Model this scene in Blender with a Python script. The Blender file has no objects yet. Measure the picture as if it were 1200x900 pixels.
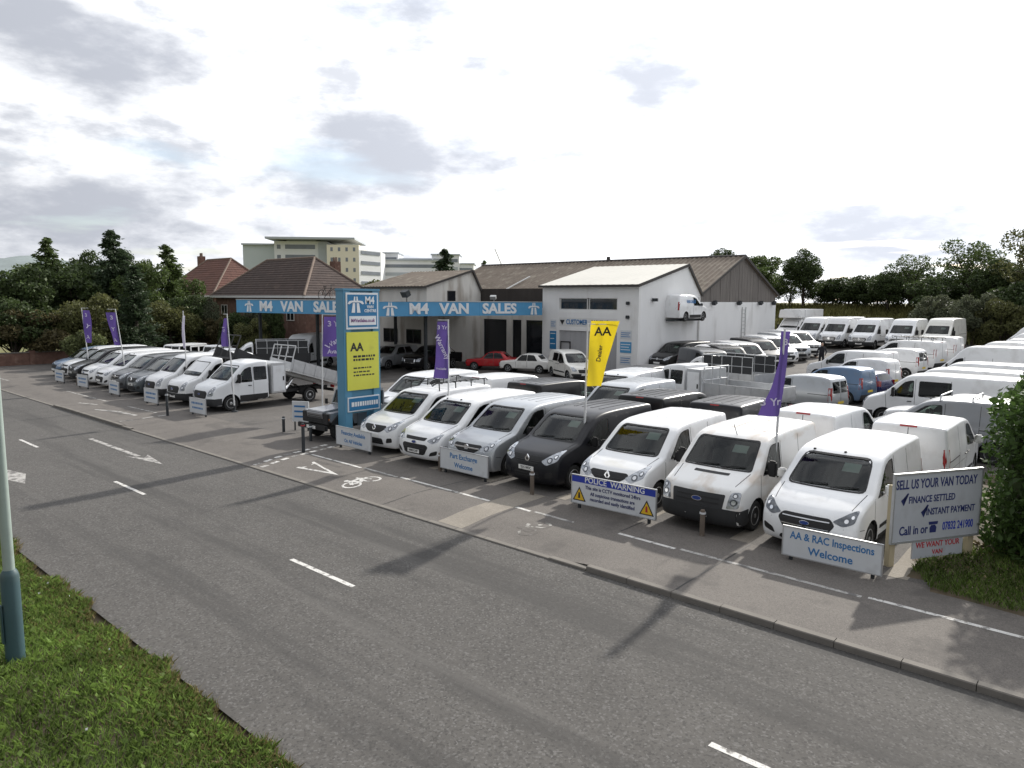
import bpy, bmesh, math, random
from mathutils import Vector, Matrix, Euler
from mathutils.bvhtree import BVHTree
from mathutils.geometry import delaunay_2d_cdt
import numpy as np

R = math.radians
sc = bpy.context.scene
COL = sc.collection
random.seed(7)

# ------------------------------------------------------------------ camera
CAM_H = 5.17
cam_d = bpy.data.cameras.new('camera')
cam = bpy.data.objects.new('camera', cam_d); COL.objects.link(cam)
cam_d.sensor_width = 36.0
cam_d.lens = 845.0 / 1200.0 * 36.0
cam_d.clip_start = 0.1; cam_d.clip_end = 9000
RIGHT = Vector((0.74816631, 0.66348448, 0.00595975))
DOWN = Vector((0.08105135, -0.08247385, -0.99329187))
FWD = Vector((-0.65854222, 0.74363056, -0.11548047))
M = Matrix((RIGHT, -DOWN, -FWD)).transposed().to_4x4()
M.translation = (0, 0, CAM_H)
cam.matrix_world = M
sc.camera = cam
sc.render.resolution_x, sc.render.resolution_y = 1024, 768

# ------------------------------------------------------------------ sun, sky, exposure
SUN_EL = R(29.0); SUN_AZ = R(-5.0)          # azimuth from +Y, towards -X
sd = Vector((math.sin(SUN_AZ) * math.cos(SUN_EL), math.cos(SUN_AZ) * math.cos(SUN_EL), math.sin(SUN_EL)))
sun_d = bpy.data.lights.new('sun', 'SUN')
sun_d.energy = 3.9; sun_d.angle = R(1.2); sun_d.color = (1.0, 0.95, 0.87)
sun = bpy.data.objects.new('sun', sun_d); COL.objects.link(sun)
sun.rotation_euler = sd.to_track_quat('Z', 'Y').to_euler()
sun.location = (0, 40, 60)

w = bpy.data.worlds.new('World'); sc.world = w; w.use_nodes = True
nt = w.node_tree; N = nt.nodes; LK = nt.links
for n in list(N): N.remove(n)
def wn(t, **k):
    n = N.new(t)
    for a, b in k.items(): setattr(n, a, b)
    return n
def wmath(op, a, b=None, c=None, clamp=False):
    n = wn('ShaderNodeMath', operation=op); n.use_clamp = clamp
    for i, v in enumerate((a, b, c)):
        if v is None: continue
        if isinstance(v, (int, float)): n.inputs[i].default_value = v
        else: LK.new(v, n.inputs[i])
    return n.outputs[0]
def wmix(f, a, b):
    n = wn('ShaderNodeMix', data_type='RGBA')
    for s, v in ((n.inputs[0], f), (n.inputs[6], a), (n.inputs[7], b)):
        if isinstance(v, (int, float)): s.default_value = v
        elif isinstance(v, tuple): s.default_value = v
        else: LK.new(v, s)
    return n.outputs[2]
sky = wn('ShaderNodeTexSky', sky_type='NISHITA')
sky.sun_disc = False; sky.sun_elevation = SUN_EL; sky.sun_rotation = SUN_AZ
sky.air_density = 1.0; sky.dust_density = 1.6; sky.ozone_density = 1.0
tc = wn('ShaderNodeTexCoord')
sep = wn('ShaderNodeSeparateXYZ'); LK.new(tc.outputs['Generated'], sep.inputs[0])
zz = wmath('MAXIMUM', wmath('ADD', sep.outputs[2], 0.07), 0.03)
cx = wmath('DIVIDE', sep.outputs[0], zz); cy = wmath('DIVIDE', sep.outputs[1], zz)
cmb = wn('ShaderNodeCombineXYZ'); LK.new(cx, cmb.inputs[0]); LK.new(cy, cmb.inputs[1])
n1 = wn('ShaderNodeTexNoise'); n1.inputs['Scale'].default_value = 0.85; n1.inputs['Detail'].default_value = 9; n1.inputs['Roughness'].default_value = 0.52
mp = wn('ShaderNodeMapping'); mp.inputs['Location'].default_value = (3.1, 7.7, 0.0)
LK.new(cmb.outputs[0], mp.inputs[0]); LK.new(mp.outputs[0], n1.inputs['Vector'])
n2 = wn('ShaderNodeTexNoise'); n2.inputs['Scale'].default_value = 3.3; n2.inputs['Detail'].default_value = 8; n2.inputs["Roughness"].default_value = 0.6
mp2 = wn('ShaderNodeMapping'); mp2.inputs['Location'].default_value = (20.7, 13.2, 2.0)
mp2.inputs['Scale'].default_value = (1.0, 1.0, 2.7)
LK.new(tc.outputs['Generated'], mp2.inputs[0]); LK.new(mp2.outputs[0], n2.inputs['Vector'])
# a veil of white cloud over nearly all of the sky, with holes of pale blue
def wrange(v, a, b, c=0.0, d=1.0):
    n = wn('ShaderNodeMapRange'); n.interpolation_type = 'SMOOTHSTEP'
    LK.new(v, n.inputs[0])
    for i, q in zip((1, 2, 3, 4), (a, b, c, d)): n.inputs[i].default_value = q
    return n.outputs[0]
veil = wrange(n1.outputs[0], 0.28, 0.46, 0.45, 1.0)
n3 = wn('ShaderNodeTexNoise'); n3.inputs['Scale'].default_value = 6.2; n3.inputs['Detail'].default_value = 8; n3.inputs['Roughness'].default_value = 0.58
LK.new(mp2.outputs[0], n3.inputs['Vector'])
grey = wmath('MAXIMUM', wrange(n2.outputs[0], 0.435, 0.64), wmath('MULTIPLY', wrange(n3.outputs[0], 0.52, 0.68), 0.8))
# forward scattering: cloud is brighter on the sun's side
dotn = wn('ShaderNodeVectorMath', operation='DOT_PRODUCT'); LK.new(tc.outputs['Generated'], dotn.inputs[0]); dotn.inputs[1].default_value = sd
d01 = wmath('MULTIPLY_ADD', dotn.outputs['Value'], 0.5, 0.5, clamp=True)
fwdb = wmath('ADD', wmath('MULTIPLY_ADD', wmath('POWER', d01, 1.5), 4.8, 3.6), wmath('MULTIPLY', wmath('POWER', d01, 7.0), 2.5))
cc = wn('ShaderNodeCombineColor'); LK.new(wmath('MULTIPLY', fwdb, 0.985), cc.inputs[0]); LK.new(fwdb, cc.inputs[1]); LK.new(wmath('MULTIPLY', fwdb, 1.03), cc.inputs[2])
tint = wn('ShaderNodeVectorMath', operation='MULTIPLY'); LK.new(cc.outputs[0], tint.inputs[0]); tint.inputs[1].default_value = (0.37, 0.39, 0.44)
cloud = wmix(wmath('MULTIPLY', grey, 0.85), cc.outputs[0], tint.outputs[0])
skyc = wmix(veil, sky.outputs[0], cloud)
bg = wn('ShaderNodeBackground'); LK.new(skyc, bg.inputs[0]); bg.inputs[1].default_value = 0.135
wo = wn('ShaderNodeOutputWorld'); LK.new(bg.outputs[0], wo.inputs[0])

sc.view_settings.view_transform = 'Standard'; sc.view_settings.look = 'None'
sc.view_settings.gamma = 1.0; sc.view_settings.use_curve_mapping = False
sc.view_settings.exposure = 0.42
sc.render.engine = 'CYCLES'

# ------------------------------------------------------------------ materials
MATS = {}
def mat(name, col, rough=0.6, metal=0.0, var=0.0, scale=3.0, bump=0.0, bscale=None, coat=0.0, spec=0.5, dirt=None, detail=5.0, island=0.0, stretch=None, trans=0.0):
    if name in MATS: return MATS[name]
    m = bpy.data.materials.new(name); m.use_nodes = True
    t = m.node_tree; b = t.nodes['Principled BSDF']
    c = (col[0], col[1], col[2], 1)
    b.inputs['Base Color'].default_value = c
    b.inputs['Roughness'].default_value = rough; b.inputs['Metallic'].default_value = metal
    b.inputs['Specular IOR Level'].default_value = spec
    if coat: b.inputs['Coat Weight'].default_value = coat; b.inputs['Coat Roughness'].default_value = 0.06
    vec = None
    if var or bump or dirt:
        tcn = t.nodes.new('ShaderNodeTexCoord'); vec = tcn.outputs['Object']
        if stretch:
            mpn = t.nodes.new('ShaderNodeMapping'); mpn.inputs['Scale'].default_value = stretch
            t.links.new(vec, mpn.inputs[0]); vec = mpn.outputs[0]
    last = None
    if var:
        nz = t.nodes.new('ShaderNodeTexNoise'); nz.inputs['Scale'].default_value = scale; nz.inputs['Detail'].default_value = detail
        nz.inputs['Roughness'].default_value = 0.62
        t.links.new(vec, nz.inputs['Vector'])
        mr = t.nodes.new('ShaderNodeMapRange'); mr.inputs[1].default_value = 0.25; mr.inputs[2].default_value = 0.75
        mr.inputs[3].default_value = 1 - var; mr.inputs[4].default_value = 1 + var
        t.links.new(nz.outputs[0], mr.inputs[0])
        mx = t.nodes.new('ShaderNodeVectorMath'); mx.operation = 'SCALE'
        mx.inputs[0].default_value = col; t.links.new(mr.outputs[0], mx.inputs['Scale'])
        last = mx.outputs[0]
    if island:
        ge = t.nodes.new('ShaderNodeNewGeometry')
        mr2 = t.nodes.new('ShaderNodeMapRange'); mr2.inputs[3].default_value = 1 - island; mr2.inputs[4].default_value = 1 + island
        t.links.new(ge.outputs['Random Per Island'], mr2.inputs[0])
        mx2 = t.nodes.new('ShaderNodeVectorMath'); mx2.operation = 'SCALE'
        if last is None: mx2.inputs[0].default_value = col
        else: t.links.new(last, mx2.inputs[0])
        t.links.new(mr2.outputs[0], mx2.inputs['Scale']); last = mx2.outputs[0]
    if dirt:                                   # (colour, scale, threshold, strength): stains with a shape of their own
        dc, dsc, dth, dst = dirt
        nd = t.nodes.new('ShaderNodeTexNoise'); nd.inputs['Scale'].default_value = dsc; nd.inputs['Detail'].default_value = 7
        t.links.new(vec, nd.inputs['Vector'])
        mr3 = t.nodes.new('ShaderNodeMapRange'); mr3.inputs[1].default_value = dth; mr3.inputs[2].default_value = dth + 0.16
        mr3.inputs[4].default_value = dst
        t.links.new(nd.outputs[0], mr3.inputs[0])
        mm = t.nodes.new('ShaderNodeMix'); mm.data_type = 'RGBA'
        t.links.new(mr3.outputs[0], mm.inputs[0])
        if last is None: mm.inputs[6].default_value = c
        else: t.links.new(last, mm.inputs[6])
        mm.inputs[7].default_value = (dc[0], dc[1], dc[2], 1); last = mm.outputs[2]
    if last is not None: t.links.new(last, b.inputs['Base Color'])
    if bump:
        nb = t.nodes.new('ShaderNodeTexNoise'); nb.inputs['Scale'].default_value = bscale or scale * 4; nb.inputs['Detail'].default_value = 6
        t.links.new(vec, nb.inputs['Vector'])
        bp = t.nodes.new('ShaderNodeBump'); bp.inputs['Strength'].default_value = bump; bp.inputs['Distance'].default_value = 0.02
        t.links.new(nb.outputs[0], bp.inputs['Height']); t.links.new(bp.outputs[0], b.inputs['Normal'])
    if trans:
        tr = t.nodes.new('ShaderNodeBsdfTranslucent'); ad = t.nodes.new('ShaderNodeMixShader'); ad.inputs[0].default_value = trans
        if last is not None: t.links.new(last, tr.inputs[0])
        else: tr.inputs[0].default_value = c
        out = t.nodes['Material Output']
        t.links.new(b.outputs[0], ad.inputs[1]); t.links.new(tr.outputs[0], ad.inputs[2]); t.links.new(ad.outputs[0], out.inputs[0])
    MATS[name] = m
    return m

def glass_mat(name, tint, rough=0.02):
    m = bpy.data.materials.new(name); m.use_nodes = True
    t = m.node_tree; t.nodes.remove(t.nodes['Principled BSDF'])
    tr = t.nodes.new('ShaderNodeBsdfTransparent'); tr.inputs[0].default_value = (*tint, 1)
    gl = t.nodes.new('ShaderNodeBsdfGlossy'); gl.inputs['Roughness'].default_value = rough; gl.inputs[0].default_value = (0.95, 0.97, 0.97, 1)
    fr = t.nodes.new('ShaderNodeFresnel'); fr.inputs[0].default_value = 1.48
    mx = t.nodes.new('ShaderNodeMixShader')
    t.links.new(fr.outputs[0], mx.inputs[0]); t.links.new(tr.outputs[0], mx.inputs[1]); t.links.new(gl.outputs[0], mx.inputs[2])
    t.links.new(mx.outputs[0], t.nodes['Material Output'].inputs[0])
    MATS[name] = m
    return m

def paint(name, col, metal=0.0, rough=0.28, dirt=True, coat=0.35):
    return mat('paint_' + name, col, rough=rough, metal=metal, var=0.05, scale=1.4, coat=coat, spec=0.5 if coat > .2 else 0.3,
               dirt=((0.22, 0.19, 0.15), 1.7, 0.56, 0.22) if dirt else None)
PAINT = dict(
    white=paint('white', (0.78, 0.79, 0.80)), cream=paint('cream', (0.74, 0.73, 0.68)), pale=paint('pale', (0.70, 0.72, 0.74)),
    steel=paint('steel', (0.25, 0.26, 0.275), 0.5, 0.35), silver=paint('silver', (0.42, 0.44, 0.46), 0.55, 0.35), grey=paint('grey', (0.075, 0.08, 0.088), 0.3, 0.33), greyblue=paint('greyblue', (0.065, 0.078, 0.088), 0.3, 0.33),
    black=paint('black', (0.005, 0.005, 0.006), 0.0, 0.3, False, .15), darkgrey=paint('darkgrey', (0.010, 0.0105, 0.014), 0.0, 0.36, False, .15),
    blue=paint('blue', (0.11, 0.18, 0.29), 0.3, 0.3), navy=paint('navy', (0.012, 0.016, 0.09), 0.2, 0.25), red=paint('red', (0.42, 0.012, 0.018), 0.0, 0.25),
    yellow=paint('yellow', (0.75, 0.50, 0.03)), stained=mat('paint_stained', (0.76, 0.76, 0.75), .32, var=.05, scale=1.4, coat=.3, dirt=((.42, .30, .19), 2.3, .50, .55), stretch=(.35, 1, 1)), ivory=paint('ivory', (0.76, 0.75, 0.72)))
mat('trim', (0.011, 0.011, 0.012), 0.6, var=0.15, scale=6)
mat('bumper_grey', (0.024, 0.025, 0.027), 0.65, var=0.12, scale=5)
mat('chrome', (0.75, 0.76, 0.78), 0.15, 1.0, var=0.05, scale=8)
mat('lamp', (0.36, 0.38, 0.41), 0.12, 0.5, var=0.6, scale=11, coat=0.7)
mat('lamp_dark', (0.10, 0.11, 0.125), 0.1, 0.5, var=0.5, scale=9, coat=0.9)
mat('lamp_red', (0.30, 0.012, 0.012), 0.18, 0.0, var=0.3, scale=9, coat=0.8)
mat('lamp_orange', (0.62, 0.20, 0.03), 0.2, 0.0, var=0.2, scale=9, coat=0.8)
mat('tyre', (0.018, 0.018, 0.018), 0.85, var=0.2, scale=7)
mat('rim', (0.42, 0.43, 0.44), 0.38, 0.7, var=0.2, scale=9, dirt=((0.08, 0.06, 0.05), 4, 0.5, 0.5))
mat('plate_white', (0.78, 0.78, 0.76), 0.4, var=0.05, scale=9)
mat('plate_yellow', (0.75, 0.55, 0.06), 0.4, var=0.05, scale=9)
mat('ink', (0.02, 0.02, 0.022), 0.6, var=0.1, scale=9)
mat('cabin', (0.028, 0.029, 0.031), 0.8, var=0.25, scale=5)
mat('seat', (0.085, 0.088, 0.095), 0.9, var=0.3, scale=8)
mat('headlining', (0.12, 0.12, 0.12), 0.9, var=0.1, scale=5)
mat('paper', (0.72, 0.73, 0.74), 0.7, var=0.05, scale=6)
mat('alu', (0.50, 0.51, 0.52), 0.45, 0.7, var=0.12, scale=4)
glass_mat('glass', (0.40, 0.47, 0.43)); glass_mat('glass_dark', (0.06, 0.065, 0.07))

# ------------------------------------------------------------------ mesh helpers
def link(name, me, m=None, parent=None, loc=None, rot=None):
    o = bpy.data.objects.new(name, me); COL.objects.link(o)
    if m is not None and me is not None and hasattr(me, 'materials') and not me.materials:
        me.materials.append(MATS[m] if isinstance(m, str) else m)
    if parent is not None: o.parent = parent
    if loc is not None: o.location = loc
    if rot is not None: o.rotation_euler = rot
    return o
def tag(o, label, cat, group=None, kind=None):
    if label: o['label'] = label
    if cat: o['category'] = cat
    if group: o['group'] = group
    if kind: o['kind'] = kind
    return o
def structure(o): o['kind'] = 'structure'; return o
def thing(name, label, cat, loc=(0, 0, 0), rz=0.0, group=None):
    o = bpy.data.objects.new(name, None); COL.objects.link(o); o.empty_display_size = 0.3
    o.location = loc; o.rotation_euler = (0, 0, rz)
    return tag(o, label, cat, group)

class G:
    """collects shapes into one mesh"""
    def __init__(s): s.v = []; s.f = []
    def add(s, vs, fs):
        o = len(s.v); s.v += [tuple(q) for q in vs]; s.f += [tuple(i + o for i in q) for q in fs]; return s
    def box(s, c, d, rz=0.0, rx=0.0, ry=0.0):
        e = Euler((rx, ry, rz)).to_matrix(); c = Vector(c)
        vs = [c + e @ Vector((x * d[0] / 2, y * d[1] / 2, z * d[2] / 2)) for x in (-1, 1) for y in (-1, 1) for z in (-1, 1)]
        return s.add(vs, [(0, 1, 3, 2), (4, 6, 7, 5), (0, 4, 5, 1), (2, 3, 7, 6), (0, 2, 6, 4), (1, 5, 7, 3)])
    def b2(s, x0, x1, y0, y1, z0, z1): return s.box(((x0 + x1) / 2, (y0 + y1) / 2, (z0 + z1) / 2), (abs(x1 - x0), abs(y1 - y0), abs(z1 - z0)))
    def tube(s, pts, r, n=8, cap=True):
        pts = [Vector(p) for p in pts]; rs = r if isinstance(r, (list, tuple)) else [r] * len(pts)
        vs = []; fs = []
        for i, p in enumerate(pts):
            t = (pts[min(i + 1, len(pts) - 1)] - pts[max(i - 1, 0)]).normalized()
            a = t.orthogonal().normalized() if i == 0 else (pa - t * pa.dot(t)).normalized()
            pa = a; b = t.cross(a)
            for k in range(n):
                q = 2 * math.pi * k / n; vs.append(p + (a * math.cos(q) + b * math.sin(q)) * rs[i])
        for i in range(len(pts) - 1):
            for k in range(n):
                fs.append((i * n + k, i * n + (k + 1) % n, (i + 1) * n + (k + 1) % n, (i + 1) * n + k))
        if cap: fs += [tuple(range(n))[::-1], tuple(range((len(pts) - 1) * n, len(pts) * n))]
        return s.add(vs, fs)
    def lathe(s, prof, c=(0, 0, 0), axis='z', n=20):
        vs = []; fs = []; c = Vector(c)
        for r_, h in prof:
            for k in range(n):
                q = 2 * math.pi * k / n; u, v_ = r_ * math.cos(q), r_ * math.sin(q)
                vs.append(c + (Vector((u, v_, h)) if axis == 'z' else Vector((u, h, v_)) if axis == 'y' else Vector((h, u, v_))))
        for i in range(len(prof) - 1):
            for k in range(n): fs.append((i * n + k, i * n + (k + 1) % n, (i + 1) * n + (k + 1) % n, (i + 1) * n + k))
        fs += [tuple(range(n))[::-1], tuple(range((len(prof) - 1) * n, len(prof) * n))]
        return s.add(vs, fs)
    def prism(s, poly, a, b, axis='y'):
        """poly of 2-D points extruded from a to b along axis"""
        n = len(poly)
        def P(p, h): return (p[0], h, p[1]) if axis == 'y' else (h, p[0], p[1]) if axis == 'x' else (p[0], p[1], h)
        vs = [P(p, a) for p in poly] + [P(p, b) for p in poly]
        fs = [tuple(range(n)), tuple(range(n, 2 * n))[::-1]] + [(i, (i + 1) % n, n + (i + 1) % n, n + i) for i in range(n)]
        return s.add(vs, fs)
    def mesh(s, name, smooth=None, bevel=0.0):
        bm = bmesh.new()
        vs = [bm.verts.new(v) for v in s.v]
        for f in s.f:
            try: bm.faces.new([vs[i] for i in f])
            except ValueError: pass
        bmesh.ops.recalc_face_normals(bm, faces=bm.faces)
        if bevel:
            es = [e for e in bm.edges if len(e.link_faces) == 2 and e.calc_face_angle(0) > 0.6]
            bmesh.ops.bevel(bm, geom=es, offset=bevel, segments=2, affect='EDGES', clamp_overlap=True)
        me = bpy.data.meshes.new(name); bm.to_mesh(me); bm.free()
        if smooth is not None:
            me.polygons.foreach_set('use_smooth', [True] * len(me.polygons)); me.set_sharp_from_angle(angle=R(smooth))
        return me
    def obj(s, name, m, parent=None, smooth=None, bevel=0.0, loc=None, rot=None):
        return link(name, s.mesh(name, smooth, bevel), m, parent, loc, rot)

_txt = {}
def text_mesh(body, size, bold=0.0, align='CENTER', ext=0.004):
    k = (body, size, bold, align, ext)
    if k in _txt: return _txt[k]
    cu = bpy.data.curves.new('lettering', 'FONT'); cu.body = body; cu.size = size
    cu.align_x = align; cu.align_y = 'CENTER'; cu.extrude = ext; cu.offset = bold * size; cu.resolution_u = 3
    o = bpy.data.objects.new('tmp', cu)
    me = bpy.data.meshes.new_from_object(o)
    bpy.data.objects.remove(o); bpy.data.curves.remove(cu)
    _txt[k] = me; return me
def lettering(parent, body, size, loc, m, rz=0.0, bold=0.0, align='CENTER', ext=0.004, sx=1.0, tilt=0.0):
    """upright lettering that faces -Y of its parent, turned by rz; each word is a piece of its own"""
    words = body.split()
    if len(words) > 1 and align == 'CENTER':
        ext_x = lambda t: (min(v.co.x for v in t.vertices), max(v.co.x for v in t.vertices))
        a, b = ext_x(text_mesh(body, size, bold, 'LEFT', ext)); mid = (a + b) / 2; pos = 0
        for wd in words:
            k = body.index(wd, pos) + len(wd); pos = k
            x1 = ext_x(text_mesh(body[:k], size, bold, 'LEFT', ext))[1]; wa, wb = ext_x(text_mesh(wd, size, bold, 'CENTER', ext))
            lettering(parent, wd, size, (loc[0] + (x1 - wb - mid) * sx, loc[1], loc[2]), m, rz, bold, align, ext, sx, tilt)
        return None
    me = text_mesh(body, size, bold, align, ext).copy(); me.name = 'lettering'
    me.transform(Matrix.Rotation(R(90), 4, 'X') @ Matrix.Rotation(tilt, 4, 'Z') @ Matrix.Diagonal((sx, 1, 1, 1)))
    me.materials.clear()
    return link('lettering', me, m, parent, loc, (0, 0, rz))
def emblem_g(g, c, s, y):
    """the motorway emblem: two carriageways under a bridge, in the x-z plane, facing -Y"""
    def q(p): return [(c[0] + a * s, c[1] + b * s) for a, b in p]
    for k in (-1, 1):
        lo = [(k * .08, -.5), (k * .34, -.5), (k * .23, .10), (k * .065, .10)]; hi = [(k * .05, .22), (k * .17, .22), (k * .13, .5), (k * .04, .5)]
        for p in (lo, hi):
            p = q(p); g.prism(p if k > 0 else p[::-1], y, y + .02)
    g.prism(q([(-.62, .06), (-.5, .02), (-.3, .14), (.3, .14), (.5, .02), (.62, .06), (.5, .22), (.3, .25), (-.3, .25), (-.5, .22)]), y - .004, y + .016)

def smooth01(a, b, x):
    t = max(0.0, min(1.0, (x - a) / (b - a))); return t * t * (3 - 2 * t)
# ================================================================== the ground
ZY = 0.10                                     # yard and pavement stand 0.1 m above the road
def yard_z(x, y):
    return ZY + min(max(0.0, (y - 40.0) * 0.042), 1.3) * smooth01(-36, -27, x)
def drop(x):                                  # 1 where the kerb is dropped
    return (smooth01(-31.0, -29.2, x) - smooth01(-8.6, -7.4, x)) + (1 - smooth01(-39.5, -38.0, x))
def pave_z(x, y):
    return ZY - 0.075 * drop(x) * (1 - smooth01(11.1, 12.3, y))

def ground_mat(name, c0, c1, scale, speck=None, stains=None, rough=0.9, bump=0.35, bscale=60, wet=None):
    m = bpy.data.materials.new(name); m.use_nodes = True; t = m.node_tree; b = t.nodes['Principled BSDF']; lk = t.links.new
    b.inputs['Roughness'].default_value = rough; b.inputs['Specular IOR Level'].default_value = 0.35
    tcn = t.nodes.new('ShaderNodeTexCoord'); ob = tcn.outputs['Object']
    def noise(s, d=6, r=.6, vec=None, st=None):
        n = t.nodes.new('ShaderNodeTexNoise'); n.inputs['Scale'].default_value = s; n.inputs['Detail'].default_value = d; n.inputs['Roughness'].default_value = r
        v = ob
        if st:
            mp_ = t.nodes.new('ShaderNodeMapping'); mp_.inputs['Scale'].default_value = st; lk(ob, mp_.inputs[0]); v = mp_.outputs[0]
        lk(v, n.inputs['Vector']); return n.outputs[0]
    def rng(v, a, b_, c=0., d=1.):
        n = t.nodes.new('ShaderNodeMapRange'); lk(v, n.inputs[0])
        for i, q in zip((1, 2, 3, 4), (a, b_, c, d)): n.inputs[i].default_value = q
        return n.outputs[0]
    def mixc(f, a, b_):
        n = t.nodes.new('ShaderNodeMix'); n.data_type = 'RGBA'; lk(f, n.inputs[0])
        for s, v in ((n.inputs[6], a), (n.inputs[7], b_)):
            if isinstance(v, tuple): s.default_value = (*v, 1)
            else: lk(v, s)
        return n.outputs[2]
    col = mixc(rng(noise(scale), .3, .7), c0, c1)
    col = mixc(rng(noise(scale * .13, 4), .42, .62, 0, .55), col, tuple(0.5 * (a + b_) * 1.22 for a, b_ in zip(c0, c1)))
    if speck:                                  # aggregate
        sc_, light, dark, amt = speck
        vo = t.nodes.new('ShaderNodeTexVoronoi'); vo.inputs['Scale'].default_value = sc_; lk(ob, vo.inputs['Vector'])
        sx = t.nodes.new('ShaderNodeSeparateColor'); lk(vo.outputs['Color'], sx.inputs[0])
        col = mixc(rng(sx.outputs[0], .72, .95, 0, amt), col, light)
        col = mixc(rng(sx.outputs[1], .66, .95, 0, amt), col, dark)
    for st in (stains or []):
        c_, s_, th, am, strt = st
        col = mixc(rng(noise(s_, 7, .65, st=strt), th, th + .10, 0, am), col, c_)
    lk(col, b.inputs['Base Color'])
    nb = noise(bscale, 4); bp = t.nodes.new('ShaderNodeBump'); bp.inputs['Strength'].default_value = bump; bp.inputs['Distance'].default_value = 0.008
    lk(nb, bp.inputs['Height']); lk(bp.outputs[0], b.inputs['Normal'])
    MATS[name] = m; return m
ground_mat('asphalt', (0.068, 0.064, 0.060), (0.090, 0.085, 0.079), 1.1, (34, (0.16, 0.155, 0.15), (0.030, 0.029, 0.028), .55),
           [((0.047, 0.045, 0.043), .45, .50, .65, (0.12, 1.6, 1)), ((0.118, 0.112, 0.105), .6, .58, .5, (.10, 1.7, 1)), ((.042, .040, .038), 1.6, .64, .6, None), ((.13, .125, .115), 3.1, .70, .5, (.3, 1, 1))])
ground_mat('pavement', (0.112, 0.101, 0.092), (0.138, 0.125, 0.113), 1.6, (60, (0.22, 0.205, 0.185), (0.05, 0.047, 0.044), .4),
           [((0.078, 0.071, 0.066), .7, .54, .6, None), ((0.165, 0.15, 0.135), 1.5, .62, .5, None), ((.07, .065, .06), 3.1, .67, .6, None)])
ground_mat('yard_tarmac', (0.085, 0.079, 0.074), (0.115, 0.106, 0.098), .9, (50, (0.20, 0.185, 0.17), (0.04, 0.038, 0.036), .4),
           [((0.058, 0.054, 0.051), .6, .53, .6, None), ((0.165, 0.15, 0.134), .9, .60, .6, None), ((.045, .042, .04), 2.6, .64, .7, None)])
ground_mat('concrete', (0.20, 0.178, 0.148), (0.25, 0.224, 0.188), 1.5, (45, (0.36, 0.33, 0.29), (0.18, 0.165, 0.145), .4), [((0.19, 0.17, 0.145), 1.1, .55, .6, None)])
ground_mat('kerb_stone', (0.13, 0.12, 0.108), (0.19, 0.175, 0.155), 2.2, None, [((0.12, .11, .10), 2.0, .55, .6, None)], bscale=40)
ground_mat('road_paint', (0.50, 0.49, 0.47), (0.62, 0.61, 0.58), 3.0, (60, (0.60, 0.59, 0.56), (0.24, 0.23, 0.22), .4), [((0.13, 0.122, 0.115), 6.0, .515, .95, None)])
ground_mat('road_paint_worn', (0.30, 0.29, 0.275), (0.40, 0.39, 0.37), 3.0, (60, (0.6, 0.59, 0.56), (0.2, 0.19, 0.18), .5), [((0.13, 0.125, 0.12), 4.0, .47, .95, None)])
ground_mat('road_paint_ghost', (0.30, 0.29, 0.27), (0.42, 0.41, 0.38), 3.0, None, [((0.125, 0.114, 0.104), 3.5, .40, 1.0, None)])
ground_mat('soil', (0.06, 0.045, 0.03), (0.11, 0.085, 0.055), 2.2, None, [((.05, .06, .025), 1.5, .5, .7, None)])
ground_mat('meadow', (0.11, 0.125, 0.036), (0.19, 0.175, 0.066), .5, None, [((.15, .13, .06), .2, .5, .7, None)], bscale=8)

def sheet(name, xs, ys, zf, m):
    vs = [(x, y, zf(x, y)) for y in ys for x in xs]; n = len(xs)
    fs = [(j * n + i, j * n + i + 1, (j + 1) * n + i + 1, (j + 1) * n + i) for j in range(len(ys) - 1) for i in range(n - 1)]
    me = bpy.data.meshes.new(name); me.from_pydata(vs, [], fs); me.update()
    me.polygons.foreach_set('use_smooth', [True] * len(fs))
    return structure(link(name, me, m))
def span(a, b, s):
    n = max(1, int(round((b - a) / s))); return [a + (b - a) * i / n for i in range(n + 1)]
# country beyond, one sheet to the horizon
sheet('ground', [-4000, -400, -150, 150, 400, 4000], [-3000, -300, -60, 110, 200, 400, 4000],
      lambda x, y: -0.12, 'meadow')
sheet('road', span(-140, 60, 5), [4.0, 7.5, 10.96], lambda x, y: 0.0, 'asphalt')
px_ = sorted(set(span(-120, -40, 4) + span(-40, -28, .4) + span(-28, -10, 2) + span(-10, -6, .25) + span(-6, 40, 3)))
sheet('pavement', px_, span(11.10, 12.5, .2) + [13.2, 14.35], pave_z, 'pavement')
yard = sheet('yard', span(-64, 12, 2), [14.35] + span(16, 96, 2), yard_z, 'yard_tarmac')
def bank_z(x, y): return -0.1 + smooth01(71, 78, y) * 1.7 + smooth01(77, 93, y) * 3.0
bank = sheet('field', span(-120, 70, 6), span(72, 132, 2), bank_z, 'meadow')

# kerb stones, each its own piece
kerb = thing('kerb', None, None); kerb['kind'] = 'structure'
_kg = {}
x = -70.0; k = 0
while x < 14:
    h = round(pave_z(x + .45, 11.05), 3)
    if h not in _kg:
        g = G(); g.prism([(10.962, -.1), (10.962, h - .012), (10.975, h + .004), (11.10, h + .004), (11.10, -.1)], .004, .908, 'x'); _kg[h] = g.mesh('kerb_stone'); _kg[h].materials.append(MATS['kerb_stone'])
    o = link('kerb_stone', _kg[h], None, kerb, (x, random.uniform(-.004, .004), random.uniform(-.003, .003)))
    x += .915; k += 1

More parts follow.
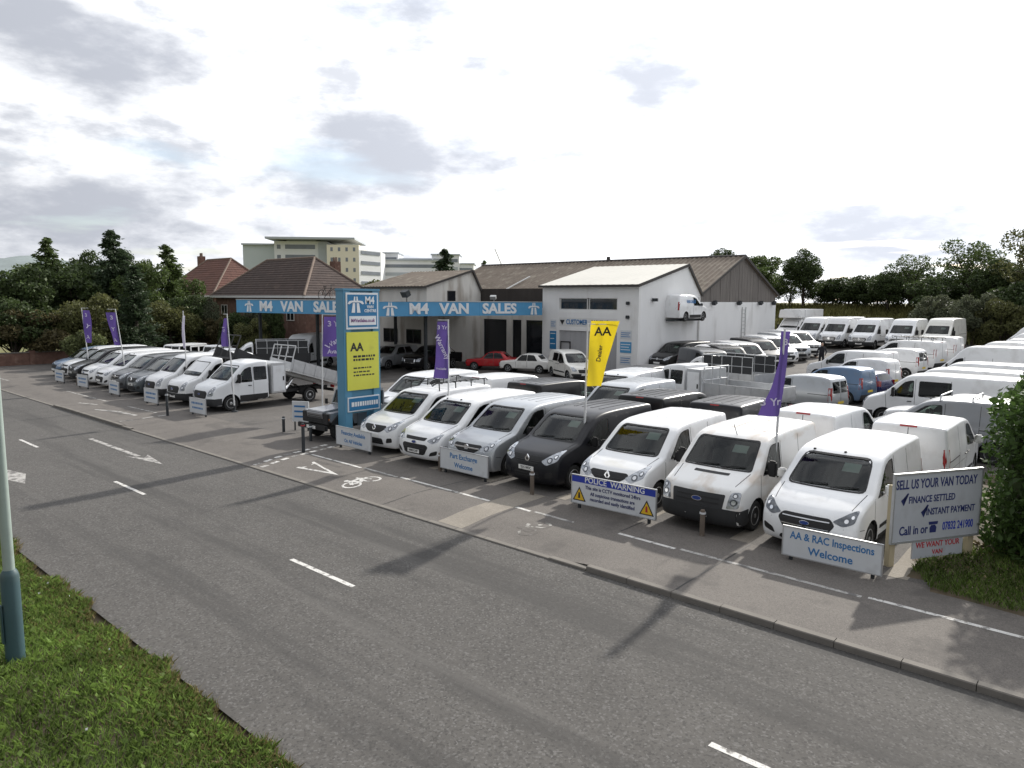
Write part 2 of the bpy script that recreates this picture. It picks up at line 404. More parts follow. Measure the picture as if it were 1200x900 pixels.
# painted markings: 4 mm sheets on their surface
marks = thing('road_markings', None, None); marks['kind'] = 'structure'
def strip(name, pts, m, zf=None, h=.004):
    """pts: outline on the ground"""
    g = G(); n = len(pts)
    zf_ = zf or (lambda x, y: 0.0)
    g.add([(p[0], p[1], zf_(*p) + h) for p in pts], [tuple(range(n))])
    return g.obj(name, m, marks)
def bar(x0, y0, x1, y1, w, m, zf=None, name='painted_line', h=.004):
    d = Vector((x1 - x0, y1 - y0)); d.normalize(); q = Vector((-d.y, d.x)) * w / 2
    return strip(name, [(x0 + q.x, y0 + q.y), (x0 - q.x, y0 - q.y), (x1 - q.x, y1 - q.y), (x1 + q.x, y1 + q.y)], m, zf, h)
for x in (-84.8, -75.8, -66.8, -57.8, -48.7, -39.7, -30.65, -21.65, -12.5, -3.5, 5.5):
    bar(x, 7.50, x + 2.05, 7.50, .10, 'road_paint')
bar(-29.0, 9.30, -24.6, 9.28, .16, 'road_paint_worn', name='painted_arrow')
strip('painted_arrow', [(-25.0, 8.98), (-22.8, 9.32), (-24.6, 9.58), (-24.2, 9.3)], 'road_paint_worn', h=.0055)
strip('painted_arrow', [(-25.7, 5.80), (-24.5, 6.08), (-23.2, 5.72), (-24.3, 5.44)], 'road_paint_worn')
pz = lambda x, y: pave_z(x, y)
# cycle-track edge line in lengths, broken where it has worn away
for a, b, m in ((-20.3, -17.6, 'road_paint'), (-17.5, -15.9, 'road_paint_worn'), (-15.8, -12.25, 'road_paint'), (-11.4, -10.9, 'road_paint'), (-10.8, -9.6, 'road_paint_worn'), (-8.4, -7.0, 'road_paint'), (-6.9, -3.4, 'road_paint_worn'), (-3.3, 8.0, 'road_paint')):
    bar(a, 13.05, b, 13.00, .10, m, pz)
# give-way triangle
def tri_outline():
    A, B, C = Vector((-19.15, 11.74)), Vector((-19.35, 12.5)), Vector((-17.35, 12.02)); c = (A + B + C) / 3
    o = [A, B, C]; i_ = [c + (p - c) * .62 for p in o]
    for k in range(3): strip('painted_triangle', [o[k], o[(k + 1) % 3], i_[(k + 1) % 3], i_[k]], 'road_paint', lambda x, y: pave_z(x, y))
tri_outline()
def bike(cx, cy, s, m):
    ux, uy = Vector((.30, -.90)), Vector((.86, .50))           # wheel axis / upright of the symbol on the ground
    ux.normalize(); uy.normalize()
    def P(a, b): q = Vector((cx, cy)) + ux * 0 + Vector((1, 0)) * a * s + Vector((0, 1)) * b * s; return (q.x, q.y)
    g = G()
    def seg(p, q, w=.05):
        p = Vector(P(*p)); q = Vector(P(*q)); d = (q - p).normalized(); n_ = Vector((-d.y, d.x)) * w
        pts = [p + n_, p - n_, q - n_, q + n_]; g.add([(v.x, v.y, pave_z(v.x, v.y) + .004) for v in pts], [(0, 1, 2, 3)])
    for c in ((.0, -.42), (.0, .42)):
        ring = [(c[0] + .30 * math.sin(2 * math.pi * k / 16) , c[1] + .30 * math.cos(2 * math.pi * k / 16)) for k in range(17)]
        for a, b in zip(ring[:-1], ring[1:]): seg(a, b, .035)
    seg((.0, .42), (-.34, .22)); seg((-.34, .22), (-.34, -.22)); seg((-.34, .22), (0, -.02)); seg((0, -.02), (-.34, -.22)); seg((-.34, -.22), (0, -.42)); seg((0, -.42), (0, -.02)); seg((-.34, -.22), (-.5, -.26)); seg((-.34, .22), (-.52, .14)); seg((-.55, -.34), (-.5, -.2))
    g.obj('painted_bicycle', m, marks)
bike(-16.25, 12.02, .82, 'road_paint'); bike(-10.0, 12.1, .62, 'road_paint_ghost')
# double row of dashes across the track beside the totem
for k in range(8):
    t = k / 8.0
    for dx in (0, -.42):
        x0 = -20.15 + dx - .8 * t; y0 = 11.15 + 3.3 * t
        bar(x0, y0, x0 - .05, y0 + .26, .16, 'road_paint' if k % 3 else 'road_paint_worn', pz)
# worn marks on the far track
for a, b, c, d, w_ in ((-38.7, 12.0, -37.4, 12.4, .15), (-35.8, 11.75, -34.5, 12.2, .18), (-34.5, 12.2, -32.7, 12.35, .2), (-31.6, 11.25, -31.6, 11.8, .16), (-31.7, 12.2, -31.8, 12.7, .16), (-31.85, 12.9, -31.9, 13.3, .16), (-35.8, 13.15, -32.8, 13.25, .1), (-44, 13.1, -38, 13.1, .1), (-60, 12.2, -52, 12.4, .12)):
    bar(a, b, c, d, w_, 'road_paint_worn', pz)
# concrete patch across the track, tarmac seams
bl = lambda x, y: pave_z(x, y)
g = G(); xs = span(-12.15, -11.35, .4); ys = span(11.12, 14.3, .25)
g.add([(x - .12 * (y - 11.1) / 3, y, pave_z(x, y) + .0025) for y in ys for x in xs], [(j * 3 + i, j * 3 + i + 1, j * 3 + i + 4, j * 3 + i + 3) for j in range(len(ys) - 1) for i in range(2)])
g.obj('concrete_patch', 'concrete', marks)
mat('seam_tar', (0.03, 0.028, 0.027), .7, var=.3, scale=4)
for x, y0, y1 in ((-5.95, 11.12, 14.3), (-8.45, 13.2, 14.3), (-14.2, 11.12, 14.3)):
    for a, b in zip(span(y0, y1, .4)[:-1], span(y0, y1, .4)[1:]): bar(x + random.uniform(-.01, .01), a, x, b, .035, 'seam_tar', pz, 'tarmac_seam', .0032)
# sunlit gaps between the vans' shadows, painted on in the concrete colour
for x, w_ in ((-6.25, .42), (-8.6, .34), (-11.05, .34), (-13.7, .40), (-15.95, .30), (-18.25, .34), (-3.2, .4)):
    g = G(); n = 6
    g.add([(x + s * w_ / 2 + random.uniform(-.02, .02), 14.36 + 5.6 * k / n, ZY + .004) for k in range(n + 1) for s in (-1, 1)], [(2 * k, 2 * k + 1, 2 * k + 3, 2 * k + 2) for k in range(n)])
    g.obj('sunlit_strip', 'concrete', marks)
# ================================================================== buildings
mat('render_white', (0.76, 0.76, 0.755), .85, var=.08, scale=.6, bump=.15, bscale=20, dirt=((.42, .40, .36), .8, .58, .4), stretch=(1, 1, .35))
mat('render_side', (0.78, 0.785, 0.79), .85, var=.06, scale=.5, bump=.12, bscale=20, dirt=((.36, .35, .33), .7, .58, .4), stretch=(1, 1, .3))
mat('render_old', (0.66, 0.64, 0.60), .9, var=.12, scale=.7, bump=.2, bscale=20, dirt=((.22, .17, .12), .9, .52, .6), stretch=(1, 1, .3))
mat('roof_sheet_white', (0.62, 0.60, 0.54), .6, var=.05, scale=.4, dirt=((.42, .40, .36), .5, .58, .4))
mat('roof_asbestos', (0.165, 0.135, 0.108), .95, var=.22, scale=.9, bump=.3, bscale=9, dirt=((.29, .26, .21), 1.3, .52, .6))
mat('roof_tile_dark', (0.068, 0.048, 0.042), .9, var=.25, scale=2.0, bump=.4, bscale=9, dirt=((.14, .10, .08), 1.2, .56, .5))
mat('roof_tile_red', (0.13, 0.06, 0.045), .9, var=.25, scale=1.5, bump=.4, bscale=9, dirt=((.10, .05, .04), .9, .53, .6))
mat('ridge_tile', (0.20, 0.15, 0.12), .9, var=.2, scale=3)
mat('brick', (0.15, 0.085, 0.065), .95, var=.3, scale=3.0, bump=.3, bscale=20, dirt=((.30, .22, .17), 1.5, .56, .5))
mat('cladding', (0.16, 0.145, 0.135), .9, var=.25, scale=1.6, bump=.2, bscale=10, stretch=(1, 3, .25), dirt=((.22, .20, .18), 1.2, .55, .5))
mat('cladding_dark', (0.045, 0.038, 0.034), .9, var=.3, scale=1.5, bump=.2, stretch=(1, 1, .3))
mat('flashing', (0.05, 0.045, 0.042), .7, var=.2, scale=2)
mat('frame_white', (0.66, 0.66, 0.65), .5, var=.05, scale=3)
mat('door_grey', (0.36, 0.36, 0.37), .7, var=.08, scale=1.5, dirt=((.22, .21, .2), 1.2, .56, .5), stretch=(1, 1, .3))
mat('window_dark', (0.016, 0.018, 0.022), .08, var=.3, scale=2, coat=.4)
mat('wicket_dark', (0.022, 0.02, 0.02), .9, var=.3, scale=2)  # near-black finish of the wicket door frame
mat('sign_blue', (0.075, 0.29, 0.52), .45, var=.08, scale=.8, dirt=((.05, .12, .22), .9, .6, .4))
mat('sign_blue_dark', (0.02, 0.17, 0.36), .45, var=.08, scale=1)
mat('totem_blue', (0.085, 0.25, 0.39), .5, var=.1, scale=1.2, dirt=((.04, .08, .13), 1.0, .58, .5), stretch=(1, 1, .3))
mat('letter_white', (0.74, 0.76, 0.78), .5, var=.04, scale=3)
mat('letter_blue', (0.035, 0.17, 0.40), .5, var=.1, scale=3)
mat('letter_navy', (0.02, 0.03, 0.13), .5, var=.1, scale=3)
mat('letter_red', (0.42, 0.03, 0.04), .5, var=.1, scale=3)
mat('letter_purple', (0.20, 0.08, 0.22), .5, var=.1, scale=3)
mat('board_white', (0.60, 0.62, 0.64), .5, var=.06, scale=2, dirt=((.36, .36, .36), 2.2, .58, .4))
mat('board_yellow', (0.66, 0.66, 0.08), .5, var=.06, scale=1.5, dirt=((.42, .40, .08), 2, .6, .5))
mat('board_grey', (0.44, 0.46, 0.49), .5, var=.06, scale=2, dirt=((.30, .30, .31), 2.2, .56, .4))
mat('timber', (0.42, 0.36, 0.24), .85, var=.2, scale=3, stretch=(1, 1, .2))
mat('steel_dark', (0.04, 0.045, 0.05), .5, .4, var=.2, scale=5)
mat('galvanised', (0.45, 0.46, 0.46), .45, .6, var=.12, scale=5)

def quad_slab(name, pts, th, m, parent, corr=0.0, pitch=.3):
    """a roof sheet: four corners a,b (eave) c,d (ridge), with real corrugation running up the slope"""
    a, b, c, d = [Vector(p) for p in pts]; nn = (b - a).cross(d - a).normalized()
    if nn.z < 0: nn = -nn
    n = max(2, int((b - a).length / (pitch / 4))) if corr else 1
    g = G(); vs = []
    for i in range(n + 1):
        t = i / n; o = nn * (corr * math.sin(t * (b - a).length / pitch * 2 * math.pi)) if corr else nn * 0
        for p in (a.lerp(b, t), d.lerp(c, t)): vs += [p + o + nn * th, p + o]
    fs = []
    for i in range(n):
        k = 4 * i
        fs += [(k, k + 4, k + 6, k + 2), (k + 1, k + 3, k + 7, k + 5), (k, k + 1, k + 5, k + 4), (k + 2, k + 6, k + 7, k + 3)]
    fs += [(0, 2, 3, 1), (4 * n, 4 * n + 1, 4 * n + 3, 4 * n + 2)]
    return g.add(vs, fs).obj(name, m, parent)
def window_y(parent, x0, x1, z0, z1, y, panes=1, fm='frame_white', gm='window_dark', d=.08, fw=.06):
    """window in a wall that faces -Y at y"""
    g = G()
    g.b2(x0 - fw, x1 + fw, y - .03, y + d, z1, z1 + fw); g.b2(x0 - fw, x1 + fw, y - .05, y + d, z0 - fw, z0)
    g.b2(x0 - fw, x0, y - .03, y + d, z0, z1); g.b2(x1, x1 + fw, y - .03, y + d, z0, z1)
    for k in range(1, panes): x = x0 + (x1 - x0) * k / panes; g.b2(x - fw / 2, x + fw / 2, y - .025, y + d, z0, z1)
    f = g.obj('window', fm, parent)
    for k in range(panes):
        q = G(); q.b2(x0 + (x1 - x0) * k / panes, x0 + (x1 - x0) * (k + 1) / panes, y + .0, y + .02, z0, z1); q.obj('pane', gm, f)
    return f

# ---- workshop with the white single-pitch roof
ws_ = thing('workshop', 'white rendered workshop with pale sloping roof, tall doors and a half van on its side', 'building', (-34.6, 42.5, 0))
def wo(g, n, m, **k):
    g.v = [(x + 34.6, y - 42.5, z) for x, y, z in g.v]; return g.obj(n, m, ws_, **k)
X0, X1, Y0 = -34.6, -26.2, 42.5
# front wall built round its openings: door 660..731 px, window band above
dx0, dx1 = -33.0, -27.9
g = G(); g.b2(X0, dx0, Y0, Y0 + .25, 0, 6.25); g.b2(dx1, X1, Y0, Y0 + .25, 0, 6.25); g.b2(dx0, dx1, Y0, Y0 + .25, 5.35, 6.25); g.b2(dx0, dx1, Y0 + .06, Y0 + .25, 4.35, 4.55); g.b2(dx0, dx1, Y0, Y0 + .25, 2.98, 4.35)
wo(g, 'front_wall', 'render_white')
g = G(); g.prism([(Y0 + .25, 0), (Y0 + .25, 6.25), (49.2, 7.78), (51.4, 5.6), (51.4, 0)], X1 - .25, X1, 'x'); wo(g, 'side_wall', 'render_side')
g = G(); g.prism([(Y0 + .25, 0), (Y0 + .25, 6.25), (49.2, 7.78), (51.4, 5.6), (51.4, 0)], X0, X0 + .25, 'x'); wo(g, 'side_wall', 'render_white')
def woq(*a, **k):
    o = quad_slab(*a, **k); o.location = (34.6, -42.5, 0); return o
woq('roof', [(X0 - .1, Y0 - .25, 6.22), (X1 + .12, Y0 - .25, 6.22), (X1 + .12, 49.25, 7.86), (X0 - .1, 49.25, 7.86)], .07, 'roof_sheet_white', ws_, corr=.012, pitch=.5)
woq('roof', [(X0 - .1, 51.5, 5.62), (X1 + .12, 51.5, 5.62), (X1 + .12, 49.26, 7.86), (X0 - .1, 49.26, 7.86)], .07, 'roof_asbestos', ws_, corr=.012, pitch=.5)
g = G(); g.b2(X0 - .15, X1 + .2, Y0 - .36, Y0 - .24, 6.12, 6.28); wo(g, 'gutter', 'flashing')
g = G(); g.prism([(Y0 - .26, 6.10), (Y0 - .26, 6.30), (49.2, 7.95), (51.6, 5.66), (51.5, 5.5), (49.15, 7.72)], X1 + .122, X1 + .16, 'x'); wo(g, 'verge_board', 'flashing')
g = G(); g.tube([(X1 + .08, 51.1, 5.5), (X1 + .08, 51.1, .8)], .06, 8); wo(g, 'downpipe', 'frame_white', smooth=40)
wobj = ws_
def W2(x0, x1, z0, z1, panes=1, **k):
    f = window_y(ws_, x0 + 34.6, x1 + 34.6, z0, z1, 0.10, panes, **k); return f
W2(dx0 + .1, dx0 + 2.45, 4.56, 5.30, 1); W2(dx0 + 2.7, dx1 - .1, 4.56, 5.30, 1)
g = G(); g.b2(dx0, dx0 + 2.52, Y0 + .10, Y0 + .16, .12, 2.97); dl = wo(g, 'workshop_door', 'door_grey')
g = G(); g.b2(dx0 + 2.56, dx1, Y0 + .10, Y0 + .16, .12, 2.97); dr = wo(g, 'workshop_door', 'door_grey')
for k in range(5):
    x = dx0 + .5 * (k + 1) - .03
    g = G(); g.b2(x, x + .03, Y0 + .085, Y0 + .10, .15, 2.95); wo(g, 'door_batten', 'door_grey')
    g = G(); g.b2(x + 2.56, x + 2.59, Y0 + .085, Y0 + .10, .15, 2.95); wo(g, 'door_batten', 'door_grey')
g = G(); g.b2(dx0 + .10, dx0 + .16, Y0 + .05, Y0 + .10, .12, 2.1); g.b2(dx0 + .95, dx0 + 1.02, Y0 + .05, Y0 + .10, .12, 2.1); g.b2(dx0 + .10, dx0 + 1.02, Y0 + .05, Y0 + .10, 2.1, 2.18); wo(g, 'wicket_door', 'wicket_dark')
for cx_ in (dx0 + .3, dx1 - .25):
    g = G(); g.prism([(cx_ - .22, 3.75), (cx_ + .22, 3.75), (cx_, 3.38)], Y0 - .02, Y0 - .004); wo(g, 'arrow', 'ink')
g = G(); g.b2(dx0 + .02, dx1 - .02, Y0 - .012, Y0 - .002, 3.28, 3.92); wo(g, 'sign_band', 'frame_white').location = (0, .009, 0)
lettering(ws_, 'CUSTOMER', .50, (dx0 + 34.6 + 1.62, -.02, 3.6), 'letter_blue', bold=.02, sx=.74); lettering(ws_, 'PARKING', .48, (dx0 + 34.6 + 3.65, -.02, 3.6), 'letter_navy', bold=.02, sx=.74)
for (a, b, c, d, m) in ((X0 + .75, X0 + 1.35, 1.55, 2.9, 'sign_blue_dark'), (X0 + .8, X0 + 1.35, 3.1, 3.75, 'board_white'), (dx1 + .3, dx1 + 1.2, 1.6, 2.35, 'sign_blue'), (dx1 + .3, dx1 + 1.2, 2.55, 3.15, 'board_white'), (dx1 + .3, dx1 + 1.2, .75, 1.4, 'board_white')):
    g = G(); g.b2(a, b, Y0 - .03, Y0 - .002, c, d); o = wo(g, 'notice', m)
    for k in range(3):
        z = d - .15 - k * (d - c - .2) / 3; q = G(); q.b2(a + .06, b - .08 - .1 * (k % 2), Y0 - .036, Y0 - .031, z - .05, z); q.v = [(x + 34.6, y - 42.5, zz_) for x, y, zz_ in q.v]; q.obj('print_line', 'letter_blue' if m == 'board_white' else 'letter_white', o)
for zz_ in (3.95, 4.9):
    g = G(); g.b2(X1 - .95, X1 - .7, Y0 - .16, Y0 - .01, zz_, zz_ + .22); wo(g, 'alarm_box', 'steel_dark', bevel=.02)
for yy, zz_ in ((44.3, 5.25),):
    g = G(); g.box((X1 + .2, yy, zz_), (.35, .3, .22), rz=.3); g.tube([(X1, yy, zz_), (X1 + .2, yy, zz_)], .03, 6); wo(g, 'floodlight', 'steel_dark')

# ---- long shed behind with corrugated roof and boarded gable
sh = thing('long_shed', 'long low shed with brown corrugated roof and grey boarded gable over a white wall', 'building', (-26.2, 59.1, 0))
def so(g, n, m, **k):
    g.v = [(x + 26.2, y - 59.1, z) for x, y, z in g.v]; return g.obj(n, m, sh, **k)
SX0, SX1, SY0, SY1, EZ, RZ = -57.0, -26.35, 51.7, 66.6, 5.75, 8.95
g = G(); g.b2(SX1 - .3, SX1, SY0, SY1, 0, 5.12); so(g, 'gable_wall', 'render_side')
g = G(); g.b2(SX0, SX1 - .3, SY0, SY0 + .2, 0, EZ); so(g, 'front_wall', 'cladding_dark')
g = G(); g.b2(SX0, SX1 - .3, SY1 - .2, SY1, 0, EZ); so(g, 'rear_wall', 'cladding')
n = 26
for i in range(n):
    a, b = SY0 + (SY1 - SY0) * i / n, SY0 + (SY1 - SY0) * (i + 1) / n - .02
    def rz_(y): return EZ + (RZ - EZ) * (1 - abs(y - 59.15) / 7.45) - .08
    mid = [] if not a < 59.15 < b else [(59.15, rz_(59.15))]
    g = G(); dpt = random.uniform(0, .03)
    g.prism([(a, 5.14), (a, rz_(a))] + mid + [(b, rz_(b)), (b, 5.14)], SX1 - .12 + dpt, SX1 - .05 + dpt, 'x'); so(g, 'cladding_board', 'cladding')
def soq(*a, **k):
    o = quad_slab(*a, **k); o.location = (26.2, -59.1, 0); return o
soq('roof', [(SX0, SY0 - .35, EZ - .12), (SX1 + .2, SY0 - .35, EZ - .12), (SX1 + .2, 59.15, RZ), (SX0, 59.15, RZ)], .05, 'roof_asbestos', sh, corr=.04, pitch=.45)
soq('roof', [(SX0, SY1 + .35, EZ - .12), (SX1 + .2, SY1 + .35, EZ - .12), (SX1 + .2, 59.15, RZ), (SX0, 59.15, RZ)], .05, 'roof_asbestos', sh, corr=.04, pitch=.45)
g = G(); g.tube([(SX0, 59.15, RZ + .04), (SX1 + .22, 59.15, RZ + .04)], .13, 8); so(g, 'ridge_cap', 'flashing', smooth=40)
g = G(); g.prism([(SY0 - .36, EZ - .22), (SY0 - .36, EZ - .02), (59.15, RZ + .14), (SY1 + .36, EZ - .02), (SY1 + .36, EZ - .22), (59.15, RZ - .1)], SX1 + .202, SX1 + .24, 'x'); so(g, 'verge_board', 'flashing')
for yy in (53.6, 58.2, 62.6, 65.6):
    g = G(); g.box((SX1 + .25, yy, 5.05), (.3, .4, .25), rx=.4); g.tube([(SX1, yy, 5.1), (SX1 + .25, yy, 5.1)], .03, 6); so(g, 'floodlight', 'steel_dark')
g = G()
for s in (-.35, .35): g.tube([(SX1 + .06, 59.6 + s, 1.6), (SX1 + .06, 59.6 + s, 4.7)], .035, 6)
for k in range(9): g.tube([(SX1 + .06, 59.25, 1.9 + k * .32), (SX1 + .06, 59.95, 1.9 + k * .32)], .022, 6)
so(g, 'wall_ladder', 'galvanised', smooth=40)
g = G(); g.tube([(-47.2, 51.8, EZ + .25), (-46.6, 55.2, EZ + 1.75)], .07, 6); so(g, 'roof_vent', 'frame_white', smooth=40)
g = G(); g.box((-40, 59.15, RZ + .25), (.25, .25, .4)); so(g, 'roof_vent', 'flashing')

# ---- white office with brown single-pitch roof behind the canopy
of = thing('office_building', 'stained white office with brown sloping roof behind the blue canopy', 'building', (-42.6, 38, 0))
def oo(g, n, m, **k):
    g.v = [(x + 42.6, y - 38, z) for x, y, z in g.v]; return g.obj(n, m, of, **k)
OX0, OX1, OY0, OY1 = -50.5, -42.6, 38.0, 44.2
g = G(); g.b2(OX0, OX1, OY0, OY0 + .25, 0, 6.2); oo(g, 'front_wall', 'render_old')
g = G(); g.prism([(OY0 + .25, 0), (OY0 + .25, 6.2), (43.0, 7.5), (OY1, 5.6), (OY1, 0)], OX1 - .25, OX1, 'x'); oo(g, 'side_wall', 'render_old')
def ooq(*a, **k):
    o = quad_slab(*a, **k); o.location = (42.6, -38, 0); return o
ooq('roof', [(OX0 - .1, OY0 - .25, 6.18), (OX1 + .15, OY0 - .25, 6.18), (OX1 + .15, 43.05, 7.58), (OX0 + .3, 43.05, 7.58)], .06, 'roof_asbestos', of, corr=.03, pitch=.4)
ooq('roof', [(OX0 - .1, OY1 + .1, 5.6), (OX1 + .15, OY1 + .1, 5.6), (OX1 + .15, 43.06, 7.58), (OX0 + .3, 43.06, 7.58)], .06, 'roof_asbestos', of, corr=.03, pitch=.4)
g = G(); g.prism([(OY0 - .26, 6.08), (OY0 - .26, 6.26), (43.0, 7.68), (44.3, 5.66), (44.2, 5.5), (42.95, 7.5)], OX1 + .152, OX1 + .19, 'x'); oo(g, 'verge_board', 'flashing')
g = G(); g.b2(OX0 - .1, OX1 + .2, OY0 - .36, OY0 - .24, 6.08, 6.2); oo(g, 'gutter', 'flashing')
for x0 in (-47.9, -45.0): window_y(of, x0 + 42.6, x0 + 42.6 + .75, 1.75, 2.75, -.02, 1, fm='flashing'); window_y(of, x0 + 43.5, x0 + 44.25, 1.75, 2.75, -.02, 1, fm='flashing')
g = G(); g.b2(OX1 + .0, OX1 + .03, 40.2, 41.1, 4.95, 5.9); wf = oo(g, 'window', 'flashing'); g = G(); g.b2(OX1 + .03, OX1 + .045, 40.27, 41.03, 5.02, 5.83); oo(g, 'pane', 'window_dark')

# ---- showroom front between office and workshop
sr = thing('showroom_front', 'shaded showroom front with dark glass doors under the canopy beside the workshop', 'shopfront', (-38.6, 44.0, 0))
def ro(g, n, m, **k):
    g.v = [(x + 38.6, y - 44, z) for x, y, z in g.v]; return g.obj(n, m, sr, **k)
g = G()
for a, b in ((-42.6, -42.2), (-39.6, -38.95), (-38.0, -37.5), (-35.0, -34.61)): g.b2(a, b, 44.0, 44.3, 0, 3.6)
g.b2(-42.6, -34.61, 44.0, 44.3, 3.6, 4.6); ro(g, 'wall', 'render_old')
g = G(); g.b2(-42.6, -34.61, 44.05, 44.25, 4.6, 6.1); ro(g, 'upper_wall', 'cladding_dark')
for a, b in ((-42.2, -39.6), (-38.95, -38.0), (-37.5, -35.0)):
    g = G(); g.b2(a, b, 44.12, 44.16, .1, 3.6); pn = ro(g, 'glass_door', 'window_dark')
    g = G(); g.b2(a, a + .06, 44.06, 44.12, .1, 3.6); g.b2(b - .06, b, 44.06, 44.12, .1, 3.6); g.b2(a + .06, b - .06, 44.06, 44.12, 3.5, 3.6); ro(g, 'door_frame', 'steel_dark')

# ---- canopy with its two lettered fascias
cn = thing('canopy', 'flat canopy with two long blue fascias lettered in white on dark posts', 'canopy', (-37.6, 28.7, 0))
A_, B_, C_ = Vector((-51.2, 26.8)), Vector((-37.6, 28.7)), Vector((-34.3, 42.1))
O_ = Vector((-37.6, 28.7))
g = G(); P4 = [A_ - O_, B_ - O_, C_ - O_, Vector((-42.4, 42.1)) - O_, Vector((-50.6, 33.0)) - O_]
P4[0] += Vector((.1, .2)); P4[1] += Vector((-.12, .15)); P4[2] += Vector((-.2, 0))
g.prism([(p.x, p.y) for p in P4], 4.55, 4.80, 'z'); g.obj('canopy_roof', 'flashing', cn)
g = G(); g.prism([(p.x * .985, p.y * .985 + .2) for p in P4], 4.50, 4.548, 'z'); g.obj('soffit', 'render_old', cn)
def fascia(a, b, z0, z1, items, capm='flashing'):
    d = (b - a); L_ = d.length; rz = math.atan2(d.y, d.x); loc = ((a - O_).x, (a - O_).y, 0)
    g = G(); g.b2(0, L_, 0, .16, z0, z1); f = g.obj('fascia', 'sign_blue', cn, loc=loc, rot=(0, 0, rz))
    g = G(); g.b2(-.02, L_ + .02, -.03, .19, z1 + .002, z1 + .06); g.obj('fascia_cap', 'galvanised', cn, loc=loc, rot=(0, 0, rz))
    n = 5
    for k in range(1, n):
        g = G(); g.b2(L_ * k / n - .008, L_ * k / n + .008, -.002, 0.0, z0, z1); g.obj('panel_joint', 'sign_blue_dark', f)
    for kind, t, s in items:
        if kind == 'E':
            g = G(); emblem_g(g, (t * L_, (z0 + z1) / 2), s, -.03); g.obj('emblem', 'letter_white', f)
        else: lettering(f, kind, s, (t * L_, -.02, (z0 + z1) / 2 - .01), 'letter_white', bold=.036, ext=.015, sx=1.16)
    return f
fascia(B_, C_, 4.07, 5.02, [('E', .101, .86), ('M4', .252, .98), ('VAN', .452, .98), ('SALES', .722, .98), ('E', .942, .86)])
fascia(A_, B_, 4.15, 5.08, [('E', .11, .80), ('M4', .25, .98), ('VAN', .455, .98), ('SALES', .722, .98), ('E', .93, .80)])
for x, y in ((-44.0, 36.0), (-37.7, 33.5), (-44.3, 29.2), (-50.0, 28.0)):
    g = G(); g.b2(x - O_.x - .09, x - O_.x + .09, y - O_.y - .09, y - O_.y + .09, .1, 4.5); g.obj('post', 'steel_dark', cn)
g = G(); g.tube([(-36.7 + 37.6, 30.6 - 28.7 + .4, 5.02), (-36.7 + 37.6, 2.3, 5.45)], .03, 6); g.box((.9, 2.2, 5.55), (.55, .35, .4), rx=.5); g.obj('floodlight', 'steel_dark', cn)
g = G(); g.tube([(-.9, 12.6, 5.05), (-.9, 12.6, 5.3)], .03, 6); g.box((-.8, 12.4, 5.38), (.45, .3, .25), rx=.4, rz=.5); g.obj('floodlight', 'galvanised', cn)
# bicycle mounted over the fascia
bk = thing('bicycle', 'black bicycle mounted on top of the blue fascia', 'bicycle', (-41.6, 28.25, 5.10), .14)
for x in (-.55, .55):
    g = G(); g.tube([(x + .34 * math.cos(t), 0, .36 + .34 * math.sin(t)) for t in [2 * math.pi * k / 20 for k in range(21)]], .022, 6); wj = g.obj('wheel', 'trim', bk, smooth=50)
    g = G()
    for k in range(6): t = math.pi * k / 6; g.tube([(x + .33 * math.cos(t), 0, .36 + .33 * math.sin(t)), (x - .33 * math.cos(t), 0, .36 - .33 * math.sin(t))], .004, 4)
    g.obj('spokes', 'galvanised', wj)
g = G()
for p, q in (((-.55, .36), (-.1, .32)), ((-.1, .32), (-.22, .82)), ((-.22, .82), (-.55, .36)), ((-.22, .78), (.38, .80)), ((.38, .80), (-.1, .32)), ((.38, .92), (.55, .36)), ((.38, .80), (.36, 1.0))): g.tube([(p[0], 0, p[1]), (q[0], 0, q[1])], .022, 6)
g.obj('frame', 'trim', bk, smooth=50)
g = G(); g.box((-.24, 0, .88), (.26, .13, .06)); g.obj('saddle', 'trim', bk, bevel=.02); g = G(); g.tube([(.46, -.25, 1.02), (.36, 0, 1.02), (.46, .25, 1.02)], .016, 6); g.obj('handlebar', 'trim', bk, smooth=50)

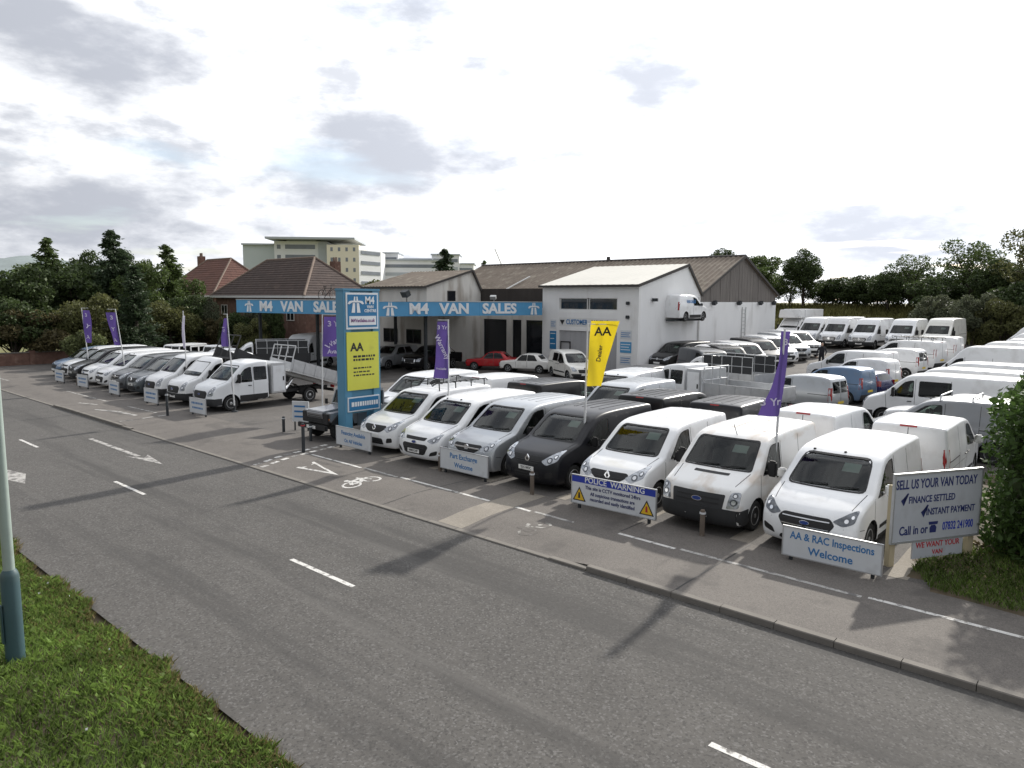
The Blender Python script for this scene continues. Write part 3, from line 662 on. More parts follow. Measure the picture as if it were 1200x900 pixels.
# ---- houses behind
def hip_house(name, label, x0, x1, y0, y1, ez, rx0, rx1, rz, roofm, wallm, chim=(), loc0=None):
    h = thing(name, label, 'house', (x0, y0, 0)); ym = (y0 + y1) / 2
    def ho(g, n, m, **k): g.v = [(x - x0, y - y0, z) for x, y, z in g.v]; return g.obj(n, m, h, **k)
    g = G(); g.b2(x0, x1, y0, y0 + .3, 0, ez); ho(g, 'wall', wallm); g = G(); g.b2(x1 - .3, x1, y0 + .3, y1 - .3, 0, ez); ho(g, 'wall', wallm)
    g = G(); g.b2(x0, x0 + .3, y0 + .3, y1 - .3, 0, ez); ho(g, 'wall', wallm); g = G(); g.b2(x0, x1, y1 - .3, y1, 0, ez); ho(g, 'wall', wallm)
    e = .4; a, b, c, d = (x0 - e, y0 - e, ez - .1), (x1 + e, y0 - e, ez - .1), (x1 + e, y1 + e, ez - .1), (x0 - e, y1 + e, ez - .1); r0, r1 = (rx0, ym, rz), (rx1, ym, rz)
    g = G(); g.add([a, b, c, d, r0, r1], [(0, 1, 5, 4), (1, 2, 5), (2, 3, 4, 5), (3, 0, 4), (0, 3, 2, 1)]); ro_ = ho(g, 'roof', roofm)
    # courses of tiles as real steps
    for k in range(1, 16):
        t = k / 16.0; L3 = lambda p, q: tuple(p[i] + (q[i] - p[i]) * t for i in range(3))
        g = G(); g.tube([L3(a, r0), L3(b, r1), L3(c, r1), L3(d, r0), L3(a, r0)], .045, 4, cap=False); g.v = [(x - x0, y - y0, z) for x, y, z in g.v]; g.obj('tile_course', roofm, ro_)
    g = G()
    for p, q in ((b, r1), (c, r1), (a, r0), (r0, r1)): g.tube([p, q], .11, 6)
    g.v = [(x - x0, y - y0, z) for x, y, z in g.v]; g.obj('ridge_tiles', 'ridge_tile', ro_, smooth=50)
    g = G(); g.b2(x0 - e, x1 + e, y0 - e - .03, y0 - e, ez - .3, ez - .1); g.b2(x1 + e, x1 + e + .03, y0 - e, y1 + e, ez - .3, ez - .1); ho(g, 'fascia_board', 'frame_white')
    for cx_, cy_, ch in chim:
        g = G(); g.b2(cx_ - .4, cx_ + .4, cy_ - .35, cy_ + .35, ez, ch); q = ho(g, 'chimney', 'brick', bevel=.02)
        g = G()
        for s in (-.18, .18): g.lathe([(.12, 0), (.10, .4)], (cx_ - x0 + s, cy_ - y0, ch), 'z', 10)
        g.obj('chimney_pot', 'ridge_tile', q, smooth=40)
    for k in range(3):
        xx = 1.2 + k * (x1 - x0 - 2.4) / 2.3; window_y(h, xx, xx + 1.1, 3.3, 4.5, -.02, 2, fm='render_old')
    return h
hip_house('brick_house', 'brick house with dark brown hipped tile roof behind the canopy', -71.0, -54.8, 35.0, 42.0, 5.55, -67.0, -58.6, 9.0, 'roof_tile_dark', 'brick', ((-58.4, 40.6, 8.7),))
hip_house('brick_house', 'brick house with orange red hipped roof behind the dark conifers', -92.0, -78.5, 38.5, 47.0, 5.6, -88.5, -82.5, 9.9, 'roof_tile_red', 'brick', ((-90, 42.7, 10.4),))

# ---- far hospital blocks
mat('hosp_white', (.74, .75, .77), .8, var=.05, scale=.1); mat('hosp_grey', (.42, .45, .48), .8, var=.08, scale=.1); mat('hosp_cream', (.72, .67, .55), .85, var=.06, scale=.1); mat('hosp_green', (.50, .55, .55), .8, var=.06, scale=.1); mat('hosp_glass', (.18, .20, .23), .2, var=.2, scale=.2)
hs = thing('hospital_block', 'large pale hospital block with cream tower and overhanging flat roof beyond the houses', 'building', (-232.0, 157.0, 0), math.atan2(RIGHT.y, RIGHT.x) + .06)
def hb(n, x0, x1, z0, z1, y0, y1, m, par=None): g = G(); g.b2(x0, x1, y0, y1, z0, z1); return g.obj(n, m, par or hs)
K = 280 / 845.0 * 1.0
def PXh(p): return (p - 382) * K
hb('wing', PXh(288), PXh(330), 0, 27.0, 4, 24, 'hosp_green'); hb('wing_roof', PXh(287), PXh(331), 27.0, 27.6, 3, 25, 'hosp_grey')
mb = hb('main_block', PXh(326), PXh(384), 0, 28.3, 0, 26, 'hosp_white'); hb('core', PXh(375), PXh(386), 0, 27.8, -.8, 12, 'hosp_grey')
tw = hb('tower', PXh(386), PXh(421), 0, 26.8, -4, 16, 'hosp_cream'); hb('roof_slab', PXh(320), PXh(417), 28.8, 29.6, -5, 26, 'hosp_grey')
hb('plant_room', PXh(340), PXh(372), 28.3, 28.8, 0, 20, 'hosp_glass')
g = G(); g.prism([(PXh(421), -4), (PXh(441), 8), (PXh(441), 22), (PXh(421), 16)], 0, 25, 'z'); cw_ = g.obj('curved_wing', 'hosp_white', hs)
for k, z in enumerate((25.3, 21.3, 17.3, 13.3)):
    hb('window_band', PXh(338), PXh(371), z, z + 1.7, -.06, .0, 'hosp_glass', mb); hb('window', PXh(329), PXh(333), z, z + 1.6, -.06, 0, 'hosp_glass', mb)
    for j in range(4): hb('window', PXh(390 + j * 8.2), PXh(392.6 + j * 8.2), z - 1.0, z + .5, -4.06, -4.0, 'hosp_glass', tw)
    q = G(); z2 = z - 2.0
    q.prism([(PXh(423), -2.8), (PXh(440), 7.4), (PXh(440) + .1, 7.3), (PXh(423) + .1, -2.95)], z2, z2 + 1.4, 'z'); q.obj('window_band', 'hosp_glass', cw_)
hs2 = thing('hospital_wing', 'stepped white hospital wing with long window strips beside the larger block', 'building', (-226.0, 197.0, 0), math.atan2(RIGHT.y, RIGHT.x))
def PX2(p): return (p - 490) * 300 / 845.0 * 1.02
for x0, x1, z1, y in ((437, 466, 25.0, 4), (440, 512, 21.8, 0), (466, 530, 22.6, 6), (505, 536, 24.3, 2), (530, 552, 20.6, 4)):
    g = G(); g.b2(PX2(x0), PX2(x1), y, y + 14, 0, z1); b_ = g.obj('block', 'hosp_white', hs2)
    for k in range(3):
        g = G(); g.b2(PX2(x0) + .6, PX2(x1) - .6, y - .06, y, z1 - 3.0 - k * 3.4, z1 - 1.6 - k * 3.4); g.obj('window_band', 'hosp_grey' if k % 2 else 'hosp_glass', b_)
    g = G(); g.b2(PX2(x0) - .4, PX2(x1) + .4, y - .5, y + 14.4, z1, z1 + .5); g.obj('roof_slab', 'hosp_grey', b_)
hs.scale = (1, 1, .93); hs2.scale = (1, 1, .96)
cr = thing('tower_crane', 'thin pale crane jib rising behind the shed roof', 'crane', (-205, 224, 0))
g = G(); g.tube([(0, 0, 0), (0, 0, 19)], .5, 6); g.obj('mast', 'frame_white', cr); g = G(); g.tube([(1.5, 1, 16.5), (-2.0, -1.6, 26.5)], .28, 6); g.obj('jib', 'frame_white', cr)

# ---- low brick wall at the far end of the yard
bw = thing('boundary_wall', 'low brown brick wall below the hedge at the far end of the yard', 'wall', (-63.5, 12.5, 0))
g = G(); g.b2(-.12, .12, 0, 13, -.1, 1.0); g.obj('wall_panel', 'brick', bw); g = G(); g.b2(-.17, .17, -.05, 13.05, 1.002, 1.07); g.obj('coping', 'kerb_stone', bw, bevel=.01)
for k in range(4): g = G(); g.b2(-.2, .2, k * 4.2 - .2, k * 4.2 + .2, -.1, 1.15); g.obj('pier', 'brick', bw)
# far hills
def hill(name, x, y, rx, ry, h, m):
    n, r = 36, 8; vs = [(x, y, h)]; fs = []
    for j in range(1, r + 1):
        for k in range(n):
            a = 2 * math.pi * k / n; t = j / r; vs.append((x + rx * t * math.cos(a), y + ry * t * math.sin(a), h * (1 - smooth01(0, 1, t)) * (1 + .12 * math.sin(3 * a + 1)) - 2))
    for k in range(n): fs.append((0, 1 + k, 1 + (k + 1) % n))
    for j in range(r - 1):
        for k in range(n): fs.append((1 + j * n + k, 1 + (j + 1) * n + k, 1 + (j + 1) * n + (k + 1) % n, 1 + j * n + (k + 1) % n))
    me = bpy.data.meshes.new(name); me.from_pydata(vs, [], fs); me.polygons.foreach_set('use_smooth', [True] * len(fs)); return structure(link(name, me, m))
mat('hazy_hill', (.22, .26, .26), .95, var=.35, scale=.006, detail=8)  # distance haze is put into the hill colour
hill('hill', -1950, 480, 700, 900, 92, 'hazy_hill'); hill('hill', -1600, 980, 600, 500, 80, 'hazy_hill'); hill('hill', -2100, -300, 800, 700, 90, 'hazy_hill')
# ================================================================== vehicles
# A body is an inflated side view: outline (xf from the nose, z), half width hw(xf, z), edge radius.
def rounded(pts, n=4):
    out = []; k = len(pts)
    for i in range(k):
        p = Vector(pts[i][:2]); r = pts[i][2] if len(pts[i]) > 2 else 0.04
        a = Vector(pts[i - 1][:2]); b = Vector(pts[(i + 1) % k][:2])
        da = min(r, (a - p).length * 0.48); db = min(r, (b - p).length * 0.48)
        if r <= 0: out.append(p); continue
        s = p + (a - p).normalized() * da; e = p + (b - p).normalized() * db
        for j in range(n + 1):
            t = j / n; out.append(s * (1 - t) ** 2 + p * 2 * t * (1 - t) + e * t * t)
    return out
def densify(pts, step):
    out = []
    for i, p in enumerate(pts):
        q = pts[(i + 1) % len(pts)]; k = max(1, int(math.ceil((q - p).length / step)))
        for j in range(k): out.append(p.lerp(q, j / k))
    return [p for i, p in enumerate(out) if (p - out[i - 1]).length > 1e-4]
def area(p): return sum(p[i - 1][0] * p[i][1] - p[i][0] * p[i - 1][1] for i in range(len(p))) / 2
def inside(pt, poly):
    x, y = pt; c = False; j = len(poly) - 1
    for i in range(len(poly)):
        xi, yi = poly[i]; xj, yj = poly[j]
        if (yi > y) != (yj > y) and x < (xj - xi) * (y - yi) / (yj - yi) + xi: c = not c
        j = i
    return c
def edge_dist(pt, poly):
    p = Vector(pt); d = 9
    for i in range(len(poly)):
        a = Vector(poly[i - 1]); b = Vector(poly[i]); ab = b - a
        t = max(0, min(1, (p - a).dot(ab) / max(ab.length_squared, 1e-9))); d = min(d, (p - a - ab * t).length)
    return d
def fill2d(poly, step):
    """triangulate a 2-D polygon with a grid of inner points"""
    xs = [p[0] for p in poly]; ys = [p[1] for p in poly]
    pts = [Vector((p[0], p[1])) for p in poly]; n = len(pts)
    x = min(xs) + step * 0.5
    while x < max(xs):
        y = min(ys) + step * 0.5
        while y < max(ys):
            if inside((x, y), poly) and edge_dist((x, y), poly) > step * 0.35: pts.append(Vector((x, y)))
            y += step
        x += step
    r = delaunay_2d_cdt(pts, [(i, (i + 1) % n) for i in range(n)], [], 1, 1e-5)
    return r[0], r[2]

def inflate(outline, hw, r, deform, step=0.12, ny=14, grid=0.17):
    pts = densify(outline, step)
    if area(pts) < 0: pts.reverse()
    n = len(pts); nor = []
    for i in range(n):
        d = (pts[(i + 1) % n] - pts[i - 1]).normalized(); nor.append(Vector((-d.y, d.x)))
    prof = [(r * (1 - math.cos(t * math.pi / 2)), r * (1 - math.sin(t * math.pi / 2))) for t in (0, .3, .55, .78, 1)]
    rings = [[p + nn * d for p, nn in zip(pts, nor)] for d, _ in prof]
    bm = bmesh.new(); S = {}
    for s in (1, -1):
        rr = []
        for ring, (_, yo) in zip(rings, prof):
            rr.append([bm.verts.new((p.x, s * (hw(p.x, p.y) - yo), p.y)) for p in ring])
        for a, b in zip(rr[:-1], rr[1:]):
            for i in range(n):
                bm.faces.new((a[i], a[(i + 1) % n], b[(i + 1) % n], b[i]))
        cv, cf = fill2d([tuple(p) for p in rings[-1]], grid)
        vs = [rr[-1][i] if i < n else bm.verts.new((p.x, s * hw(p.x, p.y), p.y)) for i, p in enumerate(cv)]
        for f in cf:
            try: bm.faces.new([vs[i] for i in f])
            except ValueError: pass
        S[s] = rr[0]
    prev = S[-1]
    for j in range(1, ny + 1):
        cur = S[1] if j == ny else [bm.verts.new(S[-1][i].co.lerp(S[1][i].co, j / ny)) for i in range(n)]
        for i in range(n): bm.faces.new((prev[i], prev[(i + 1) % n], cur[(i + 1) % n], cur[i]))
        prev = cur
    for v in bm.verts: v.co = Vector(deform(*v.co))
    bmesh.ops.recalc_face_normals(bm, faces=bm.faces)
    bm.normal_update()
    return bm

AX = {'y': (0, 2), 'x': (1, 2), 'z': (0, 1)}
def shoot(bvh, p, axis, sgn):
    if axis == 'y': o, d = Vector((p[0], sgn * 3, p[1])), Vector((0, -sgn, 0))
    elif axis == 'x': o, d = Vector((-2 if sgn < 0 else 12, p[0], p[1])), Vector((1 if sgn < 0 else -1, 0, 0))
    else: o, d = Vector((p[0], p[1], 6)), Vector((0, 0, -1))
    h = bvh.ray_cast(o, d)
    if h[0] is None:
        q = o + d * (2 if axis == 'x' else 2.1 if axis == 'y' else 4.2)
        h = bvh.find_nearest(q)
    nn = h[1] if h[1].dot(d) < 0 else -h[1]
    return h[0], nn, d
def patch(bvh, poly, axis, sgn, off=0.006, thick=0.03, step=0.1):
    pts = densify([Vector(p) for p in poly], step)
    cv, cf = fill2d([tuple(p) for p in pts], step)
    n = len(pts); vs = []; ds = None
    for p in cv:
        c, nn, d = shoot(bvh, p, axis, sgn); vs.append(c + nn * off); ds = d
    bm = bmesh.new(); bv = [bm.verts.new(v) for v in vs]
    for f in cf:
        try: bm.faces.new([bv[i] for i in f])
        except ValueError: pass
    if thick:
        es = [e for e in bm.edges if len(e.link_faces) == 1]
        r = bmesh.ops.extrude_edge_only(bm, edges=es)
        for v in [q for q in r['geom'] if isinstance(q, bmesh.types.BMVert)]: v.co += ds * thick
    bmesh.ops.recalc_face_normals(bm, faces=bm.faces)
    return bm
def cut(bm, poly, axis, flt):
    ia, ib = AX[axis]
    xs = [p[0] for p in poly]; ys = [p[1] for p in poly]; m = 0.02
    fs = []
    for f in bm.faces:
        if not flt(f): continue
        a = [v.co[ia] for v in f.verts]; b = [v.co[ib] for v in f.verts]
        if max(a) > min(xs) - m and min(a) < max(xs) + m and max(b) > min(ys) - m and min(b) < max(ys) + m: fs.append(f)
    geom = set(fs)
    for f in fs: geom.update(f.edges); geom.update(f.verts)
    n = len(poly)
    for i in range(n):
        p, q = poly[i - 1], poly[i]
        no = [0, 0, 0]; no[ia] = q[1] - p[1]; no[ib] = p[0] - q[0]
        co = [0, 0, 0]; co[ia] = p[0]; co[ib] = p[1]
        r = bmesh.ops.bisect_plane(bm, geom=list(geom), dist=1e-5, plane_co=co, plane_no=no)
        geom = set(r['geom'])
    kill = []
    for f in geom:
        if isinstance(f, bmesh.types.BMFace):
            c = f.calc_center_median()
            if inside((c[ia], c[ib]), poly): kill.append(f)
    bmesh.ops.delete(bm, geom=kill, context='FACES')

def rpoly(pts, r=0.05, n=3): return [tuple(p) for p in rounded([(*p[:2], p[2] if len(p) > 2 else r) for p in pts], n)]
def mir(poly): return [(-a, b) for a, b in poly]
def circle(c, r, n=20, a0=0): return [(c[0] + r * math.cos(a0 + 2 * math.pi * k / n), c[1] + r * math.sin(a0 + 2 * math.pi * k / n)) for k in range(n)]

class Proto:
    def __init__(s, L): s.L = L; s.parts = []
    def bm(s, name, bm, m, parent=-1, smooth=35):
        for v in bm.verts: v.co.x = s.L / 2 - v.co.x
        bmesh.ops.reverse_faces(bm, faces=bm.faces)
        me = bpy.data.meshes.new(name); bm.to_mesh(me); bm.free()
        me.polygons.foreach_set('use_smooth', [True] * len(me.polygons)); me.set_sharp_from_angle(angle=R(smooth))
        return s.put(name, me, m, parent)
    def put(s, name, me, m, parent=-1, loc=(0, 0, 0), rz=0.0, label=None):
        if m != 'PAINT' and m != 'PAINT2' and not me.materials: me.materials.append(MATS[m])
        elif not me.materials: me.materials.append(PAINT['white'])
        s.parts.append((name, me, m, parent, loc, rz, label)); return len(s.parts) - 1
    def g(s, name, g, m, parent=-1, smooth=None, bevel=0.0, loc=(0, 0, 0), rz=0.0):
        g.v = [(s.L / 2 - x, y, z) for x, y, z in g.v]
        return s.put(name, g.mesh(name, smooth, bevel), m, parent, loc, rz)
    def place(s, name, x, y, head, paint, label, cat='van', group=None, z=0.0, paint2=None, skip=(), pitch=0.0):
        root = thing(name, label, cat, (x, y, z), R(head), group)
        if pitch: root.rotation_euler = (0, R(pitch), R(head))
        made = []
        for (nm, me, m, par, loc, rz, lb) in s.parts:
            if nm in skip or (par >= 0 and made[par] is None): made.append(None); continue
            o = bpy.data.objects.new(nm, me); COL.objects.link(o)
            o.parent = root if par < 0 else made[par]
            o.location = loc; o.rotation_euler = (0, 0, rz)
            if m == 'PAINT': o.material_slots[0].link = 'OBJECT'; o.material_slots[0].material = PAINT[paint]
            elif m == 'PAINT2': o.material_slots[0].link = 'OBJECT'; o.material_slots[0].material = PAINT[paint2 or paint]
            if lb: o['label'] = lb
            made.append(o)
        return root

def wheel_meshes(rad, wid, style):
    g = G(); h = wid / 2
    g.lathe([(rad * .62, -h * .86), (rad * .70, -h * .98), (rad * .90, -h), (rad * .985, -h * .72), (rad, -h * .3), (rad, h * .3), (rad * .985, h * .72), (rad * .90, h), (rad * .70, h * .98), (rad * .62, h * .86)], axis='y', n=28)
    ty = g.mesh('wheel', 40); ty.materials.append(MATS['tyre'])
    q = G()
    q.lathe([(rad * .66, -h * .5), (rad * .66, h * .80), (rad * .62, h * .95), (rad * .57, h * .93), (rad * .53, h * .5), (rad * .1, h * .45), (.001, h * .45)], axis='y', n=24)
    if style == 'alloy':
        for k in range(5):
            a = 2 * math.pi * k / 5
            q.prism([(math.cos(a + d) * rr, math.sin(a + d) * rr) for rr, d in ((rad * .12, -.5), (rad * .57, -.17), (rad * .57, .17), (rad * .12, .5))], h * .52, h * .86)
    elif style == 'steel':
        q.lathe([(rad * .42, h * .5), (rad * .36, h * .80), (rad * .2, h * .86), (rad * .12, h * .95), (.001, h * .95)], axis='y', n=20)
    else:
        for k in range(9):
            a = 2 * math.pi * k / 9
            q.prism([(math.cos(a + d) * rr, math.sin(a + d) * rr) for rr, d in ((rad * .1, -.3), (rad * .56, -.11), (rad * .56, .11), (rad * .1, .3))], h * .50, h * .84)
    q.lathe([(rad * .15, h * .5), (rad * .15, h * .92), (rad * .1, h * .98), (.001, h * .98)], axis='y', n=14)
    ri = q.mesh('rim', 30); ri.materials.append(MATS['rim'])
    return ty, ri
_wh = {}
def add_wheels(P, xs, track, rad=0.335, wid=0.215, style='cap'):
    k = (rad, wid, style)
    if k not in _wh: _wh[k] = wheel_meshes(rad, wid, style)
    ty, ri = _wh[k]
    for xf in xs:
        for s in (-1, 1):
            i = P.put('wheel', ty, 'tyre', -1, (P.L / 2 - xf, s * (track), rad), 0 if s > 0 else math.pi)
            P.put('rim', ri, 'rim', i)

def make_vehicle(L, W, outline, wheels, ws, belt=1.05, tumble=0.16, r=0.07, nose=0.19, crown=0.036, noselen=1.3,
                 side_windows=(), rear_windows=(), front=(), rear=(), sides=(), top=(), rad=0.335, arch=0.40, wstyle='cap', wwid=0.215,
                 Ltotal=None, cabin=True, bulk=2.35, dash=1.25, mirror=None, plate=None, taper=0.05, glass='glass', grid=0.17, handles=(), seats=True, wiper=True, seatz=0.78, rtaper=0.02, wsglass=None, body_name='body', mirror_m='trim', tail=None, card=True, shut=None, lamps=(), slats=()):
    P = Proto(Ltotal or L)
    ol = rounded(outline)
    def hw(x, z):
        h = W / 2
        h -= taper * max(0, 1 - x / 1.2) ** 2 + rtaper * max(0, 1 - (L - x) / 0.8) ** 2
        if z > belt: h -= tumble * (z - belt) * (0.35 + 0.65 * min(1, (z - belt) / 0.35))
        if z < 0.55: h -= 0.10 * (0.55 - z) ** 1.5
        return h
    def deform(x, y, z):
        t = abs(y) / (W / 2)
        f = max(0, 1 - x / noselen)
        x2 = x + nose * t ** 2.6 * (0.25 + 0.75 * f if x < noselen * 1.7 else 0.25 * max(0, 1 - (x - noselen * 1.7) / 0.8))
        x2 -= 0.05 * t ** 3 * max(0, 1 - (L - x) / 0.5)
        z2 = z - crown * t ** 2.2 * smooth01(0.7, belt + 0.4, z)
        return x2, y, z2
    bm = inflate(ol, hw, r, deform, grid=grid)
    bvh = BVHTree.FromBMesh(bm)
    glasses = []; extras0 = []
    if shut:
        zb_, zt_, y0_, y1_ = shut
        for s_ in (-1, 1): extras0.append(('bonnet_gap', patch(bvh, seam(s_ * y0_, zb_, s_ * y1_, zt_, .014), 'x', -1, .003, .012, .1), 'trim'))
    front_f = lambda f: f.calc_center_median().x < L * 0.5 and f.normal.x < 0.25 and f.calc_center_median().z > 0.8
    if ws:
        glasses.append(('windscreen', patch(bvh, ws, 'x', -1, -0.004, 0.02, 0.12), wsglass or glass))
    if ws and card:
        zt = max(p[1] for p in ws)
        extras0.append(('price_card', patch(bvh, rect(.18, .52, zt - .22, zt - .07), 'x', -1, -.035, .004, .2), 'paper'))
    for wname, poly, gm in side_windows:
        for s in (-1, 1): glasses.append((wname, patch(bvh, poly, 'y', s, -0.004, 0.02, 0.12), gm or glass))
    for poly in rear_windows: glasses.append(('rear_window', patch(bvh, poly, 'x', 1, -0.004, 0.02, 0.12), 'glass_dark'))
    extras = extras0
    for nm, poly, m, off, both in front:
        for pl in ((poly, mir(poly)) if both else (poly,)): extras.append((nm, patch(bvh, pl, 'x', -1, off, 0.03, 0.08), m))
    for nm, poly, m, off, both in rear:
        for pl in ((poly, mir(poly)) if both else (poly,)): extras.append((nm, patch(bvh, pl, 'x', 1, off, 0.03, 0.09), m))
    for nm, poly, m, off in sides:
        for s in (-1, 1): extras.append((nm, patch(bvh, poly, 'y', s, off, 0.015, 0.12), m))
    for nm, poly, m, off in top: extras.append((nm, patch(bvh, poly, 'z', 1, off, 0.02, 0.2), m))
    # black rubber seals round the glass
    seals = []
    def grow(poly, d):
        cx_ = sum(p[0] for p in poly) / len(poly); cy_ = sum(p[1] for p in poly) / len(poly)
        return [(x + (d if x > cx_ else -d), y + (d if y > cy_ else -d)) for x, y in poly]
    if ws:
        b = patch(bvh, grow(ws, .028), 'x', -1, .004, 0, .1); cut(b, ws, 'x', lambda f: True); seals.append(('windscreen_seal', b))
    for wname, poly, gm in side_windows:
        for s in (-1, 1):
            b = patch(bvh, grow(poly, .022), 'y', s, .004, 0, .1); cut(b, poly, 'y', lambda f: True); seals.append(('window_seal', b))
    # openings
    if ws: cut(bm, ws, 'x', front_f)
    for wname, poly, gm in side_windows:
        for s in (-1, 1): cut(bm, poly, 'y', lambda f: f.calc_center_median().y * s > W * 0.3)
    for poly in rear_windows: cut(bm, poly, 'x', lambda f: f.calc_center_median().x > L * 0.75 and f.normal.x > 0.3)
    for xf in wheels:
        if xf > L: continue
        for s in (-1, 1): cut(bm, circle((xf, rad), arch, 22), 'y', lambda f: f.calc_center_median().y * s > W * 0.36)
    lin = bm.copy()
    body = P.bm(body_name, bm, 'PAINT')
    if cabin:
        lin.normal_update()
        cs = {v: v.co - v.normal * 0.025 for v in lin.verts}
        for v, c in cs.items(): v.co = c
        kill = [f for f in lin.faces if f.calc_center_median().x > min(L, bulk + 0.3) or f.calc_center_median().z < 0.5]
        if bulk < L - 1: bmesh.ops.delete(lin, geom=kill, context='FACES')
        P.bm('cab_lining', lin, 'cabin')
    else: lin.free()
    for nm, b, m in glasses: P.bm(nm, b, m)
    for nm, b in seals: P.bm(nm, b, 'trim')
    for cy_, cz_, rr_ in lamps:
        for s in (-1, 1):
            P.bm('lamp_bowl', patch(bvh, circle((s * cy_, cz_), rr_, 14), 'x', -1, .012, .01, .1), 'lamp_dark'); P.bm('lamp_bulb', patch(bvh, circle((s * cy_, cz_), rr_ * .6, 12), 'x', -1, .016, .01, .1), 'chrome')
    for y0_, y1_, zz_, hh_, m_ in slats: P.bm('grille_slat', patch(bvh, rect(y0_, y1_, zz_ - hh_ / 2, zz_ + hh_ / 2), 'x', -1, .02, .016, .12), m_)
    idx = {}
    for nm, b, m in extras: P.bm(nm, b, m)
    # wheel wells
    for xf in wheels:
        if xf > L: continue
        for s in (-1, 1):
            g = G(); n = 16; vs = []; y0, y1 = s * (hw(xf, 0.6) - 0.015), s * (W / 2 - 0.36)
            for k in range(n + 1):
                a = -0.25 + (math.pi + 0.5) * k / n
                for y in (y0, y1): vs.append((xf + (arch + .004) * math.cos(a), y, rad + (arch + .004) * math.sin(a)))
            g.add(vs, [(2 * k, 2 * k + 2, 2 * k + 3, 2 * k + 1) for k in range(n)] + [tuple(2 * k + 1 for k in range(n + 1))])
            P.g('wheel_arch', g, 'trim', smooth=40)
    add_wheels(P, wheels, W / 2 - wwid / 2 - 0.03, rad, wwid, wstyle)
    if cabin and seats:
        g = G(); zs = seatz
        for yy in (-0.48, 0.0, 0.48) if W > 1.85 else (-0.4, 0.4):
            g.box((bulk - 0.45, yy, zs), (0.5, 0.44, 0.16)); g.box((bulk - 0.2, yy, zs + 0.38), (0.13, 0.44, 0.68), ry=0.14); g.box((bulk - 0.1, yy, zs + 0.80), (0.09, 0.26, 0.17))
        P.g('seat', g, 'seat', bevel=0.03)
        g = G(); g.box((dash + 0.12, 0, ws[0][1] - 0.12), (0.55, W * 0.80, 0.22)); g.box((dash + 0.30, 0, ws[0][1] - 0.35), (0.3, W * 0.78, 0.4))
        P.g('dashboard', g, 'cabin', bevel=0.05)
        g = G(); c = Vector((dash + 0.62, -0.42, ws[0][1] - 0.06))
        ring = [c + Vector((0.08 * math.sin(a), 0.19 * math.cos(a), 0.17 * math.sin(a))) for a in [2 * math.pi * k / 14 for k in range(15)]]
        g.tube(ring, 0.018, 6); P.g('steering_wheel', g, 'trim', smooth=50)
        if bulk < L - 1:
            g = G(); zt = max(p[1] for p in ol) - 0.16
            g.b2(bulk + .02, bulk + .05, -W / 2 + .22, W / 2 - .22, 0.5, zt); P.g('bulkhead', g, 'headlining')
    if mirror:
        mx, mz, mh = mirror
        for s in (-1, 1):
            g = G(); yy = s * (hw(mx, mz) + 0.14)
            g.box((mx - 0.02, yy, mz), (0.12, 0.20, mh)); g.box((mx - .03, s * (hw(mx, mz) + 0.01), mz - mh * .3), (0.07, 0.12, 0.07))
            i = P.g('mirror', g, mirror_m, bevel=0.035, smooth=40)
            g = G(); g.box((mx + 0.042, yy, mz), (0.01, 0.15, mh * .8)); P.g('mirror_glass', g, 'chrome', i)
    if wiper and ws:
        zb = ws[0][1]
        for y0, y1 in ((-.52, .05), (.12, .66)):
            g = G(); pa, na, _ = shoot(bvh, (y0, zb + .0), 'x', -1); pb, nb, _ = shoot(bvh, (y1, zb + .05), 'x', -1)
            g.tube([pa + na * .02, (pa + pb) / 2 + na * .03, pb + nb * .02], 0.012, 5); P.g('wiper', g, 'trim')
    for xf, z in handles:
        for s in (-1, 1):
            c, nn, _ = shoot(bvh, (xf, z), 'y', s)
            g = G(); g.box((xf, c.y + s * .012, z), (0.17, 0.03, 0.035)); P.g('door_handle', g, 'trim' if W > 1.85 else 'trim', bevel=0.008)
    if tail:
        z0, z1, m_ = tail
        for s in (-1, 1):
            xr = lambda z: max(p[0] for p in ol if abs(p[1] - z) < .35)
            vs = []
            for z in (z0, (z0 + z1) / 2, z1):
                h0 = hw(L - .12, z); xe = xr(z) - .05
                vs += [(xe - .13, s * (h0 + .008), z), (xe - .04, s * (h0 - .012), z), (xe + .012, s * (h0 - .07), z), (xe + .012, s * (h0 - .15), z), (xe - .13, s * (h0 - .15), z)]
            fs = [tuple(range(5)), tuple(range(10, 15))]
            for k in range(2): fs += [(5 * k + i, 5 * k + (i + 1) % 5, 5 * k + 5 + (i + 1) % 5, 5 * k + 5 + i) for i in range(5)]
            P.g('tail_light', G().add(vs, fs), m_, bevel=.012, smooth=40)
    if plate:
        py, pz, txt = plate
        c, nn, _ = shoot(bvh, (py, pz), 'x', -1)
        g = G(); g.box((c.x - .012, py, pz), (0.018, 0.52, 0.112)); i = P.g('number_plate', g, 'plate_white')
        if txt:
            me = text_mesh(txt, 0.105, 0.012, ext=0.002).copy(); me.materials.clear(); me.materials.append(MATS['ink'])
            me.transform(Matrix.Translation((P.L / 2 - c.x + .024, py, pz)) @ Matrix.Rotation(R(90), 4, 'Z') @ Matrix.Rotation(R(90), 4, 'X') @ Matrix.Diagonal((.78, 1, 1, 1)))
            P.put('lettering', me, 'ink', i)
    P.bvh = bvh
    return P

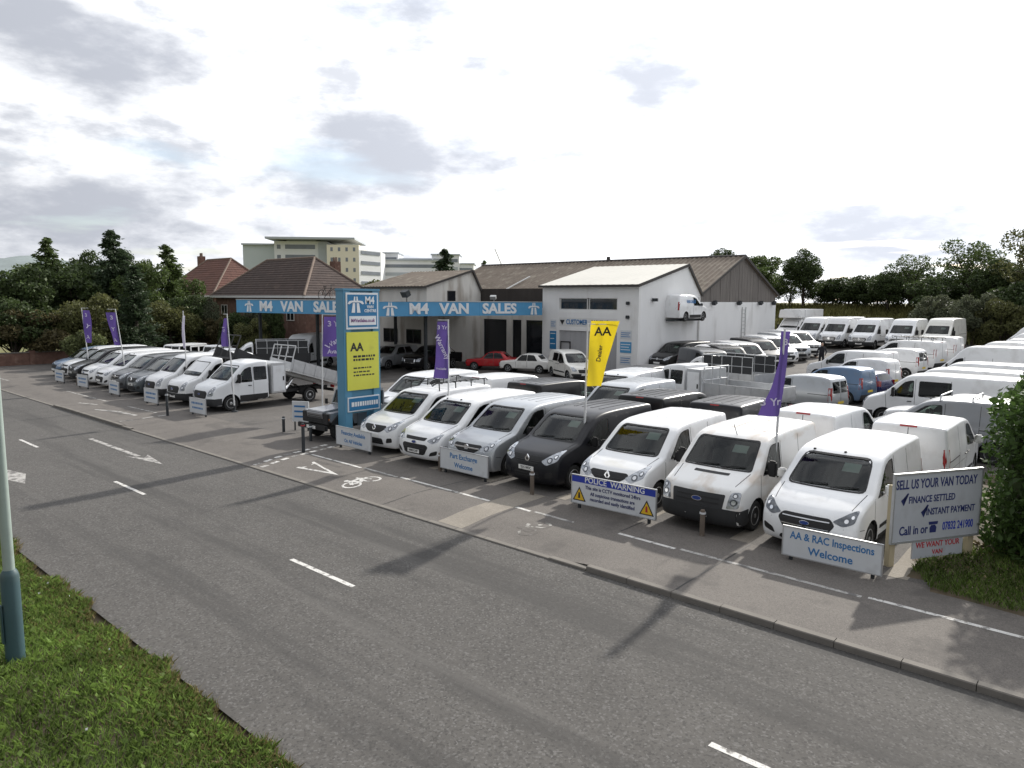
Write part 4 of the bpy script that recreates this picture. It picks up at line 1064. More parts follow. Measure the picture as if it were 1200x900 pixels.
def seam(x0, z0, x1, z1, w=0.014):
    d = Vector((x1 - x0, z1 - z0)).normalized(); q = Vector((-d.y, d.x)) * w / 2
    return [(x0 + q.x, z0 + q.y), (x0 - q.x, z0 - q.y), (x1 - q.x, z1 - q.y), (x1 + q.x, z1 + q.y)]
def rect(a, b, c, d): return [(a, c), (b, c), (b, d), (a, d)]
def badge(P, kind, y, z, s=0.1):
    c, nn, _ = shoot(P.bvh, (y, z), 'x', -1); g = G(); x0 = c.x - 0.03
    if kind == 'diamond':
        o = [(0, 1), (.72, 0), (0, -1), (-.72, 0)]; i_ = [(0, .55), (.36, 0), (0, -.55), (-.36, 0)]
        for k in range(4):
            q = [o[k], o[(k + 1) % 4], i_[(k + 1) % 4], i_[k]]; g.prism([(y + a * s, z + b * s) for a, b in q], x0, x0 + .03, 'x')
        m = 'chrome'
    elif kind == 'oval':
        g.prism([(y + 1.6 * s * math.cos(t), z + .72 * s * math.sin(t)) for t in [2 * math.pi * k / 18 for k in range(18)]], x0, x0 + .03, 'x'); m = 'chrome'
    else:
        g.prism([(y + s * math.cos(t), z + s * math.sin(t)) for t in [2 * math.pi * k / 18 for k in range(18)]], x0, x0 + .03, 'x'); m = 'chrome'
    P.g('badge', g, m, smooth=40)
    if kind == 'oval':
        g = G(); g.prism([(y + 1.4 * s * math.cos(t), z + .58 * s * math.sin(t)) for t in [2 * math.pi * k / 18 for k in range(18)]], x0 - .006, x0, 'x'); P.g('badge_plate', g, 'badge_blue', len(P.parts) - 1)
mat('badge_blue', (0.02, 0.05, 0.22), 0.3, var=0.1, scale=9)
def ribs(x0, x1, ys, w=0.035): return [('roof_rib', rect(x0, x1, y - w, y + w), 'PAINT', 0.008) for y in ys]

# ---- mid-size panel van, swept nose, big corner headlamps, diamond badge on a black grille band
def van_swept(rack=False, kind='diamond', bumper='PAINT', plate='', rearglass=False):
    P = make_vehicle(5.0, 1.96,
        [(0.10, 0.20, .05), (0.015, 0.34, .1), (0.0, 0.60, .12), (0.06, 0.86, .1), (0.20, 1.00, .1), (0.60, 1.13, .2), (1.05, 1.235, .08), (1.86, 1.83, .16), (2.25, 1.935, .3), (3.1, 1.97, .4), (4.7, 1.965, .12), (4.91, 1.93, .06), (4.975, 1.45, .2), (5.0, 0.8, .1), (4.99, 0.42, .08), (4.93, 0.26, .05), (4.4, 0.22, 0), (0.7, 0.18, 0)],
        (0.90, 4.0), rpoly([(-.76, 1.25, .1), (-.66, 1.80, .1), (.66, 1.80, .1), (.76, 1.25, .1)]), belt=1.10, tumble=.14,
        side_windows=[('side_window', rpoly([(1.42, 1.17, .05), (2.02, 1.66, .08), (2.16, 1.73, .08), (2.50, 1.75, .06), (2.52, 1.17, .05)]), None)],
        rear_windows=[rpoly(rect(.08, .62, 1.2, 1.7)), rpoly(rect(-.62, -.08, 1.2, 1.7))] if rearglass else [],
        front=[('grille', rpoly([(-.56, .86, .04), (-.30, .70, .1), (.30, .70, .1), (.56, .86, .04), (.50, .93, .05), (-.50, .93, .05)]), 'trim', .006, False),
               ('lower_intake', rpoly([(-.48, .32), (.48, .32), (.42, .52), (-.42, .52)]), 'trim', .005, False),
               ('headlight', rpoly([(.46, .82, .05), (.62, .72, .06), (.90, .86, .05), (.90, 1.10, .05), (.80, 1.08, .06)]), 'lamp' if kind != 'bar' else 'lamp', .008, True),
               ('fog_recess', rpoly([(.58, .38), (.82, .42), (.80, .56), (.62, .54)]), 'trim', .006, True)] +
              ([('bumper', rpoly([(-.93, .22), (.93, .22), (.93, .54), (-.93, .54)], .06), 'bumper_grey', .004, False)] if bumper != 'PAINT' else []),
        rear=[('rear_bumper', rpoly(rect(-.94, .94, .28, .56)), 'bumper_grey', .02, False),
              ('door_gap', rect(-.008, .008, .58, 1.86), 'trim', .003, False), ('brake_light', rect(-.14, .14, 1.885, 1.915), 'lamp_red', .01, False), ('rear_plate', rect(-.26, .26, .68, .79), 'plate_yellow', .01, False)],
        sides=[('door_gap', seam(1.16, 1.18, 1.20, .42), 'trim', .002), ('door_gap', seam(2.60, 1.8, 2.62, .36), 'trim', .002), ('door_gap', seam(3.62, 1.82, 3.62, .55), 'trim', .002), ('slide_rail', rect(3.62, 4.85, 1.12, 1.145), 'trim', .004),
               ('rub_strip', rect(1.40, 3.50, .50, .585), 'trim', .012), ('door_gap', seam(2.62, .92, 4.86, .90, .008), 'trim', .001), ('fuel_flap', rpoly(rect(2.70, 2.86, .72, .88), .03), 'PAINT', .006), ('sill', rect(1.36, 3.54, .24, .33), 'trim', .004), ('bumper_gap', seam(.10, .66, .50, .60, .012), 'trim', .001)],
        top=ribs(2.7, 4.7, (-.45, -.15, .15, .45)), mirror=(1.62, 1.22, .27), plate=(0, .60 if kind == 'diamond' else .58, plate), bulk=2.6, dash=1.3, handles=((2.40, 1.0), (2.78, 1.0)), tail=(.86, 1.46, 'lamp_red'), shut=(1.09, 1.22, .78, .83), lamps=((.70, .86, .07), (.82, .95, .05)), slats=[(-.42, -.12, .80, .014, 'bumper_grey'), (.12, .42, .80, .014, 'bumper_grey'), (-.36, .36, .75, .014, 'bumper_grey'), (-.40, .40, .46, .016, 'bumper_grey'), (-.42, .42, .39, .016, 'bumper_grey')])
    if kind == 'diamond': badge(P, 'diamond', 0, .845, .12)
    else:
        g = G(); c, _, _ = shoot(P.bvh, (0, .84), 'x', -1)
        g.box((c.x - .012, 0, .845), (.05, 1.0, .045)); P.g('grille_bar', g, 'chrome', bevel=.015); badge(P, 'ring', 0, .845, .085)
    if rack:
        g = G()
        for s in (-1, 1):
            g.tube([(2.05, s * .70, 2.10), (2.2, s * .72, 2.18), (4.75, s * .72, 2.18), (4.85, s * .70, 2.10)], .02, 6)
            for x in (2.35, 3.15, 3.95, 4.65): g.tube([(x, s * .74, 1.90), (x, s * .72, 2.18)], .02, 6)
        for k in range(9): x = 2.2 + k * .31; g.tube([(x, -.72, 2.15), (x, .72, 2.15)], .016, 6)
        g.tube([(2.05, -.70, 2.10), (2.0, -.66, 2.24), (2.0, .66, 2.24), (2.05, .70, 2.10)], .018, 6)
        P.g('roof_rack', g, 'trim', smooth=50)
    return P

# ---- rounded panel van, long sloping bonnet, hexagonal mouth, oval badge
def van_round(face='new', windows=False, plate='', bars=False):
    fr = [('headlight', rpoly([(.50, .80, .04), (.70, .72, .06), (.88, .80, .05), (.90, 1.02, .06), (.78, .98, .06)]), 'lamp' if face == 'old' else 'lamp_dark', .008, True),
          ('fog_recess', rpoly([(.60, .34), (.86, .40), (.88, .54), (.66, .46)]), 'trim', .006, True)]
    if face == 'new': fr += [('grille', rpoly([(-.56, .72, .05), (-.42, .52, .06), (.42, .52, .06), (.56, .72, .05), (.46, .84, .06), (-.46, .84, .06)]), 'trim', .006, False), ('lower_intake', rpoly([(-.52, .28), (.52, .28), (.48, .38), (-.48, .38)]), 'trim', .005, False)]
    else: fr += [('grille', rpoly([(-.58, .62, .06), (-.44, .36, .08), (.44, .36, .08), (.58, .62, .06), (.48, .68, .05), (-.48, .68, .05)]), 'trim', .006, False), ('upper_grille', rpoly([(-.42, .79, .03), (.42, .79, .03), (.48, .88, .03), (-.48, .88, .03)]), 'trim', .006, False)]
    sw = [('side_window', rpoly([(1.30, 1.14, .04), (2.00, 1.66, .1), (2.14, 1.72, .08), (2.46, 1.74, .08), (2.48, 1.20, .06), (1.85, 1.14, .1)]), None)]
    if windows: sw += [('side_window', rpoly(rect(2.62, 3.5, 1.2, 1.72), .07), 'glass_dark'), ('side_window', rpoly(rect(3.6, 4.7, 1.2, 1.70), .07), 'glass_dark')]
    P = make_vehicle(4.97, 1.98,
        [(0.12, 0.20, .05), (0.02, 0.32, .1), (0.0, 0.58, .15), (0.05, 0.80, .12), (0.20, 0.96, .15), (0.62, 1.12, .25), (1.02, 1.215, .06), (1.84, 1.80, .18), (2.2, 1.91, .3), (3.0, 1.955, .4), (4.66, 1.955, .12), (4.89, 1.92, .06), (4.945, 1.45, .2), (4.97, 0.8, .1), (4.96, 0.42, .08), (4.90, 0.26, .05), (4.4, 0.22, 0), (0.7, 0.18, 0)],
        (1.00, 3.93), rpoly([(-.78, 1.235, .12), (-.67, 1.77, .14), (.67, 1.77, .14), (.78, 1.235, .12)]), belt=1.10, tumble=.14, nose=.23,
        side_windows=sw, rear_windows=[rpoly(rect(.08, .66, 1.2, 1.72)), rpoly(rect(-.66, -.08, 1.2, 1.72))] if windows else [], front=fr,
        rear=[('rear_bumper', rpoly(rect(-.94, .94, .28, .54)), 'bumper_grey', .02, False),
              ('door_gap', rect(-.008, .008, .56, 1.86), 'trim', .003, False), ('brake_light', rect(-.20, .20, 1.875, 1.912), 'lamp_red', .014, False), ('rear_plate', rect(-.26, .26, .66, .77), 'plate_yellow', .01, False)],
        sides=[('door_gap', seam(1.12, 1.14, 1.18, .42), 'trim', .002), ('door_gap', seam(2.56, 1.8, 2.58, .36), 'trim', .002), ('door_gap', seam(3.55, 1.82, 3.55, .55), 'trim', .002), ('slide_rail', rect(3.56, 4.80, 1.05, 1.075), 'trim', .004),
               ('rub_strip', rect(1.50, 3.42, .46, .53), 'trim', .012), ('door_gap', seam(2.58, .86, 4.80, .86, .008), 'trim', .001), ('fuel_flap', rpoly(rect(2.66, 2.82, .70, .86), .03), 'PAINT', .006), ('sill', rect(1.46, 3.46, .24, .32), 'trim', .004), ('bumper_gap', seam(.12, .68, .58, .62, .012), 'trim', .001)],
        top=ribs(2.55, 4.65, (-.48, -.24, 0, .24, .48), .04), mirror=(1.66, 1.24, .24), plate=(0, .46 if face == 'old' else .44, plate), bulk=2.6, dash=1.25, handles=((2.36, 1.0), (2.76, 1.0)), wstyle='alloy' if windows else 'cap', mirror_m='PAINT', tail=(.82, 1.40, 'lamp_red'), shut=(1.0, 1.20, .76, .84), lamps=((.74, .83, .06), (.83, .90, .045)), slats=[(-.46, .46, .62 if face == 'new' else .56, .02, 'chrome' if face == 'new' else 'bumper_grey'), (-.44, .44, .56 if face == 'new' else .49, .016, 'bumper_grey'), (-.46, .46, .77 if face == 'new' else .42, .02, 'chrome' if face == 'new' else 'bumper_grey')])
    badge(P, 'oval', 0, .70 if face == 'new' else .735, .062)
    for y in (-.55, .1):
        g = G(); c, _, _ = shoot(P.bvh, (1.95, y), 'z', 1); g.box((1.97, y, c.z + .012), (.06, .05, .05)); P.g('roof_marker', g, 'trim', bevel=.01)
    if bars:
        for x in (2.4, 3.3, 4.3):
            g = G(); g.tube([(x, -.86, 1.88), (x, -.80, 2.06), (x, .80, 2.06), (x, .86, 1.88)], .025, 8); P.g('roof_bar', g, 'alu', smooth=40)
    return P

# ---- older boxy panel van, grey bumper and grille, tall rectangular lamps
def van_boxy(plate=''):
    P = make_vehicle(4.9, 1.97,
        [(0.10, 0.24, .05), (0.01, 0.34, .08), (0.0, 0.62, .06), (0.03, 0.82, .06), (0.10, 1.02, .08), (0.24, 1.08, .1), (0.90, 1.30, .06), (1.58, 1.90, .14), (1.92, 2.01, .25), (2.8, 2.05, .4), (4.55, 2.04, .2), (4.80, 1.98, .1), (4.87, 1.45, .2), (4.9, 0.8, .1), (4.89, 0.46, .08), (4.85, 0.32, .05), (4.4, 0.27, 0), (0.7, 0.22, 0)],
        (0.96, 3.86), rpoly([(-.80, 1.32, .07), (-.72, 1.87, .09), (.72, 1.87, .09), (.80, 1.32, .07)]), belt=1.2, tumble=.12, nose=.17, noselen=1.1, taper=.06,
        side_windows=[('side_window', rpoly([(1.22, 1.22, .04), (1.72, 1.76, .08), (1.85, 1.80, .06), (2.22, 1.80, .06), (2.22, 1.22, .06)]), None)],
        front=[('bumper', rpoly([(-.95, .26), (.95, .26), (.95, .60), (.60, .62), (-.60, .62), (-.95, .60)], .06), 'bumper_grey', .03, False), ('grille', rpoly([(-.58, .62, .02), (.58, .62, .02), (.62, .92, .04), (-.62, .92, .04)]), 'bumper_grey', .012, False),
               ('grille_slot', rpoly(rect(-.50, .50, .70, .735), .01), 'trim', .018, False), ('grille_slot', rpoly(rect(-.50, .50, .80, .835), .01), 'trim', .018, False), ('headlight', rpoly([(.66, .64, .03), (.90, .66, .04), (.92, 1.00, .06), (.72, .98, .08)]), 'lamp', .010, True),
               ('bonnet_vent', rpoly([(-.42, 1.215), (.42, 1.215), (.42, 1.245), (-.42, 1.245)], .01), 'trim', .006, False)],
        rear=[('rear_bumper', rpoly(rect(-.94, .94, .34, .6)), 'bumper_grey', .02, False), ('door_gap', rect(-.008, .008, .6, 1.95), 'trim', .003, False)],
        sides=[('door_gap', seam(1.10, 1.25, 1.18, .45), 'trim', .002), ('door_gap', seam(2.30, 1.86, 2.32, .40), 'trim', .002), ('door_gap', seam(3.40, 1.86, 3.40, .55), 'trim', .002), ('slide_rail', rect(3.42, 4.72, 1.2, 1.225), 'trim', .004), ('rub_strip', rect(1.42, 3.40, .56, .64), 'trim', .012), ('bumper_side', rect(.14, .53, .29, .595), 'bumper_grey', .014), ('sill', rect(1.42, 3.42, .29, .36), 'bumper_grey', .006)],
        top=ribs(2.3, 4.6, (-.5, -.25, 0, .25, .5), .05), mirror=(1.42, 1.36, .36), plate=(0, .46, plate), bulk=2.4, dash=1.12, handles=((2.08, 1.05), (2.46, 1.05)), arch=.42, rad=.34, mirror_m='trim', tail=(.82, 1.48, 'lamp_red'), shut=(1.0, 1.27, .70, .82), lamps=((.80, .78, .075), (.82, .92, .055)))
    badge(P, 'oval', 0, .775, .075)
    g = G(); c, _, _ = shoot(P.bvh, (1.75, .1), 'z', 1); g.tube([(1.75, .1, c.z), (1.55, .1, c.z + .28)], .008, 5); P.g('aerial', g, 'trim')
    return P

# ---- large van with short bonnet; roof height H; cab only when cab=True
def van_large(L=5.6, H=2.6, cab=False, crew=False, Lt=None, face='oval', rear_axle=None, rear=True, windows=False, dark_face=True, step=0.0):
    Lc = (2.95 if crew else 2.15) if cab else L
    zr = 2.22 if (cab or H < 2.4) else H
    ol = [(0.10, 0.26, .05), (0.01, 0.38, .08), (0.0, 0.66, .08), (0.04, 0.95, .1), (0.20, 1.14, .12), (0.88, 1.37, .06), (1.58, 2.02, .14)]
    if zr > 2.4: ol += [(1.82, zr - .28, .2), (2.15, zr - .05, .25), (3.2, zr, .4)]
    else: ol += [(1.82, 2.15, .12), (1.98 if (cab and not crew) else 2.5, 2.205 if (cab and not crew) else 2.22, .1)]
    if cab: ol += [(Lc - .04, 2.2, .05), (Lc, 2.05, .08), (Lc, .5, .05), (Lc - .05, .42, .03)]
    else: ol += [(L - .35, zr - .01, .15), (L - .12, zr - .06, .1), (L - .04, 1.5, .2), (L, .8, .1), (L - .01, .5, .08), (L - .05, .36, .05), (L - .5, .32, 0)]
    ol += [(0.7, 0.26, 0)]
    sw = [('side_window', rpoly([(1.20, 1.28, .05), (1.66, 1.78, .1), (1.80, 1.90, .08), (2.02, 1.93, .06), (2.04, 1.28, .06)]), None)]
    if crew: sw += [('side_window', rpoly(rect(2.16, 2.78, 1.34, 1.92), .07), None)]
    if windows: sw += [('side_window', rpoly(rect(2.25, 3.35, 1.34, 1.92), .07), 'glass_dark')]
    xw = rear_axle or (Lt or L) - 1.35
    sides = [('bumper_side', rect(.14, .56, .31, .61), 'bumper_grey', .012), ('door_gap', seam(1.02, 1.32, 1.10, .55), 'trim', .002), ('door_gap', seam(2.10, 2.0, 2.11, .45), 'trim', .002), ('rub_strip', rect(1.42, Lc - .12 if cab else xw - .5, .38 if cab else .50, .68), 'trim', .012)]
    if not cab: sides += [('door_gap', seam(3.35, 2.0, 3.35, .6), 'trim', .002), ('slide_rail', rect(3.38, L - .25, 1.3, 1.33), 'trim', .004), ('crease_shade_line', rect(2.3, L - .2, 1.02, 1.04), 'trim', .001)]  # crease is a dark strip painted for its shade line
    fr = [('bumper', rpoly([(-.96, .28), (.96, .28), (.96, .62), (.55, .60), (-.55, .60), (-.96, .62)], .06), 'bumper_grey', .022, False),
          ('grille', rpoly([(-.50, .62, .04), (.50, .62, .04), (.58, .86, .06), (.46, .94, .05), (-.46, .94, .05), (-.58, .86, .06)]), 'trim', .012, False),
          ('headlight', rpoly([(.60, .72, .04), (.90, .74, .05), (.93, 1.10, .05), (.80, 1.16, .06), (.68, .98, .06)]), 'lamp', .010, True)]
    P = make_vehicle(Lc, 2.02, ol, (1.0, xw), rpoly([(-.80, 1.40, .07), (-.72, 1.98, .09), (.72, 1.98, .09), (.80, 1.40, .07)]), belt=1.25, tumble=.10, nose=.20, noselen=1.1, taper=.06,
        side_windows=sw, front=fr,
        rear=[] if cab else [('rear_bumper', rpoly(rect(-.96, .96, .36, .62)), 'bumper_grey', .02, False), ('door_gap', rect(-.008, .008, .62, zr - .1), 'trim', .003, False), ('rear_window', rpoly(rect(.1, .7, 1.35, 1.9)), 'glass_dark', .004, True)],
        sides=sides, top=[] if cab else ribs(2.6, L - .4, (-.55, -.28, 0, .28, .55), .04), mirror=(1.36, 1.46, .40), plate=(0, .45, ''), bulk=(2.8 if crew else 2.05) if cab else 2.3, dash=1.1, handles=((1.92, 1.1),), arch=.43, rad=.35, Ltotal=Lt or L, grid=.2, seatz=.9, wstyle='steel', tail=None if cab else (.85, 1.5, 'lamp_red'), shut=(1.14, 1.34, .76, .84), lamps=((.78, .88, .075), (.83, 1.02, .05)), slats=[(-.5, .5, .70, .02, 'bumper_grey'), (-.5, .5, .88, .02, 'bumper_grey')])
    if face == 'oval': badge(P, 'oval', 0, .80, .07)
    elif face == 'ring': badge(P, 'ring', 0, .82, .10)
    else: badge(P, 'diamond', 0, .84, .12)
    if face != 'oval':
        g = G(); c, _, _ = shoot(P.bvh, (0, .78), 'x', -1)
        for z in (.70, .78, .86): g.box((c.x - .02, 0, z), (.03, 1.0, .02))
        P.g('grille_bar', g, 'chrome')
    return P

# ---- small car-derived van
def van_small(L=4.3, H=1.84, rearglass=False, windows=False):
    sw = [('side_window', rpoly([(1.40, 1.10, .04), (1.95, 1.52, .1), (2.15, 1.60, .08), (2.44, 1.61, .06), (2.46, 1.10, .05)]), None)]
    if windows: sw += [('side_window', rpoly(rect(2.58, 3.4, 1.12, 1.60), .06), 'glass_dark')]
    P = make_vehicle(L, 1.80,
        [(0.10, 0.20, .05), (0.02, 0.32, .1), (0.0, 0.55, .12), (0.06, 0.76, .12), (0.22, 0.90, .15), (0.80, 1.05, .25), (1.12, 1.10, .06), (1.85, 1.64, .18), (2.2, 1.76, .3), (3.0, H, .4), (L - .5, H - .02, .2), (L - .14, H - .1, .12), (L - .05, 1.3, .2), (L, 0.7, .1), (L - .01, 0.4, .08), (L - .08, 0.25, .05), (L - .5, 0.2, 0), (0.7, 0.17, 0)],
        (0.86, L - .75), rpoly([(-.70, 1.12, .1), (-.60, 1.61, .12), (.60, 1.61, .12), (.70, 1.12, .1)]), belt=1.0, tumble=.20, nose=.26,
        side_windows=sw,
        front=[('grille', rpoly([(-.40, .52), (.40, .52), (.46, .74), (-.46, .74)], .05), 'trim', .006, False), ('bumper', rpoly([(-.85, .22), (.85, .22), (.85, .48), (-.85, .48)], .06), 'bumper_grey', .006, False), ('headlight', rpoly([(.50, .66), (.80, .62), (.84, .90), (.70, .92)], .06), 'lamp', .008, True)],
        rear=[('rear_bumper', rpoly(rect(-.85, .85, .26, .52)), 'bumper_grey', .02, False), ('door_gap', rect(-.008, .008, .54, H - .1), 'trim', .003, False), ('rear_plate', rect(-.26, .26, .62, .73), 'plate_yellow', .01, False)] + ([('rear_window', rpoly(rect(.06, .64, 1.1, 1.6)), 'glass_dark', .005, True)] if rearglass else []),
        sides=[('door_gap', seam(1.2, 1.1, 1.25, .4), 'trim', .002), ('door_gap', seam(2.52, 1.68, 2.54, .34), 'trim', .002), ('slide_rail', rect(3.3, L - .2, 1.02, 1.045), 'trim', .004), ('rub_strip', rect(1.35, L - 1.2, .44, .52), 'trim', .012)],
        mirror=(1.66, 1.13, .18), plate=(0, .42, ''), bulk=2.55, dash=1.35, handles=((2.34, .95), (2.7, .95)), rad=.31, arch=.37, seatz=.62, tail=(.76, 1.36, 'lamp_red'))
    badge(P, 'ring', 0, .80, .07)
    return P

# ---- cars and pick-ups
def car(L, W, outline, wheels, ws, sides_w, belt, front, rear, arch=.36, rad=.31, tumble=.42, bulk=99, dash=1.4, mirror=None, nose=.2, rear_windows=(), sides=(), wstyle='alloy', seatz=.5, Lt=None, r=.08, crown=.05, plate=None, noselen=1.0, taper=.06, rtaper=.04, tail=None):
    return make_vehicle(L, W, outline, wheels, ws, belt=belt, tumble=tumble, r=r, nose=nose, crown=crown, noselen=noselen, side_windows=sides_w, rear_windows=rear_windows, front=front, rear=rear, sides=sides, arch=arch, rad=rad, bulk=bulk, dash=dash, mirror=mirror, plate=plate, seatz=seatz, Ltotal=Lt, wstyle=wstyle, taper=taper, rtaper=rtaper, grid=.16, tail=tail)

def suv():
    return car(4.6, 1.86, [(0.08, .28, .05), (0, .45, .1), (0, .75, .1), (.1, .98, .12), (.5, 1.08, .2), (1.35, 1.14, .06), (1.98, 1.62, .16), (2.4, 1.72, .3), (3.9, 1.70, .3), (4.3, 1.62, .12), (4.48, 1.12, .1), (4.56, .8, .08), (4.6, .5, .08), (4.52, .32, .05)],
        (.9, 3.6), rpoly([(-.70, 1.16), (-.58, 1.59), (.58, 1.59), (.70, 1.16)], .08),
        [('side_window', rpoly([(1.75, 1.12), (2.1, 1.50), (2.3, 1.56), (2.68, 1.57), (2.70, 1.12)], .05), 'glass_dark'), ('side_window', rpoly([(2.80, 1.12), (2.80, 1.57), (3.4, 1.56), (3.6, 1.12)], .05), 'glass_dark')], 1.08,
        [('grille', rpoly([(-.42, .62), (.42, .62), (.46, .86), (-.46, .86)], .04), 'trim', .006, False), ('headlight', rpoly([(.52, .72), (.82, .72), (.86, .94), (.6, .92)], .05), 'lamp', .008, True), ('bumper', rpoly(rect(-.86, .86, .32, .56), .06), 'bumper_grey', .006, False)],
        [('rear_window', rpoly(rect(-.6, .6, 1.18, 1.55), .06), 'glass_dark', .004, False), ], arch=.40, rad=.36, tumble=.34, bulk=2.9, dash=1.5, mirror=(1.75, 1.16, .18), seatz=.7, tail=(.82, 1.12, 'lamp_red'),
        sides=[('door_gap', seam(1.5, 1.1, 1.55, .45), 'trim', .002), ('door_gap', seam(2.74, 1.6, 2.74, .4), 'trim', .002)])
def estate():
    return car(4.6, 1.78, [(0.08, .2, .05), (0, .4, .1), (.02, .62, .1), (.15, .78, .12), (.6, .88, .2), (1.35, .95, .06), (2.05, 1.36, .16), (2.5, 1.44, .3), (3.9, 1.42, .3), (4.25, 1.34, .12), (4.48, .95, .1), (4.58, .7, .08), (4.6, .4, .08), (4.5, .24, .05)],
        (.88, 3.6), rpoly([(-.68, .97), (-.54, 1.33), (.54, 1.33), (.68, .97)], .08),
        [('side_window', rpoly([(1.7, .95), (2.2, 1.30), (2.65, 1.34), (2.68, .95)], .05), 'glass_dark'), ('side_window', rpoly([(2.78, .95), (2.78, 1.34), (3.9, 1.32), (4.15, .97)], .05), 'glass_dark')], .92,
        [('grille', rpoly(rect(-.35, .35, .5, .66), .04), 'trim', .006, False), ('headlight', rpoly([(.48, .58), (.80, .58), (.82, .76), (.55, .76)], .05), 'lamp', .008, True)],
        [('rear_window', rpoly(rect(-.58, .58, 1.0, 1.3), .06), 'glass_dark', .004, False), ], bulk=2.9, dash=1.5, mirror=(1.75, .98, .15), tail=(.7, .98, 'lamp_red'))
def classic(plate=''):
    """small 1970s saloon: flat bonnet, boot, upright cabin, round lamps"""
    P = car(4.0, 1.58, [(0.05, .28, .05), (0, .42, .06), (.02, .66, .06), (.10, .78, .06), (1.2, .88, .05), (1.62, 1.27, .12), (1.95, 1.36, .25), (2.6, 1.35, .25), (2.85, 1.27, .1), (3.2, .93, .08), (3.85, .86, .08), (3.96, .74, .06), (4.0, .5, .06), (3.95, .32, .05)],
        (.72, 3.08), rpoly([(-.60, .90), (-.50, 1.25), (.50, 1.25), (.60, .90)], .07),
        [('side_window', rpoly([(1.42, .88), (1.70, 1.22), (2.12, 1.28), (2.12, .88)], .04), 'glass_dark'), ('side_window', rpoly([(2.2, .88), (2.2, 1.28), (2.62, 1.25), (2.92, .9)], .05), 'glass_dark')], .84,
        [('grille', rpoly(rect(-.62, .62, .48, .68), .03), 'trim', .006, False)],
        [('rear_window', rpoly(rect(-.48, .48, .98, 1.24), .05), 'glass_dark', .004, False)], arch=.33, rad=.295, tumble=.30, bulk=2.3, dash=1.25, nose=.07, wstyle='alloy', seatz=.45, tail=(.58, .76, 'lamp_red'),
        sides=[('door_gap', seam(1.3, .86, 1.34, .36), 'trim', .002), ('door_gap', seam(2.16, 1.3, 2.16, .36), 'trim', .002)])
    for y in (-.52, -.30, .30, .52):
        g = G(); c, _, _ = shoot(P.bvh, (y, .58), 'x', -1)
        g.lathe([(.09, -.02), (.088, -.05), (.05, -.065), (.001, -.068)], (c.x, y, .58), 'x', 14); P.g('headlight', g, 'lamp', smooth=40)
    g = G(); g.tube([(.14, -.78, .42), (-.05, -.6, .42), (-.06, .6, .42), (.14, .78, .42)], .035, 6); P.g('bumper', g, 'chrome', smooth=50)
    return P
def pickup(canopy=False):
    L = 5.2
    P = car(3.6, 1.84, [(0.08, .3, .05), (0, .48, .1), (0, .78, .1), (.1, 1.02, .1), (.5, 1.12, .2), (1.4, 1.18, .06), (2.02, 1.66, .16), (2.4, 1.76, .3), (3.2, 1.75, .2), (3.42, 1.68, .1), (3.58, 1.15, .08), (3.6, .5, .05), (3.5, .38, .05)],
        (.95, 4.05), rpoly([(-.68, 1.2), (-.56, 1.63), (.56, 1.63), (.68, 1.2)], .08),
        [('side_window', rpoly([(1.8, 1.16), (2.15, 1.54), (2.32, 1.60), (2.62, 1.61), (2.64, 1.16)], .05), 'glass_dark'), ('side_window', rpoly([(2.74, 1.16), (2.74, 1.61), (3.16, 1.6), (3.34, 1.16)], .05), 'glass_dark')], 1.12,
        [('grille', rpoly([(-.46, .62), (.46, .62), (.5, .94), (-.5, .94)], .04), 'chrome', .006, False), ('grille_mesh', rpoly(rect(-.40, .40, .66, .90), .03), 'trim', .012, False), ('headlight', rpoly([(.54, .74), (.82, .74), (.86, .98), (.6, .96)], .05), 'lamp', .008, True), ('bumper', rpoly(rect(-.86, .86, .34, .6), .06), 'PAINT', .012, False)],
        [], arch=.42, rad=.38, tumble=.34, bulk=2.9, dash=1.5, mirror=(1.8, 1.2, .2), seatz=.75, Lt=L, rtaper=.0,
        sides=[('door_gap', seam(1.5, 1.14, 1.55, .5), 'trim', .002), ('door_gap', seam(2.69, 1.65, 2.69, .45), 'trim', .002)])
    g = G()
    for s in (-1, 1):
        pl = [(3.62, .5), (3.62, 1.14), (5.15, 1.14), (5.15, .5)] + [(4.05 + .43 * math.cos(t), .38 + .43 * math.sin(t)) for t in [0.28 + (math.pi - .56) * k / 12 for k in range(13)]]
        g.prism(pl, s * .90, s * .86)
    g.b2(5.12, 5.18, -.88, .88, .5, 1.14); g.b2(3.62, 5.12, -.86, .86, .62, .66)
    P.g('load_bed', g, 'PAINT', bevel=.012)
    g = G(); g.b2(5.0, 5.22, -.86, .86, .42, .58); P.g('rear_bumper', g, 'trim', bevel=.03)
    for s in (-1, 1):
        g = G(); g.b2(5.14, 5.195, s * .74, s * .89, .74, 1.06); P.g('tail_light', g, 'lamp_red', bevel=.01)
    if canopy:
        b = inflate(rounded([(3.60, 1.15, .03), (3.66, 1.72, .1), (4.9, 1.74, .15), (5.1, 1.15, .03)]), lambda x, z: .88 - .25 * max(0, z - 1.15), .06, lambda x, y, z: (x, y, z)); bv = BVHTree.FromBMesh(b)
        gl = [patch(bv, rpoly(rect(3.85, 4.85, 1.28, 1.58), .05), 'y', s, .004, .01) for s in (-1, 1)]
        P.bm('hardtop', b, 'PAINT')
        for q in gl: P.bm('side_window', q, 'glass_dark')
    else:
        g = G(); g.tube([(3.75, -.8, 1.12), (3.80, -.72, 1.62), (3.80, .72, 1.62), (3.75, .8, 1.12)], .035, 8)
        for s in (-1, 1): g.tube([(3.80, s * .72, 1.60), (4.5, s * .82, 1.14)], .03, 8)
        P.g('roll_bar', g, 'chrome', smooth=50)
    return P
